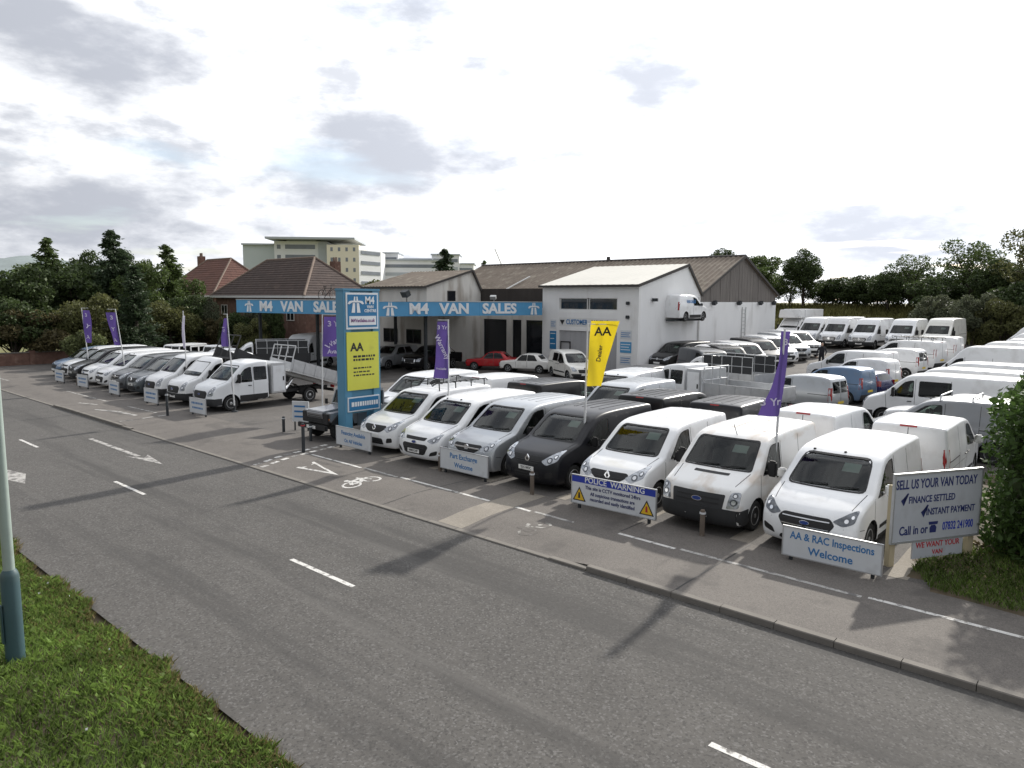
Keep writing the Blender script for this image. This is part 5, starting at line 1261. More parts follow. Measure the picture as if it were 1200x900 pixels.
def offroader(hardtop=False):
    """square-cut off-roader with flat wings, upright screen and a pick-up back"""
    L = 4.4; P = Proto(L)
    g = G(); g.prism([(.18, .62), (.12, 1.02), (.16, 1.08), (1.42, 1.16), (1.42, .62)], -.50, .50); P.g('bonnet', g, 'PAINT', bevel=.03)
    for s in (-1, 1):
        pl = [(.22, .72), (.22, 1.03), (1.42, 1.08), (1.42, .55), (1.12, .55)] + [(.72 + .42 * math.cos(t), .40 + .42 * math.sin(t)) for t in [.4 + (math.pi - 1.0) * k / 10 for k in range(11)]]
        g = G(); g.prism(pl, s * .50, s * .82); P.g('wing', g, 'PAINT', bevel=.02)
        g = G(); g.prism([(1.43, .45), (1.43, 1.12), (2.55, 1.12), (2.55, .45)], s * .76, s * .82); P.g('door', g, 'PAINT', bevel=.012)
        g = G(); g.prism([(1.52, 1.13), (1.66, 1.62), (2.50, 1.62), (2.50, 1.13)], s * .735, s * .75); P.g('side_window', g, 'glass_dark')
        g = G(); g.prism([(.62, .56), (.66, .92), (1.0, .95), (1.14, .56), (1.22, .56), (1.08, 1.02), (.60, 1.0), (.30, .74), (.26, .62)], s * .80, s * .90); P.g('wheel_arch', g, 'trim', bevel=.01)
        for y, rr in ((.61, .085),):
            q = G(); q.lathe([(rr, .02), (rr, -.03), (rr * .6, -.05), (.001, -.052)], (.22, s * y, .88), 'x', 16); P.g('headlight', q, 'lamp', smooth=40)
        q = G(); q.lathe([(.04, .02), (.04, -.03), (.001, -.04)], (.22, s * .74, .80), 'x', 12); P.g('indicator', q, 'lamp_orange', smooth=40)
        q = G(); q.box((1.35, s * 1.0, 1.2), (.06, .12, .2)); q.tube([(1.4, s * .8, 1.12), (1.37, s * .97, 1.17)], .012, 5); P.g('mirror', q, 'trim', bevel=.02)
    g = G(); g.b2(.15, .2, -.78, .78, .62, 1.0); P.g('grille', g, 'trim', bevel=.01)
    g = G()
    for k in range(5): g.b2(.13, .15, -.42, .42, .66 + k * .06, .685 + k * .06)
    P.g('grille_bar', g, 'bumper_grey')
    g = G(); g.b2(-.02, .1, -.86, .86, .42, .60); P.g('bumper', g, 'trim', bevel=.02)
    g = G(); g.b2(-.04, -.022, -.26, .26, .45, .56); P.g('number_plate', g, 'plate_white')
    # upright screen frame, glass, roof
    g = G()
    for s in (-1, 1): g.tube([(1.44, s * .76, 1.13), (1.60, s * .71, 1.64)], .035, 6)
    g.tube([(1.44, -.76, 1.15), (1.44, .76, 1.15)], .03, 6); g.tube([(1.46, 0, 1.15), (1.60, 0, 1.64)], .015, 6)
    P.g('screen_frame', g, 'PAINT', smooth=40)
    g = G(); g.prism([(1.47, 1.15), (1.60, 1.62), (1.615, 1.62), (1.485, 1.15)], -.72, .72); P.g('windscreen', g, 'glass')
    xr = 4.2 if hardtop else 2.75
    g = G(); g.prism([(1.56, 1.64), (1.60, 1.72), (1.9, 1.76), (xr - .1, 1.76), (xr, 1.70), (xr, 1.64)], -.74, .74); P.g('roof', g, 'PAINT2', bevel=.03)
    g = G(); g.b2(2.56, 4.32, -.82, -.77, .62, 1.12); g.b2(2.56, 4.32, .77, .82, .62, 1.12); g.b2(4.27, 4.32, -.77, .77, .55, 1.12); g.b2(2.56, 4.27, -.77, .77, .62, .66)
    P.g('load_bed', g, 'PAINT', bevel=.01)
    if hardtop:
        g = G(); g.b2(2.55, 4.2, -.76, -.73, 1.12, 1.64); g.b2(2.55, 4.2, .73, .76, 1.12, 1.64); g.b2(4.17, 4.2, -.73, .73, 1.12, 1.64); P.g('rear_side', g, 'PAINT2')
        for s in (-1, 1):
            for x in (2.65, 3.4):
                g = G(); g.b2(x, x + .6, s * .762, s * .768, 1.2, 1.55); P.g('side_window', g, 'glass_dark')
    else:
        g = G(); g.b2(2.68, 2.75, -.74, .74, 1.12, 1.64); P.g('cab_back', g, 'PAINT2', bevel=.01); g = G(); g.b2(2.752, 2.758, -.55, .55, 1.2, 1.55); P.g('rear_window', g, 'glass_dark')
    g = G(); g.b2(.5, 4.0, -.45, .45, .38, .6); P.g('chassis', g, 'trim')
    g = G(); 
    for y in (-.38, .38): g.box((2.2, y, .85), (.5, .45, .15)); g.box((2.5, y, 1.15), (.12, .45, .6))
    P.g('seat', g, 'seat', bevel=.03)
    add_wheels(P, (.72, 3.5), .68, .38, .22, 'steel')
    return P

def tipper(crew=True, tip=0.0, cage=False, locker=True, bed='alu', Lt=6.2, drop=True, deckz=.98):
    """cab chassis with a tipping or dropside body"""
    P = van_large(cab=True, crew=crew, Lt=Lt, rear_axle=Lt - 1.55)
    Lc = 2.95 if crew else 2.15; xw = Lt - 1.55
    g = G()
    for s in (-1, 1): g.b2(Lc - .3, Lt - .15, s * .38 - .05, s * .38 + .05, .52, .68)
    for k in range(4): x = Lc + .2 + k * (Lt - Lc - .5) / 3; g.b2(x, x + .1, -.38, .38, .54, .66)
    g.tube([(xw, -.85, .36), (xw, .85, .36)], .07, 8); g.b2(Lt - .14, Lt - .08, -.9, .9, .40, .55)
    P.g('chassis', g, 'trim', bevel=.008)
    for s in (-1, 1):
        n = 12; q = G(); vs = []
        for k in range(n + 1):
            a = .1 + (math.pi - .2) * k / n
            for y in (s * .58, s * .98): vs.append((xw + .44 * math.cos(a), y, .36 + .44 * math.sin(a)))
        q.add(vs, [(2 * k, 2 * k + 2, 2 * k + 3, 2 * k + 1) for k in range(n)]); P.g('mudguard', q, 'trim', smooth=40)
        q = G(); q.b2(Lt - .1, Lt - .05, s * .62, s * .9, .58, .72); P.g('tail_light', q, 'lamp_red')
    x0 = Lc + .08
    if locker:
        g = G(); g.b2(x0, x0 + .78, -1.0, 1.0, .62, 2.05); i = P.g('locker', g, 'alu', bevel=.02)
        for s in (-1, 1):
            q = G(); q.b2(x0 + .08, x0 + .70, s * 1.002, s * 1.02, .70, 1.92); P.g('locker_door', q, 'PAINT', i, bevel=.008)
            q = G(); q.b2(x0 + .6, x0 + .66, s * 1.02, s * 1.04, 1.2, 1.4); P.g('door_handle', q, 'trim', i)
        x0 += .86
    # load body, turned up about its tail hinge
    hx, hz = Lt - .35, deckz - .18; ca, sa = math.cos(tip), math.sin(tip)
    def tf(g):
        g.v = [(hx + (x - hx) * ca + (z - hz) * sa, y, hz - (x - hx) * sa + (z - hz) * ca) for x, y, z in g.v]; return g
    g = G(); g.b2(x0, Lt, -1.02, 1.02, deckz - .1, deckz); g.b2(x0, Lt - .1, -.5, -.42, deckz - .24, deckz - .1); g.b2(x0, Lt - .1, .42, .5, deckz - .24, deckz - .1)
    P.g('load_floor', tf(g), bed, bevel=.01)
    if drop:
        for s in (-1, 1):
            g = G(); g.b2(x0 + .03, Lt - .02, s * .99, s * 1.03, deckz + .002, deckz + .52)
            for k in range(5): x = x0 + .1 + k * (Lt - x0 - .25) / 4; g.b2(x, x + .05, s * 1.03, s * 1.05, deckz - .05, deckz + .52)
            P.g('side_board', tf(g), bed, bevel=.008)
        g = G(); g.b2(Lt - .02, Lt + .03, -1.0, 1.0, deckz + .002, deckz + .52); P.g('tail_board', tf(g), bed, bevel=.008)
        g = G(); zt = 2.15
        for y in (-.95, -.3, .3, .95): g.tube([(x0 + .05, y, deckz), (x0 + .05, y, zt)], .03, 6)
        g.tube([(x0 + .05, -.95, zt), (x0 + .05, .95, zt)], .03, 6); g.tube([(x0 + .05, -.95, 1.6), (x0 + .05, .95, 1.6)], .025, 6)
        P.g('headboard', tf(g), bed, smooth=40)
    if cage:
        g = G(); z0, z1 = deckz + .4, deckz + 1.35
        for s in (-1, 1):
            for k in range(6): x = x0 + .1 + k * (Lt - x0 - .2) / 5; g.tube([(x, s * 1.0, z0), (x, s * 1.0, z1)], .025, 6)
            for z in (z0 + .05, (z0 + z1) / 2, z1): g.tube([(x0 + .1, s * 1.0, z), (Lt - .1, s * 1.0, z)], .02, 6)
        for z in ((z0 + z1) / 2, z1): g.tube([(x0 + .1, -1, z), (x0 + .1, 1, z)], .02, 6)
        P.g('cage', tf(g), 'alu', smooth=40)
        for s in (-1, 1):
            g = G(); g.b2(x0 + .15, Lt - .15, s * .985, s * .99, z0 + .06, z1 - .03); P.g('mesh_panel', tf(g), 'mesh_dark')
    if tip:
        g = G(); g.tube([(x0 + .5, 0, .62), (hx + (x0 + .9 - hx) * ca, 0, hz - (x0 + .9 - hx) * sa - .1)], [.07, .045], 8); P.g('tipping_ram', g, 'chrome', smooth=40)
    return P
mat('mesh_dark', (0.03, 0.032, 0.034), .7, var=.3, scale=30)
def box_van(Lt=6.4, H=3.1):
    P = van_large(cab=True, Lt=Lt, rear_axle=Lt - 1.6, face='diamond')
    g = G(); g.b2(2.2, Lt, -1.06, 1.06, .72, H); P.g('box_body', g, 'PAINT', bevel=.03)
    g = G(); g.prism([(1.0, 2.28), (1.25, H - .05), (2.2, H - .05), (2.2, 2.28)], -1.02, 1.02); P.g('luton_head', g, 'PAINT', bevel=.06)
    g = G(); g.b2(2.0, Lt - .2, -.5, .5, .5, .72); P.g('chassis', g, 'trim')
    g = G(); g.b2(Lt + .001, Lt + .03, -.95, .95, .8, H - .15); P.g('shutter', g, 'alu', bevel=.005)
    return P
# ---- half van fixed on the workshop wall
def wall_van():
    P = make_vehicle(4.6, 1.9, [(0.10, 0.20, .05), (0.02, 0.34, .1), (0.0, 0.60, .12), (0.08, 0.84, .1), (0.24, 0.98, .15), (0.62, 1.10, .2), (1.05, 1.20, .08), (1.80, 1.78, .18), (2.2, 1.90, .3), (3.0, 1.92, .3), (4.4, 1.90, .2), (4.54, 1.45, .2), (4.6, 0.8, .1), (4.55, .26, .05), (0.7, 0.18, 0)],
        (.9, 3.6), rpoly([(-.72, 1.22), (-.62, 1.75), (.62, 1.75), (.72, 1.22)], .1), side_windows=[('side_window', rpoly([(1.40, 1.15), (1.98, 1.62), (2.4, 1.72), (2.42, 1.15)], .05), 'glass_dark')],
        front=[('grille', rpoly(rect(-.4, .4, .66, .84), .05), 'trim', .006, False), ('headlight', rpoly([(.48, .70), (.84, .74), (.86, 1.0), (.7, .98)], .05), 'lamp', .008, True)],
        rear=[('tail_light', rpoly(rect(.78, .9, .8, 1.4), .03), 'lamp_red', .008, True)], sides=[('door_gap', seam(2.5, 1.75, 2.52, .36), 'trim', .002), ('sill', rect(1.35, 3.1, .26, .48), 'trim', .01)], mirror=(1.6, 1.2, .22), bulk=2.5, dash=1.28, wstyle='alloy')
    return P
WV = wall_van()
wv = WV.place('wall_mounted_van', -26.0, 48.35, 90, 'white', 'white display van fixed high on the workshop side wall with blue lettering', 'van', z=3.72)
lettering(wv, 'VAN SALES', .34, (-.55, -.93, 1.42), 'letter_blue', bold=.02, sx=.8)
o = wv.children[-1]
g = G(); g.b2(-2.3, 2.2, -.6, .1, .02, .16); g.obj('bracket', 'steel_dark', wv)

# ================================================================== totem, boards, flags, bollards, lamp post
UP = Vector((RIGHT.x, RIGHT.y)).normalized()
tm = thing('totem_sign', 'tall blue totem sign with white emblem panel and yellow panel beside the entrance', 'sign', (-21.05, 14.9, ZY), math.pi / 2)
# local x runs along +Y of the yard, local -Y faces +X
for x in (.16, 1.42):
    g = G(); g.b2(x - .16, x + .16, -.02, .42, 0, 5.36); g.obj('post', 'totem_blue', tm, bevel=.015)
g = G(); g.b2(.321, 1.259, .06, .34, 3.86, 5.36); g.b2(.321, 1.259, .06, .34, 1.02, 1.80); g.b2(.321, 1.259, .06, .34, 1.801, 3.859); g.obj('panel_core', 'totem_blue', tm)
g = G(); g.b2(-.02, 1.60, -.04, .44, 5.362, 5.44); g.obj('cap', 'totem_blue', tm, bevel=.01)
g = G(); g.b2(.10, 1.48, -.06, -.022, 4.02, 5.30); p1 = g.obj('emblem_panel', 'letter_white', tm)
g = G(); g.b2(.155, 1.425, -.072, -.061, 4.09, 5.23); g.obj('panel_field', 'sign_blue_dark', p1)
g = G(); emblem_g(g, (.50, 4.88), .56, -.085); g.obj('emblem', 'letter_white', p1)
lettering(p1, 'M4', .36, (1.10, -.076, 5.02), 'letter_white', bold=.03, sx=.9); lettering(p1, 'VAN', .14, (1.12, -.076, 4.80), 'letter_white', bold=.03); lettering(p1, 'CENTRE', .14, (1.12, -.076, 4.66), 'letter_white', bold=.03)
g = G(); g.b2(.21, 1.37, -.082, -.073, 4.16, 4.48); g.obj('panel_field', 'letter_white', p1); lettering(p1, 'M4VanSales.co.uk', .17, (.79, -.086, 4.32), 'letter_purple', bold=.02, sx=.84)
g = G(); g.b2(.10, 1.48, -.06, -.022, 1.86, 3.92); p2 = g.obj('yellow_panel', 'board_yellow', tm)
lettering(p2, 'AA', .40, (.52, -.064, 3.38), 'ink', bold=.03)
for k, (z, l) in enumerate(((3.02, .95), (2.90, .9), (2.62, .78), (2.48, .7), (2.36, .9))):
    g = G(); xx = .36
    while xx < .36 + l: wl = random.uniform(.05, .16); g.b2(xx, min(xx + wl, .36 + l), -.064, -.061, z, z + (.075 if k < 2 else .05)); xx += wl + .035
    g.obj('print_line', 'ink', p2)['kind'] = 'stuff'
g = G(); g.b2(.10, 1.48, -.06, -.022, 1.10, 1.62); p3 = g.obj('lower_panel', 'letter_white', tm); g = G(); g.b2(.14, 1.44, -.072, -.061, 1.14, 1.58); g.obj('panel_field', 'sign_blue_dark', p3)
g = G(); xx = .24
while xx < 1.32: wl = random.uniform(.06, .12); g.b2(xx, xx + wl, -.078, -.073, 1.28, 1.44); xx += wl + .03
g.obj('print_line', 'letter_white', p3)['kind'] = 'stuff'

def board(name, label, x, y, w_, h, z0, rz=0.0, lines=(), bars=None, group=None, frame='alu', top=None):
    b = thing(name, label, 'sign', (x, y, ZY), rz, group)
    g = G(); g.b2(-w_ / 2, w_ / 2, -.015, .015, z0, z0 + h); p = g.obj('panel', 'board_white', b)
    f = .022
    for q in ((-w_ / 2 - f, w_ / 2 + f, z0 + h, z0 + h + f), (-w_ / 2 - f, w_ / 2 + f, z0 - f, z0), (-w_ / 2 - f, -w_ / 2, z0, z0 + h), (w_ / 2, w_ / 2 + f, z0, z0 + h)):
        g = G(); g.b2(q[0], q[1], -.022, .022, q[2], q[3]); g.obj('frame_bar', frame, b)
    for sx in (-1, 1):
        g = G(); g.b2(sx * w_ * .42 - .03, sx * w_ * .42 + .03, .022, .08, 0, z0 + h * .9); g.obj('leg', 'steel_dark', b)
    for t, s, xx, zz_, m, sx in lines: lettering(b, t, s, (xx, -.017, zz_), m, bold=.018, sx=sx, ext=.002)
    if bars:
        for z, l, hh, m in bars:
            g = G(); xx = -l / 2
            while xx < l / 2: wl = random.uniform(.06, .14); g.b2(xx, min(l / 2, xx + wl), -.019, -.016, z, z + hh); xx += wl + .04
            g.obj('print_line', m, b)['kind'] = 'stuff'
    return b
mat('header_blue', (.02, .045, .36), .5, var=.05, scale=3)
BG = 'advertising boards in front of the left row'
board('advert_board', 'low white board reading inspections welcome in blue before the end van', -4.25, 13.98, 1.78, .56, .11, .03, [('AA & RAC Inspections', .205, 0, .52, 'letter_blue', .80), ('Welcome', .215, 0, .26, 'letter_blue', .95)])
pw = board('warning_board', 'white police warning board with blue header and two yellow triangles', -9.25, 14.05, 2.30, .68, .14, .03,
      [('POLICE  WARNING', .19, .05, .745, 'letter_white', 1.0), ('This site is CCTV monitored 24hrs', .118, .0, .56, 'letter_navy', .90), ('All suspicious transactions are', .118, .0, .42, 'letter_navy', .85), ('recorded and easily identified', .118, .0, .29, 'letter_navy', .88)])
g = G(); g.b2(-1.15, 1.15, -.0165, -.0155, .66, .82); g.obj('header', 'header_blue', pw)
for o in pw.children:
    if o.name.startswith('lettering'): o.location.y = -.019
mat('warn_yellow', (.72, .45, .02), .5, var=.08, scale=4)
for sx in (-.93, .93):
    g = G(); g.prism([(sx - .19, .20), (sx + .19, .20), (sx, .55)], -.0195, -.0165); q = g.obj('warning_triangle', 'ink', pw)
    g = G(); g.prism([(sx - .145, .225), (sx + .145, .225), (sx, .495)], -.0225, -.020); g.obj('triangle_field', 'warn_yellow', q)
    g = G(); g.prism([(sx - .03, .27), (sx + .03, .27), (sx + .02, .41), (sx - .02, .41)], -.0245, -.0228); g.obj('triangle_mark', 'ink' if sx < 0 else 'letter_red', q)
board('advert_board', 'low white board reading part exchange welcome before the silver van', -14.5, 14.30, 1.96, .58, .15, -.02, [('Part Exchange', .21, 0, .56, 'letter_blue', .95), ('Welcome', .20, 0, .30, 'letter_blue', .95)])
board('advert_board', 'low white board about finance at the foot of the blue totem', -19.75, 14.30, 1.96, .60, .14, -.02, [('Financing Available', .19, 0, .56, 'letter_blue', .95), ('On All Vehicles', .17, 0, .30, 'letter_blue', .95)])
for x, lb in ((-30.75, 'small white board before the silver crew cab tipper'), (-35.6, 'small white board before the white vans beyond the tipper'), (-40.2, 'small white board before the two dark grey vans'), (-44.8, 'small white board before the white van with a flag beside it'), (-48.7, 'small white board at the far end of the left row')):
    board('advert_board', lb, x, 14.15, 1.35, .62, .12, random.uniform(-.03, .06), bars=[(.50, 1.0, .09, 'letter_blue'), (.30, .9, .08, 'letter_blue')])
bs = thing('yard_sign', 'large white sign about selling vans on a wooden post by the hedge', 'sign', (-3.42, 14.85, ZY), 1.02)
g = G(); g.b2(0, 2.12, -.02, .02, .50, 1.80); g.obj('panel', 'board_grey', bs)
for q in ((-.03, 2.15, 1.801, 1.84), (-.03, 2.15, .46, .499), (-.03, -.001, .50, 1.80), (2.121, 2.15, .50, 1.80)): g = G(); g.b2(q[0], q[1], -.03, .03, q[2], q[3]); g.obj('frame_bar', 'alu', bs)
for t, s, xx, zz_, m, sx in (('SELL US YOUR VAN TODAY', .27, 1.25, 1.66, 'letter_navy', .74), ('FINANCE SETTLED', .20, 1.12, 1.34, 'letter_navy', .86), ('INSTANT PAYMENT', .20, 1.72, 1.07, 'letter_navy', .86), ('Call in or', .26, .62, .72, 'letter_navy', .88), ('07832 241900', .24, 1.97, .74, 'header_blue', .70)): lettering(bs, t, s * .94, (xx * .81, -.022, zz_ * .97), m, bold=.02, sx=sx * .85, ext=.002)
for xx, zz_ in ((.24, 1.30), (.74, 1.04)):
    g = G(); g.prism([(xx - .09, zz_ + .01), (xx - .05, zz_ + .03), (xx - .02, zz_ - .04), (xx + .09, zz_ + .14), (xx + .06, zz_ + .15), (xx - .02, zz_ - .0), (xx - .02, zz_ - .1)], -.024, -.021); g.obj('tick', 'letter_navy', bs)
g = G(); g.prism([(.90, .62), (1.05, .62), (1.06, .72), (1.02, .77), (.93, .77), (.89, .72)], -.024, -.021); g.prism([(.87, .78), (1.08, .78), (1.09, .84), (.86, .84)], -.024, -.021); g.obj('telephone_mark', 'letter_navy', bs)['kind'] = 'stuff'
for xx in (.06, 2.02): g = G(); g.b2(xx - .07, xx + .07, .021, .14, -.1, 1.6); g.obj('post', 'timber', bs, bevel=.01)
w2 = thing('small_notice', 'small white notice with red lettering hung below the large sign', 'sign', (-3.15, 15.28, ZY + .12), 1.02)
g = G(); g.b2(0, 1.25, -.015, .015, .0, .36); g.obj('panel', 'board_grey', w2); lettering(w2, 'WE WANT YOUR', .155, (.62, -.017, .26), 'letter_red', bold=.02, sx=.88, ext=.002); lettering(w2, 'VAN', .13, (.62, -.017, .10), 'letter_red', bold=.02, ext=.002)
for xx in (.2, 1.05): g = G(); g.tube([(xx, .01, .36), (xx, .01, .39)], .01, 5); g.obj('hanger', 'steel_dark', w2)

# ---- flags
mat('flag_purple', (.095, .06, .24), .7, var=.10, scale=2, trans=.25); mat('flag_yellow', (.72, .55, .02), .7, var=.08, scale=2, trans=.35); mat('pole_white', (.60, .61, .62), .4, var=.05, scale=3)
mat('flag_print', (.62, .58, .72), .7, var=.05, scale=3)
def flag(label, x, y, rows, top=4.45, m='flag_purple', texts=(), lean=(0, 0), rz=None, arm=True):
    rz = math.atan2(UP.y, UP.x) if rz is None else rz
    f = thing('flag', label, 'flag', (x, y, ZY), rz, 'flags along the frontage')
    g = G(); lx, ly = lean
    g.tube([(0, 0, 0), (lx * .45, ly * .45, 2.2), (lx, ly, top)], [.034, .03, .022], 8); g.obj('pole', 'pole_white', f, smooth=40)
    g = G(); g.lathe([(.16, 0), (.15, .05), (.05, .09), (.04, .3)], n=12); g.obj('base', 'steel_dark', f, smooth=40)
    zs = [r_[0] for r_ in rows]
    def row(z):
        for a, b in zip(rows[:-1], rows[1:]):
            if a[0] >= z >= b[0]:
                t = (a[0] - z) / (a[0] - b[0]); return a[1] + (b[1] - a[1]) * t, a[2] + (b[2] - a[2]) * t
        return rows[-1][1:]
    def wave(u, z): return .07 * math.sin(4.2 * u + 1.7 * z) + .045 * math.sin(9 * u - 2.3 * z) + .02 * math.sin(17 * u + 3.1 * z) + ly * z / top
    nz, nu = 22, 10; vs = []; fs = []
    for i in range(nz + 1):
        z = zs[0] + (zs[-1] - zs[0]) * i / nz; a, b = row(z)
        for j in range(nu + 1): u = a + (b - a) * j / nu; vs.append((u + lx * z / top, wave(u, z) - .01, z))
    fs = [(i * (nu + 1) + j, i * (nu + 1) + j + 1, (i + 1) * (nu + 1) + j + 1, (i + 1) * (nu + 1) + j) for i in range(nz) for j in range(nu)]
    g = G(); g.add(vs, fs); fo = g.obj('banner', m, f, smooth=60)
    for t, s, u, z, mm, tilt in texts:
        me = text_mesh(t, s, .02, ext=.0).copy(); me.name = 'lettering'; me.transform(Matrix.Rotation(R(90), 4, 'X') @ Matrix.Rotation(tilt, 4, 'Z'))
        for v in me.vertices:
            uu, zz_ = v.co.x + u, v.co.z + z; v.co = (uu + lx * zz_ / top, wave(uu, zz_) - .022, zz_)
        me.materials.clear(); link('lettering', me, mm, f)
    if arm: g = G(); g.tube([(lx, ly, top - .02), (lx + (rows[0][1] + rows[0][2]) * .9, ly, top - .02)], .012, 6); g.obj('arm', 'pole_white', f)
    return f
PT = 'flag_print'
flag('purple flag hanging beside the white van at the yard end near the hedge', -6.35, 16.35, [(4.40, -.05, .14), (3.7, -.10, .10), (3.2, -.22, .04), (2.45, -.46, .0)], 4.45, texts=[('3', .2, .06, 4.15, PT, 0), ('3 Yr', .24, -.22, 2.78, PT, .1)], lean=(.12, 0), arm=False)
flag('bright yellow flag with black lettering between dark and white vans', -11.65, 16.2, [(4.52, .10, .86), (4.0, .06, .72), (3.3, .03, .55), (2.72, .02, .42)], 4.45, 'flag_yellow', texts=[('AA', .34, .42, 4.22, 'ink', 0), ('Dealer', .17, .36, 3.62, 'ink', 1.45)], lean=(.05, 0))
flag('purple flag above the white passenger van near the totem', -17.55, 16.6, [(4.35, -.36, -.02), (3.6, -.40, -.01), (3.0, -.44, -.01), (2.45, -.52, .0)], 4.42, texts=[('3 Yr', .18, -.2, 4.15, PT, 0), ('Warranty', .22, -.2, 3.5, PT, -1.1), ('Available', .10, -.24, 2.78, PT, 0)], arm=True)
flag('wide purple banner behind the blue totem beside the tipper truck', -27.4, 18.2, [(4.3, .06, 1.5), (3.4, .05, 1.5), (2.55, .02, 1.45)], 4.4, texts=[('3 Year', .34, .68, 3.98, PT, 0), ('Warranty', .32, .70, 3.32, PT, .62), ('Available', .26, .70, 2.78, PT, .05)], lean=(.1, 0))
flag('narrow purple flag before the silver crew cab tipper', -30.6, 15.75, [(4.2, -.16, -.02), (3.5, -.30, -.02), (2.95, -.36, 0)], 4.4, texts=[('3 Yr', .14, -.2, 3.7, PT, -1.4)], lean=(-.18, 0))
flag('furled pale flag on a pole between the white vans', -36.0, 16.1, [(4.2, -.06, .06), (3.3, -.08, .05), (2.6, -.05, .04)], 4.45, lean=(-.06, 0), m='flag_print')
flag('purple flag on a leaning pole above the dark grey vans', -43.4, 16.0, [(4.25, -.50, -.02), (3.4, -.48, -.02), (2.4, -.40, -.01)], 4.45, texts=[('3', .3, -.28, 3.95, PT, 0), ('Y', .3, -.26, 3.3, PT, 0), ('A', .3, -.22, 2.7, PT, 0)], lean=(-.45, 0))
flag('purple flag at the far end of the left row by the hedge', -49.2, 16.0, [(4.3, .02, .44), (3.4, .04, .46), (2.3, .02, .40)], 4.45, texts=[('3', .3, .22, 4.0, PT, 0), ('Y', .34, .22, 3.3, PT, -.5), ('A', .3, .2, 2.65, PT, 0)], lean=(-.3, 0))

# ---- bollards
def bollard(x, y, label, h=.72, m='galvanised', red=False, r_=.055):
    b = thing('bollard', label, 'bollard', (x, y, ZY), 0, 'bollards along the frontage')
    g = G(); g.lathe([(r_, -.05), (r_, h - .03), (r_ * .8, h), (.001, h + .01)], n=14); g.obj('post', m, b, smooth=40)
    g = G(); g.lathe([(r_ + .012, h - .09), (r_ + .012, h - .05)], n=14); g.obj('band', 'letter_red' if red else 'board_white', b, smooth=40)
mat('bollard_brown', (.12, .095, .075), .8, var=.2, scale=6, dirt=((.3, .28, .25), 5, .56, .6))
bollard(-20.80, 13.05, 'tall dark bollard with red band on the cycle track by the totem', .98, 'steel_dark', True)
bollard(-31.7, 13.25, 'tall dark leaning bollard on the far cycle track', .98, 'steel_dark')
bollard(-15.55, 14.35, 'short bollard before the white passenger van', .55, 'bollard_brown')
bollard(-11.85, 14.2, 'short bollard before the dark grey van', .62, 'bollard_brown')
bollard(-6.98, 14.15, 'short bollard before the older white van with grey bumper', .58, 'bollard_brown')
bollard(-22.3, 14.3, 'short black bollard beside the off-roader', .6, 'steel_dark'); bollard(-40.9, 14.35, 'short bollard between the two dark grey vans', .6, 'bollard_brown'); bollard(-46.3, 14.35, 'short bollard before the black van at the far end', .6, 'bollard_brown'); bollard(-24.6, 14.6, 'short dark bollard at the entrance side of the off-roader', .6, 'steel_dark')
pn_ = thing('pavement_notice', 'small white notice on a stand beside the off-roader', 'sign', (-24.35, 15.2, ZY), .5)
g = G(); g.b2(-.35, .35, -.02, .02, .35, 1.15); q = g.obj('panel', 'board_white', pn_); g = G(); g.b2(-.3, -.25, .021, .06, 0, 1.1); g.obj('leg', 'steel_dark', pn_); g = G(); g.b2(.25, .3, .021, .06, 0, 1.1); g.obj('leg', 'steel_dark', pn_)
for k in range(3): g = G(); g.b2(-.26, .2 - .1 * (k % 2), -.026, -.022, .92 - k * .2, .99 - k * .2); g.obj('print_line', 'letter_blue', q)

# ---- lamp post in the near verge
mat('lamp_paint', (.28, .34, .31), .5, var=.12, scale=2, dirt=((.14, .16, .13), 2, .55, .5)); mat('lamp_green', (.035, .075, .085), .5, var=.15, scale=2, dirt=((.10, .12, .11), 2.5, .55, .5))
lp = thing('lamp_post', 'pale street lamp post with dark green base in the grass verge', 'lamp post', (-11.44, 2.56, 0), 0)
g = G(); g.lathe([(.118, -.1), (.114, 1.38), (.10, 1.43), (.078, 1.47)], n=20); q = g.obj('base', 'lamp_green', lp, smooth=30)
g = G(); g.b2(-.045, .045, -.14, -.12, .45, 1.0); g.obj('access_door', 'lamp_green', q, bevel=.006)
g = G(); g.tube([(0, 0, 1.4), (0, 0, 6.2), (-.05, -.3, 7.2), (-.2, -1.2, 7.6)], [.070, .06, .055, .045], 14); g.obj('column', 'lamp_paint', lp, smooth=40)
g = G(); g.box((-.25, -1.5, 7.64), (.28, .75, .14)); g.obj('lamp_head', 'lamp_paint', lp, bevel=.04)
# ================================================================== vegetation
rng = np.random.default_rng(11)
def leaf_mesh(name, pts, size, m, flat=0.0, asp=.55, size_var=.4, dirs=None):
    """many small pointed leaves, four corners each"""
    n = len(pts); P = np.asarray(pts, float)
    a = rng.normal(size=(n, 3)) if dirs is None else np.asarray(dirs) + rng.normal(size=(n, 3)) * .35
    a /= np.linalg.norm(a, axis=1, keepdims=True)
    b = rng.normal(size=(n, 3)); b[:, 2] *= (1 - flat); b -= a * (a * b).sum(1, keepdims=True); b /= np.linalg.norm(b, axis=1, keepdims=True)
    s = (size * (1 + size_var * (rng.random(n) * 2 - 1)))[:, None]; nn = np.cross(a, b)
    v = np.stack([P - a * s * .5, P + b * s * asp * .5 + nn * s * .08, P + a * s * .5, P - b * s * asp * .5 + nn * s * .08], 1).reshape(-1, 3)
    me = bpy.data.meshes.new(name); me.vertices.add(4 * n); me.vertices.foreach_set('co', v.ravel())
    me.loops.add(4 * n); me.loops.foreach_set('vertex_index', np.arange(4 * n)); me.polygons.add(n)
    me.polygons.foreach_set('loop_start', np.arange(0, 4 * n, 4)); me.update(calc_edges=True); me.validate()
    me.materials.append(MATS[m]); return me
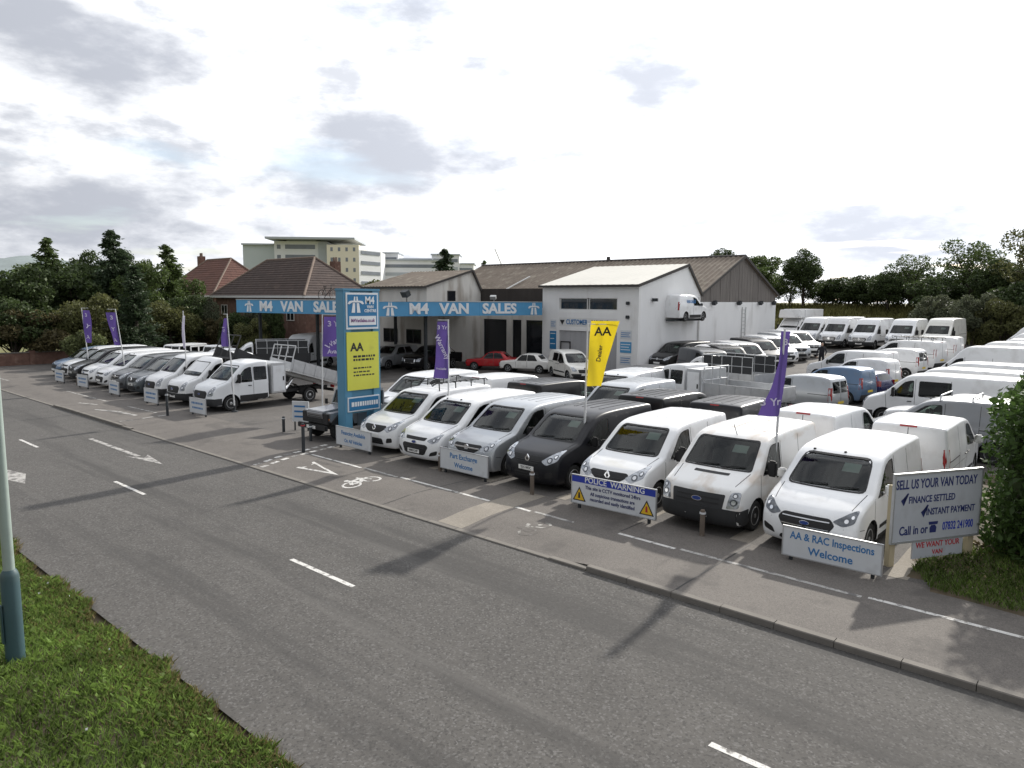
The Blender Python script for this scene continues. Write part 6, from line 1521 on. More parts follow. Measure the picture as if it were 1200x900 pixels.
for nm, c in dict(leaf_dark=(.056, .082, .028), leaf_mid=(.080, .115, .034), leaf_olive=(.115, .122, .045), leaf_grey=(.11, .125, .075), leaf_brown=(.11, .095, .045), leaf_fir=(.048, .074, .036), leaf_laurel=(.062, .11, .026), leaf_pale=(.12, .14, .055)).items():
    mat(nm, c, .6, var=.3, scale=.5, island=.45, trans=.34, spec=.3)
mat('bark', (.06, .048, .038), .95, var=.3, scale=3, bump=.5, bscale=14)
def broad(H, rx, base, nl, nleaf, ls, m, seed, gaps=.5, top=1.0):
    """returns (trunk mesh, crown mesh) of a broadleaf tree"""
    r_ = random.Random(seed); g = G()
    zc = (base + H) / 2; hz = (H - base) / 2; lobes = []
    for k in range(nl):
        for _ in range(40):
            d = Vector((r_.gauss(0, 1), r_.gauss(0, 1), r_.gauss(0, 1) + .15)).normalized() * (r_.random() ** .45)
            c = Vector((d.x * rx * .80, d.y * rx * .80, zc + d.z * hz * .82)); lr = rx * r_.uniform(.20, .38) * (1.05 - .3 * abs(d.z))
            if all((c - q).length > (lr + s) * gaps for q, s in lobes): break
        lobes.append((c, lr))
    tr = [(0, 0, -.3)]; x = y = 0
    for k in range(1, 5): x += r_.uniform(-.15, .15) * rx * .3; y += r_.uniform(-.15, .15) * rx * .3; tr.append((x, y, base + (H - base) * .62 * k / 4 if k > 1 else base * .7))
    rt = max(.10, H * .022); g.tube(tr, [rt, rt * .85, rt * .65, rt * .45, rt * .2], 8)
    for c, lr in lobes:
        t0 = Vector(tr[r_.randint(1, 3)]); mid = (t0 + c) / 2 + Vector((0, 0, -.08 * (c - t0).length)); g.tube([t0, mid, c, c + (c - mid).normalized() * lr * .6], [rt * .35, rt * .24, rt * .12, rt * .04], 5)
    pts = []; per = nleaf // nl
    for c, lr in lobes:
        nn = int(per * (lr / (rx * .29)) ** 2)
        d = rng.normal(size=(nn, 3)); d /= np.linalg.norm(d, axis=1, keepdims=True); rr = lr * (.55 + .55 * rng.random((nn, 1)) ** .6)
        q = d * rr; q[:, 2] *= .82; q += np.array(c) + rng.normal(size=(nn, 3)) * lr * .07; pts.append(q)
    return g.mesh('trunk', 50), leaf_mesh('crown', np.concatenate(pts), ls, m)
def conifer(H, r0, nleaf, ls, m, seed, droop=.25, narrow=1.0):
    r_ = random.Random(seed); g = G(); g.tube([(0, 0, -.3), (0, 0, H * .5), (r_.uniform(-.1, .1), 0, H)], [H * .022, H * .013, .012], 8); pts = []; dirs = []
    nb = int(H * 9)
    for k in range(nb):
        t = (k + r_.random()) / nb; z = H * (.06 + .93 * t); L_ = r0 * (1 - t) ** .68 * r_.uniform(.45, 1.22) * narrow + .10; a = r_.random() * 6.283
        tip = Vector((L_ * math.cos(a), L_ * math.sin(a), z - droop * L_ + .15 * L_)); st = Vector((0, 0, z)); g.tube([st, (st + tip) / 2 + Vector((0, 0, .06 * L_)), tip], [.03, .018, .006], 4)
        n = max(6, int(nleaf / nb * (.35 + 1.3 * (1 - t)))); u = rng.random(n) ** .7
        q = np.array(st)[None] * (1 - u[:, None]) + np.array(tip)[None] * u[:, None]; q += rng.normal(size=(n, 3)) * np.array([.22, .22, .16]) * (0.5 + L_ * .30)
        pts.append(q); dirs.append(np.tile(np.array((tip - st).normalized()) + np.array([0, 0, -.25]), (n, 1)))
    return g.mesh('trunk', 50), leaf_mesh('crown', np.concatenate(pts), ls, m, asp=.38, dirs=np.concatenate(dirs))
TREES = dict(
    oak=broad(12, 4.6, 2.2, 30, 15000, .34, 'leaf_dark', 1), oak2=broad(11, 4.2, 1.8, 26, 13000, .34, 'leaf_mid', 2), airy=broad(12, 4.6, 2.5, 26, 8000, .32, 'leaf_mid', 3, .75), airy2=broad(11.5, 4.0, 2.4, 22, 6500, .30, 'leaf_olive', 8, .8),
    round=broad(8, 3.6, .6, 24, 11000, .30, 'leaf_dark', 4), olive=broad(7, 3.0, .4, 20, 9500, .26, 'leaf_olive', 5), greyb=broad(7, 2.8, .3, 18, 9000, .24, 'leaf_grey', 6), brown=broad(5, 2.6, .3, 16, 8000, .22, 'leaf_brown', 7), pale=broad(3.2, 2.0, .1, 14, 6000, .20, 'leaf_pale', 12),
    fir=conifer(11, 3.3, 15000, .38, 'leaf_fir', 21), fir2=conifer(11, 2.9, 12000, .34, 'leaf_mid', 22, .1, .95), cypress=conifer(8, 2.0, 9000, .26, 'leaf_fir', 23, -.3, .9))
HT = dict(oak=12, oak2=11, airy=12, airy2=11.5, round=8, olive=7, greyb=7, brown=5, pale=3.2, fir=11, fir2=11, cypress=8)
def tree(kind, name, label, x, y, H, wide=1.0, group=None, z=-.1, rot=None, cat='tree'):
    t = thing(name, label, cat, (x, y, z), rot if rot is not None else random.uniform(0, 6.28), group); s = H / HT[kind]; t.scale = (s * wide, s * wide, s)
    link('trunk', TREES[kind][0], 'bark', t); link('crown', TREES[kind][1], None, t); return t
GL = 'trees behind the left end of the yard'
for i, (kd, x, y, H, wd, lb) in enumerate((
    ('fir2', -75.0, 21.4, 10.6, 1.0, 'pointed conifer rising above the far left hedge'), ('round', -71.8, 17.8, 8.4, 1.1, 'dark rounded tree at the road end of the left belt'), ('oak2', -78.0, 20.8, 9.0, 1.0, 'broad mid green tree behind the pointed conifer'),
    ('round', -72.6, 22.5, 9.2, 1.1, 'dense dark tree beside the pointed conifer'), ('oak', -77.8, 26.0, 10.0, .9, 'broad dark tree in the middle of the left belt'), ('fir', -71.5, 25.7, 11.4, .95, 'tallest dark spruce of the left belt with bent tip'),
    ('oak', -79, 29.5, 10.2, .9, 'wide dark tree behind the tall spruce'), ('oak2', -69.7, 27.8, 9.4, .8, 'rounded green tree next to the tallest spruce'), ('fir2', -71.8, 30.6, 10.4, 1.1, 'feathery conifer nearest the orange roof'),
    ('cypress', -61.5, 23.6, 7.8, 1.15, 'dense cypress standing before the spruces close to the yard'), ('oak2', -78.5, 35.0, 8.2, .9, 'mid green tree beside the orange roofed house'), ('round', -66.5, 29.8, 6.0, .95, 'low dark tree left of the brick house'),
    ('olive', -64.5, 27.6, 5.6, 1.0, 'olive green bush beyond the parked off-roaders'), ('olive', -63.8, 21.0, 6.2, 1.0, 'olive green bush behind the left row of vans'), ('round', -66.0, 16.2, 5.6, 1.2, 'dark bush over the brick wall nearest the road'), ('brown', -64.6, 18.0, 5.2, 1.2, 'reddish brown bush over the low brick wall'),
    ('olive', -68.0, 14.0, 5.6, 1.2, 'olive bush at the road end of the low brick wall'), ('pale', -58.2, 18.9, 3.0, .9, 'small pale green shrub behind the white vans'), ('greyb', -65.8, 31.0, 6.2, .7, 'grey green bush against the brick house'), ('round', -70.5, 12.5, 6.5, 1.2, 'dark bush at the edge of the road'), ('olive', -72, 9.0, 5.0, 1.2, 'olive bush beyond the road edge'))):
    tree(kd, 'conifer' if kd in ('fir', 'fir2', 'cypress') else 'shrub' if H < 6.3 else 'tree', lb, x, y, H, wd, GL)
GR = 'trees behind the far end of the yard'
for i, (kd, x, y, H, wd, lb) in enumerate((
    ('oak', -44.7, 95.0, 11.4, 1.0, 'dark tree crown showing over the shed ridge'), ('oak2', -42.5, 101, 11.2, 1.0, 'tree beside the crown over the shed ridge'), ('oak2', -37.5, 90.5, 9.0, 1.0, 'mid green tree just beyond the shed gable'), ('airy', -35.3, 93.6, 8.0, .9, 'low airy tree next to the shed gable'),
    ('oak', -32.5, 90.3, 10.6, .72, 'lone tall dark tree standing above the field edge'), ('round', -30.5, 95.0, 7.2, 1.0, 'small dark tree right of the lone tall one'), ('round', -28.0, 93.7, 7.6, 1.2, 'rounded dark tree over the grass bank'), ('round', -25.6, 92.4, 7.2, 1.1, 'dark rounded tree at the end of the grass bank'),
    ('oak', -22.6, 89.1, 7.6, .9, 'dark bushy tree behind the white high roof vans'), ('airy', -21.0, 92.0, 9.8, .9, 'open crowned tree with sky showing through'), ('round', -17.7, 86.2, 7.2, 1.1, 'dark tree below the open crowned ones'), ('airy', -15.2, 91.5, 11.2, .95, 'largest open crowned tree behind the yard'),
    ('greyb', -14.8, 76.5, 5.4, 1.1, 'grey green bush behind the last high roof van'), ('greyb', -12.0, 75.0, 5.6, 1.0, 'grey green willow-like bush by the yard end'), ('olive', -9.8, 74.5, 5.0, 1.2, 'olive bush behind the right hand vans'), ('oak', -11.9, 85.5, 8.6, .9, 'dark tree under the largest open crown'), ('round', -9.0, 78.6, 6.6, 1.2, 'dark tree beside the grey green bushes'),
    ('airy2', -8.6, 84.0, 12.2, .9, 'tall thin branched tree at the edge of the yard'), ('round', -5.0, 80.0, 8.4, 1.2, 'dark tree beyond the right hand row of vans'), ('oak2', -1.5, 78, 9.5, 1.0, 'mid green tree at the right end of the belt'))):
    tree(kd, 'shrub' if kd in ('greyb', 'olive') else 'tree', lb, x, y, max(3.6, H + 1.6 - bank_z(x, y)), wd * min(1.4, H / max(3.6, H + 1.6 - bank_z(x, y))), GR, z=bank_z(x, y) - .5)
for i in range(15):
    x = -36.5 + 2.75 * i; y = 95.5 + 1.5 * math.sin(i * 2.3)
    if i in (0, 1): continue
    tree('round', 'shrub', 'dark hedge line shrub behind the yard, ' + ('', '', 'under the lone tall tree', 'next to the lone tall tree', 'over the middle of the grass bank', 'between two rounded trees', 'at the right end of the grass bank', 'below the first open crown', 'below the second open crown', 'beside the second open crown', 'below the largest open crown', 'behind the grey green bushes', 'behind the olive bush', 'below the thin branched tree', 'at its right hand end')[i], x, y, 4.6 + .8 * math.sin(i * 1.7), 1.25, GR, z=bank_z(x, y) - .6)
GM = 'trees before the hospital'
for kd, x, y, H, wd, lb in (('olive', -103.6, 78.5, 9.6, 1.2, 'olive tree below the cream hospital tower'), ('oak2', -101.0, 82.0, 9.4, .9, 'green tree below the stepped hospital wing'), ('fir', -109.4, 102.7, 15.6, 1.2, 'dark conifer in front of the hospital wing'), ('round', -97.5, 97.6, 11.6, .8, 'dark tree between hospital wing and shed roof'), ('round', -80.8, 74.6, 9.0, .6, 'dark bush above the office roof'), ('fir2', -93, 97, 12.5, .8, 'small conifer beside the shed ridge'), ('brown', -63.5, 32.0, 4.6, .9, 'russet shrub against the brick house wall'), ('round', -60.5, 31.6, 4.4, .9, 'dense dark shrub under the left fascia'), ('olive', -56.8, 31.0, 4.0, .9, 'olive shrub under the left fascia'), ('brown', -67.5, 32.6, 5.0, .8, 'russet shrub left of the brick house'), ('greyb', -60.2, 33.4, 5.8, .55, 'straggly shrub before the brick house'), ('round', -57.0, 33.0, 5.4, .5, 'dark shrub over the left blue fascia')):
    tree(kd, 'tree' if H > 8 else 'shrub', lb, x, y, H, wd, GM)

GB = 'trees across the road behind the near verge'
for i in range(11):
    tree(('oak2', 'airy', 'olive', 'oak')[i % 4], 'tree', ('mid green', 'open crowned', 'olive green', 'dark green')[i % 4] + ' tree across the road opposite ' + ('the far end of the left row', 'the dark grey vans', 'the white tippers', 'the entrance', 'the blue totem', 'the roof rack van', 'the silver van', 'the yellow flag', 'the police board', 'the end van', 'the laurel hedge')[i], -46 + i * 6.2, -17 + 2.5 * math.sin(i * 2.1), 7.0 + 1.5 * math.sin(i * 1.3), 1.1, GB)
# ---- laurel hedge by the big sign
hd = thing('laurel_hedge', 'tall glossy laurel hedge beside the large sign', 'hedge', (-1.22, 18.5, ZY))
pts = []
def hedge_pts(n, cx_, cy_, cz, rx, ry, rz):
    d = rng.normal(size=(n, 3)); d /= np.linalg.norm(d, axis=1, keepdims=True); p = np.sign(d) * np.abs(d) ** .62; p /= np.abs(p).max(1, keepdims=True) ** .55
    k = (.80 + .24 * rng.random((n, 1)))
    return np.array([cx_, cy_, cz]) + p * k * np.array([rx, ry, rz])
for c in ((.0, 0, 1.65, 1.15, 2.0, 1.75), (.35, -.6, 1.5, 1.2, 1.5, 1.65), (.2, 1.9, 1.8, 1.2, 1.6, 1.8), (1.9, .4, 1.8, 1.6, 2.4, 1.9)): pts.append(hedge_pts(5200, *c))
pts = np.concatenate(pts); pts = pts[pts[:, 2] > .05]
link('foliage', leaf_mesh('foliage', pts, .15, 'leaf_laurel', asp=.48), None, hd)
g = G(); rr_ = random.Random(5)
for k in range(16):
    a = Vector((rr_.uniform(-.5, 1.6), rr_.uniform(-1.2, 2.2), -.05)); b = a + Vector((rr_.uniform(-.6, .6), rr_.uniform(-.8, .8), rr_.uniform(2.0, 3.0))); g.tube([a, (a + b) / 2 + Vector((rr_.uniform(-.2, .2), 0, 0)), b], [.045, .03, .01], 6)
st_ = g.obj('stems', 'bark', hd, smooth=50); st_['kind'] = 'stuff'
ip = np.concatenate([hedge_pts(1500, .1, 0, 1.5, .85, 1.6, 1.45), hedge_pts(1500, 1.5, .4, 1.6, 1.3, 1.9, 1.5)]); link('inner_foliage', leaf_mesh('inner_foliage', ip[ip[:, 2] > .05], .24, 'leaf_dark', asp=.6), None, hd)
# leaf litter at its foot
lit = np.stack([rng.uniform(-2.9, -.9, 900), rng.uniform(15.0, 17.6, 900), ZY + .02 + rng.random(900) * .05], 1)
mat('leaf_litter', (.22, .18, .09), .8, var=.3, scale=2, island=.5)
o = link('leaf_litter', leaf_mesh('leaf_litter', lit, .11, 'leaf_litter', flat=.8), None); tag(o, 'pale dry leaves under the laurel hedge', 'leaf litter', kind='stuff')

# ---- grass
def blades(n, fn, hgt, m, name, label, wid=.006, lean=.5):
    P = fn(n); n = len(P); h = hgt * (.45 + .9 * rng.random(n)); a = rng.random(n) * 6.283; ln = lean * (.3 + rng.random(n)); b = a + rng.normal(size=n) * .6 + 1.57
    tip = P + np.stack([np.cos(a) * h * ln, np.sin(a) * h * ln, h], 1); mid = P + np.stack([np.cos(a) * h * ln * .3, np.sin(a) * h * ln * .3, h * .6], 1); sd_ = np.stack([np.cos(b), np.sin(b), b * 0], 1) * (wid * (.6 + .8 * rng.random(n)))[:, None]
    v = np.stack([P - sd_, P + sd_, mid + sd_ * .8, tip, mid - sd_ * .8], 1).reshape(-1, 3)
    me = bpy.data.meshes.new(name); me.vertices.add(5 * n); me.vertices.foreach_set('co', v.ravel()); me.loops.add(5 * n); me.loops.foreach_set('vertex_index', np.arange(5 * n)); me.polygons.add(n); me.polygons.foreach_set('loop_start', np.arange(0, 5 * n, 5)); me.update(calc_edges=True)
    o = link(name, me, m); tag(o, label, 'grass', kind='stuff'); return o
mat('grass_near', (.135, .205, .046), .7, var=.5, scale=1.1, island=.4, trans=.5, spec=.3); mat('grass_bank', (.17, .165, .06), .8, var=.3, scale=.6, island=.4, trans=.4, spec=.2); mat('grass_dry', (.20, .165, .075), .8, var=.3, scale=2, island=.4, trans=.2, spec=.2); mat('grass_right', (.11, .165, .036), .75, var=.4, scale=1.2, island=.4, trans=.3, spec=.25)
def verge_edge(x): return 3.90 + .07 * math.sin(x * 1.7) + .07 * math.sin(x * 4.3 + 1) + .04 * math.sin(x * 11)
ve = np.vectorize(verge_edge)
def vz(x, y): return .02 + .10 * np.clip((ve(x) - y) / .8, 0, 1) + .05 * np.sin(x * 1.3) * np.sin(y * 1.9)
sheet('verge', span(-60, -24, 1) + span(-23.9, -4, .1) + span(-3, 10, 1), span(-10, 3.6, .5) + [3.7, 3.8, 3.86, 3.92, 3.98, 4.04, 4.10, 4.16], lambda x, y: float(vz(x, y)) if y < verge_edge(x) - .04 else -.06, 'soil')
def f1(n):
    x = rng.uniform(-22, -4.5, n); y = ve(x) - .0 - (rng.random(n) ** 1.15) * 4.2; k = (y > 3.9 - (x + 22) * .30) | (y > 1.0); x, y = x[k], y[k]; return np.stack([x, y, vz(x, y) - .01], 1)
blades(95000, f1, .115, 'grass_near', 'grass', 'green tufted grass on the near verge by the lamp post', .0055, .8)
def f2(n):
    x = rng.uniform(-22, -4.5, n); y = ve(x) + .06 - np.abs(rng.normal(size=n)) * .42; return np.stack([x, y, vz(x, y) - .01], 1)
blades(16000, f2, .09, 'grass_dry', 'dry_grass', 'dry straw coloured grass along the near road edge', .005, 1.0)
wp = f1(3200); wp[:, 2] += .05 + rng.random(len(wp)) * .05
o = link('weeds', leaf_mesh('weeds', wp, .085, 'grass_near', flat=.5, asp=.6), None); tag(o, 'broad leaved weeds among the near grass', 'weeds', kind='stuff')
wf_ = f1(70); wf_[:, 2] += .11; o = link('daisies', leaf_mesh('daisies', wf_, .03, 'frame_white', flat=.9, asp=1.0), None); tag(o, 'tiny white flowers and scraps in the near grass', 'flowers', kind='stuff')
# right verge
def rv(x): return 14.02 + .9 * math.exp(-((x + 3.05) / .35) ** 2) + .05 * math.sin(x * 5) if x > -3.1 else 15.2
rvv = np.vectorize(rv)
sheet('right_verge', span(-3.2, 12, .35), [13.95, 14.1, 14.4, 14.8, 15.2, 16, 17, 18, 21, 25], lambda x, y: ZY + (.05 if y > rv(x) else -.03) + .04 * math.sin(x * 2) * math.sin(y * 1.7), 'soil')
def f3(n):
    x = rng.uniform(-3.05, 6, n); y = rvv(x) + rng.random(n) * 3.0; return np.stack([x, y, np.full(n, ZY + .04)], 1)
blades(26000, f3, .11, 'grass_right', 'grass', 'shaded grass below the laurel hedge', .006, .8)
def f4(n):
    x = rng.uniform(-66, -58, n) ; y = rng.uniform(11.2, 13.0, n); return np.stack([x, y, np.full(n, ZY)], 1)
blades(6000, f4, .12, 'grass_near', 'grass', 'strip of grass before the low brick wall', .01, .6)
def f5(n):
    x = rng.uniform(-44, 2, n); y = rng.uniform(76, 93, n); return np.stack([x, y, np.array([bank_z(a, b) for a, b in zip(x, y)]) - .02], 1)
blades(22000, f5, .5, 'grass_bank', 'long_grass', 'long pale grass on the bank behind the yard', .05, .5)
# ================================================================== the stock of vehicles
PR = dict(swept=van_swept(plate='RJ16 KXE'), sweptdark=van_swept(plate='YJ15 WDC'), bar=van_swept(kind='bar'), rack=van_swept(rack=True), rnew=van_round('new'), rold=van_round('old', windows=True, plate='WM16 OVP'),
          rplain=van_round('old'), rackbars=van_round('old', bars=True), boxy=van_boxy(plate='LC08 EWT'), mk8=van_large(5.3, 2.22), high=van_large(5.9, 2.62, face='ring'), highd=van_large(5.7, 2.55, face='diamond'), crewvan=van_large(5.9, 2.22, windows=True),
          small=van_small(), smallg=van_small(rearglass=True, L=4.4), smallw=van_small(4.35, 1.82, windows=True), suv=suv(), estate=estate(), classic=classic(), pickup=pickup(), pickuph=pickup(True), off=offroader(), offh=offroader(True),
          tipcrew=tipper(True, R(17), Lt=6.7), tip=tipper(False, R(24), locker=False, Lt=5.6, bed='bumper_grey'), cage=tipper(False, 0, cage=True, locker=False, Lt=5.7, bed='bumper_grey'), flat=tipper(True, 0, locker=True, Lt=7.2, bed='alu', cage=False), chev=tipper(False, 0, locker=False, Lt=5.4, cage=True, bed='alu'), box=box_van())
FR = 'vans in the front row by the cycle track'
NOSE = 14.32
def front(k, x, c, label, L_=5.0, dy=0.0, **kw): return PR[k].place(kw.pop('name', 'panel_van'), x, NOSE + dy + PR[k].L / 2, -90 + random.uniform(-1.2, 1.2), c, label, group=FR, z=ZY, **kw)
front('rnew', -4.85, 'white', 'white panel van with black hexagonal grille at the end beside the large sign')
front('boxy', -7.22, 'stained', 'older white panel van with grey plastic bumper and upright lamps', dy=-.02)
front('swept', -9.72, 'white', 'white panel van behind the police warning board', dy=.08)
front('sweptdark', -12.28, 'darkgrey', 'dark grey panel van next to the yellow flag', dy=.18)
front('bar', -14.62, 'silver', 'silver panel van with chrome grille bar behind the part exchange board', dy=.12)
front('rold', -16.72, 'white', 'white passenger van with dark side windows and two-part grille', dy=.0)
front('rack', -19.15, 'white', 'white panel van with black roof rack beside the totem', dy=.30)
PR['off'].place('off_road_pickup', -22.42, 16.6, -89, 'steel', 'square silver off-road pick-up parked left of the blue totem', 'pickup', z=ZY, paint2='steel')

R2 = 'vans in the second row back to back with the front row'
for k, x, y, hd_, c, lb in (
    ('rplain', -4.55, 23.0, 90, 'white', 'white panel van with its rear doors behind the large sign'), ('rplain', -7.25, 23.2, 90, 'white', 'white ribbed roof panel van behind the older grey bumpered van'),
    ('swept', -9.95, 23.0, 90, 'darkgrey', 'dark panel van with grey roof behind the police board van'), ('swept', -12.5, 22.9, 90, 'black', 'black panel van two places behind the yellow flag'),
    ('swept', -15.1, 23.6, -90, 'silver', 'silver panel van behind the silver front row van'), ('bar', -17.7, 23.1, 90, 'black', 'black panel van behind the white passenger van'),
    ('rplain', -20.6, 23.4, 90, 'white', 'white panel van behind the roof rack van'), ('swept', -23.2, 20.6, -90, 'white', 'white panel van behind the off-road pick-up and totem')):
    PR[k].place('panel_van', x, y, hd_ + random.uniform(-1.5, 1.5), c, lb, group=R2, z=ZY)

MID = 'vehicles standing in the middle of the yard'
PR['flat'].place('flatbed_truck', -14.9, 30.4, 172, 'white', 'white crew cab dropside truck with lockers in the middle of the yard', 'truck', MID, z=ZY)
PR['suv'].place('estate_car', -19.7, 32.4, -96, 'black', 'black estate car with a price card in its windscreen', 'car', MID, z=ZY)
PR['rplain'].place('panel_van', -17.6, 27.3, -88, 'pale', 'pale panel van with cluttered roof behind the black vans', 'van', MID, z=ZY)
PR['bar'].place('panel_van', -25.0, 46.2, -100, 'black', 'black panel van by the workshop side wall', 'van', MID, z=yard_z(-25, 46.2))
PR['swept'].place('panel_van', -22.3, 45.4, -102, 'white', 'white van facing out beside the black van at the workshop', 'van', MID, z=yard_z(-22.3, 45.4))
PR['smallw'].place('car_van', -28.4, 38.0, -30, 'cream', 'pale car parked before the workshop doors', 'car', MID, z=ZY)
PR['smallg'].place('small_van', -12.2, 33.5, 172, 'silver', 'small silver van with glass rear doors in the middle of the yard', 'van', MID, z=ZY)
PR['chev'].place('cage_truck', -16.9, 35.6, 170, 'white', 'white truck with mesh cage body behind the dropside truck', 'truck', MID, z=ZY)

C2 = 'small vans in the column facing the workshop'
for k, x, y, c, lb, nm, ct in (
    ('small', -12.4, 38.9, 'blue', 'mid blue small van in the yard column', 'small_van', 'van'), ('estate', -12.3, 41.3, 'navy', 'dark blue estate car with red tail lights beside the blue van', 'estate_car', 'car'),
    ('small', -12.4, 43.6, 'white', 'small white van beside the dark blue estate car', 'small_van', 'van'), ('swept', -13.5, 46.2, 'white', 'white van two places beyond the blue van', 'panel_van', 'van'),
    ('smallg', -12.5, 50.0, 'white', 'small white van with visible rear wheel three places beyond the blue van', 'small_van', 'van'), ('rack', -12.6, 54.4, 'white', 'white van with roof bars near the far row', 'panel_van', 'van'), ('swept', -12.3, 58.2, 'white', 'white van last in the column before the far row', 'panel_van', 'van')):
    PR[k].place(nm, x, y, 172 + random.uniform(-3, 3), c, lb, ct, C2, z=yard_z(x, y))

CR = 'vans in the right hand column facing into the yard'
for k, x, y, c, lb in (
    ('rackbars', -4.9, 27.6, 'steel', 'silver van with roof bars nearest the laurel hedge'), ('pickuph', -4.9, 30.3, 'white', 'white pick-up with hardtop between silver van and crew van'), ('crewvan', -6.1, 33.3, 'white', 'white crew van with dark side glass in the right hand column'),
    ('mk8', -6.4, 37.0, 'white', 'white low roof van beyond the crew van'), ('mk8', -6.2, 40.8, 'pale', 'pale low roof van in the right hand column'),
    ('high', -6.4, 45.2, 'white', 'first white high roof van in the right hand column'), ('high', -5.9, 48.4, 'white', 'second white high roof van in the right hand column'), ('highd', -5.5, 51.8, 'white', 'third white high roof van in the right hand column'), ('high', -5.3, 55.4, 'white', 'fourth white high roof van in the right hand column'), ('highd', -5.4, 59.0, 'white', 'fifth white high roof van in the right hand column'), ('high', -5.8, 62.6, 'white', 'last white high roof van in the right hand column')):
    PR[k].place('pickup' if k == 'pickuph' else 'panel_van', x, y, 178 + random.uniform(-2, 2), c, lb, 'pickup' if k == 'pickuph' else 'van', CR, z=yard_z(x, y))

FA = 'high roof vans along the far end of the yard'
for k, x, y, c, lb in (('box', -25.6, 70.5, 'white', 'white box truck at the far end beside the shed wall'), ('highd', -22.9, 68.0, 'white', 'first white high roof van from the box truck'), ('high', -20.6, 67.6, 'white', 'second high roof van from the box truck, star grille'),
    ('highd', -18.2, 67.6, 'white', 'third high roof van from the box truck'), ('highd', -15.5, 67.8, 'white', 'fourth high roof van from the box truck'), ('high', -12.9, 68.4, 'cream', 'cream high roof van at the end of the far row')):
    PR[k].place('box_truck' if k == 'box' else 'panel_van', x, y, -93 + random.uniform(-2, 2), c, lb, 'truck' if k == 'box' else 'van', FA, z=yard_z(x, y))

MR = 'vans angled along the shed wall'
for i, (k, c, lb) in enumerate((('bar', 'grey', 'grey van first in the angled row by the shed'), ('swept', 'black', 'black van second in the angled row by the shed'), ('rplain', 'white', 'white van third in the angled row by the shed'), ('bar', 'darkgrey', 'dark grey van fourth in the angled row by the shed'),
    ('rplain', 'white', 'white van fifth in the angled row by the shed'), ('swept', 'silver', 'silver van sixth in the angled row by the shed'), ('bar', 'white', 'white van last in the angled row by the shed'))):
    x, y = -20.9 - .12 * i, 42.4 + 2.75 * i
    PR[k].place('panel_van', x, y, -36 + random.uniform(-2, 2), c, lb, 'van', MR, z=yard_z(x, y))

UC = 'cars under the canopy'
PR['estate'].place('saloon_car', -44.9, 34.6, -80, 'grey', 'grey car deepest under the canopy by the office wall', 'car', UC, z=ZY)
PR['suv'].place('suv', -42.3, 34.3, -82, 'silver', 'silver off-roader under the canopy beside the dark post', 'car', UC, z=ZY)
PR['pickup'].place('pickup', -39.4, 35.6, -80, 'black', 'black pick-up truck under the canopy', 'pickup', UC, z=ZY)
PR['classic'].place('classic_car', -36.0, 38.6, -150, 'red', 'red classic saloon with four round lamps before the showroom', 'car', UC, z=ZY)
PR['classic'].place('classic_car', -32.9, 38.9, -160, 'ivory', 'white classic saloon before the workshop', 'car', UC, z=ZY)

LR = 'vehicles in the left row facing the road'
def left(k, x, c, lb, nm='panel_van', ct='van', dy=0.0, **kw): return PR[k].place(nm, x, 14.75 + dy + PR[k].L / 2, -90 + random.uniform(-1.5, 1.5), c, lb, ct, LR, z=ZY, **kw)
left('tipcrew', -31.95, 'pale', 'silver crew cab tipper with raised white load bed', 'tipper_truck', 'truck', paint2='pale')
left('tip', -34.7, 'white', 'white tipper with dark raised bed next to the crew cab tipper', 'tipper_truck', 'truck')
left('mk8', -37.3, 'white', 'white van with black grille third from the entrance side')
left('swept', -39.7, 'greyblue', 'first dark grey van of the left row'); left('bar', -41.9, 'grey', 'second dark grey van of the left row')
left('rplain', -44.2, 'white', 'white van beyond the two dark grey ones'); left('rplain', -46.5, 'white', 'white van fourth from the far end of the left row')
left('swept', -48.7, 'black', 'black van between white ones at the far end'); left('rplain', -51.0, 'white', 'white van at the far end of the left row', dy=.3)
left('small', -53.3, 'blue', 'pale blue small van at the very end of the left row', dy=.4, nm='small_van')
BK = 'vehicles parked behind the left row'
PR['cage'].place('cage_truck', -44.2, 25.0, -118, 'white', 'white truck with dark cage body behind the tippers', 'truck', BK, z=ZY)
PR['highd'].place('panel_van', -46.3, 29.6, -64, 'pale', 'pale high roof van behind the cage truck under the fascia', 'van', BK, z=ZY)
PR['offh'].place('off_roader', -52.6, 23.0, -70, 'white', 'white off-roader with hardtop behind the left row', 'car', BK, z=ZY, paint2='white')
PR['off'].place('off_road_pickup', -49.8, 24.6, -70, 'white', 'white off-road pick-up behind the left row', 'pickup', BK, z=ZY, paint2='white')
PR['pickup'].place('pickup', -46.6, 23.4, -80, 'white', 'white pick-up behind the dark grey vans', 'pickup', BK, z=ZY)

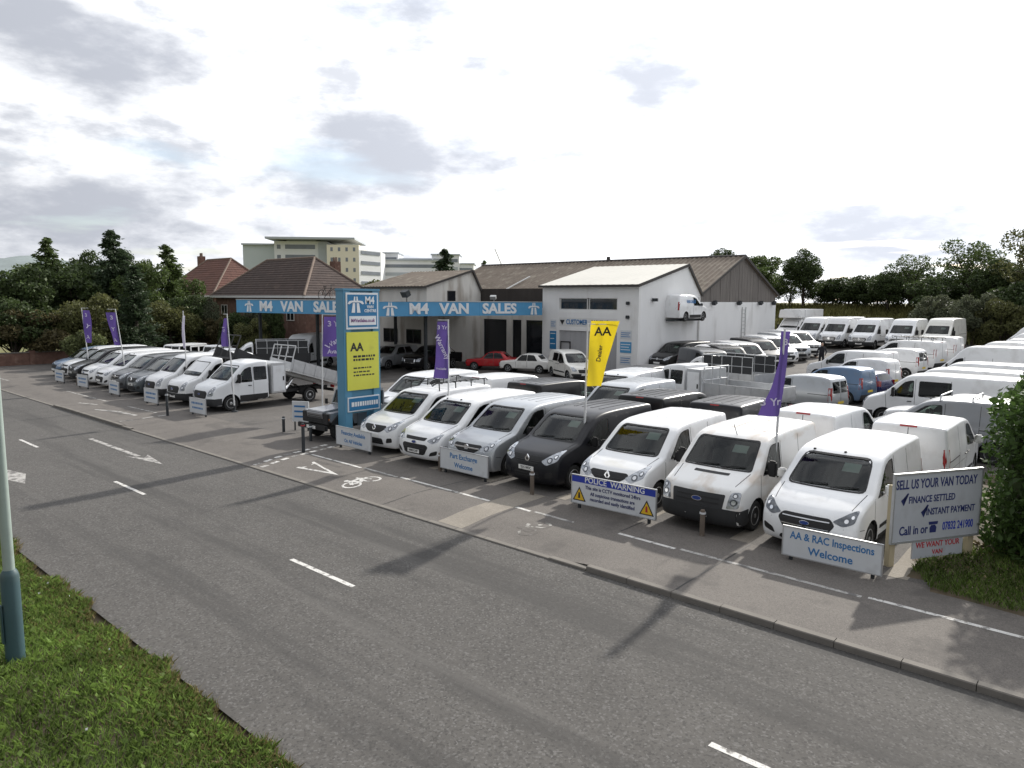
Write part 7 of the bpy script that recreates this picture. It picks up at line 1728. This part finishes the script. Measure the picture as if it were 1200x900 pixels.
# ---- a man in dark clothes walking across the yard
def person(label, x, y, z, rz):
    p = thing('person', label, 'person', (x, y, z), rz)
    J = [(0, 0, .95, .15), (0, .04, 1.18, .14), (0, .09, 1.40, .16), (0, .13, 1.53, .06), (0, .16, 1.66, .09), (0, .17, 1.75, .075),
         (-.19, .09, 1.43, .065), (-.30, .16, 1.18, .05), (-.24, .36, 1.05, .042), (-.22, .44, 1.02, .04), (.19, .09, 1.43, .065), (.30, .02, 1.16, .05), (.30, .12, .93, .042), (.30, .16, .86, .04),
         (-.10, .0, .90, .10), (-.11, .20, .52, .075), (-.11, .14, .09, .05), (-.11, .28, .05, .04), (.10, .0, .90, .10), (.11, -.06, .50, .075), (.11, -.30, .14, .05), (.11, -.20, .05, .04)]
    E_ = [(0, 1), (1, 2), (2, 3), (3, 4), (4, 5), (2, 6), (6, 7), (7, 8), (8, 9), (2, 10), (10, 11), (11, 12), (12, 13), (0, 14), (14, 15), (15, 16), (16, 17), (0, 18), (18, 19), (19, 20), (20, 21)]
    me = bpy.data.meshes.new('body'); me.from_pydata([j[:3] for j in J], E_, []); o = link('body', me, 'clothes', p)
    md = o.modifiers.new('Skin', 'SKIN'); o.modifiers.new('Sub', 'SUBSURF').levels = 2; o.modifiers['Sub'].render_levels = 2
    for v, j in zip(me.skin_vertices[0].data, J): v.radius = (j[3], j[3])
    me.skin_vertices[0].data[0].use_root = True
    g = G(); g.lathe([(.02, -.125), (.07, -.09), (.09, -.02), (.092, .05), (.07, .11), (.001, .14)], (0, .18, 1.68), 'z', 14); hdm = g.obj('head', 'skin', p, smooth=60)
    g = G(); g.lathe([(.097, .01), (.097, .06), (.072, .125), (.001, .152)], (0, .168, 1.68), 'z', 14); g.obj('hair', 'hair', p, smooth=60)
    for s in (-.22, .30):
        c = (s, .47, 1.0) if s < 0 else (s, .18, .82)
        for k in range(5):
            g = G(); a = (k - 2) * .018; ln = (.05, .075, .08, .075, .06)[k]; g.tube([(c[0] + a, c[1], c[2]), (c[0] + a * 1.3, c[1] + .02, c[2] - ln * .6), (c[0] + a * 1.3, c[1] + .01, c[2] - ln)], .009, 6); g.obj('finger', 'skin', p, smooth=60)
    return p
mat('clothes', (.018, .018, .024), .9, var=.3, scale=6); mat('skin', (.42, .27, .20), .6, var=.1, scale=6); mat('hair', (.03, .022, .018), .8, var=.3, scale=20)
person('person in dark clothes striding across the yard past the angled vans', -17.0, 51.5, yard_z(-17, 51.5), R(200))
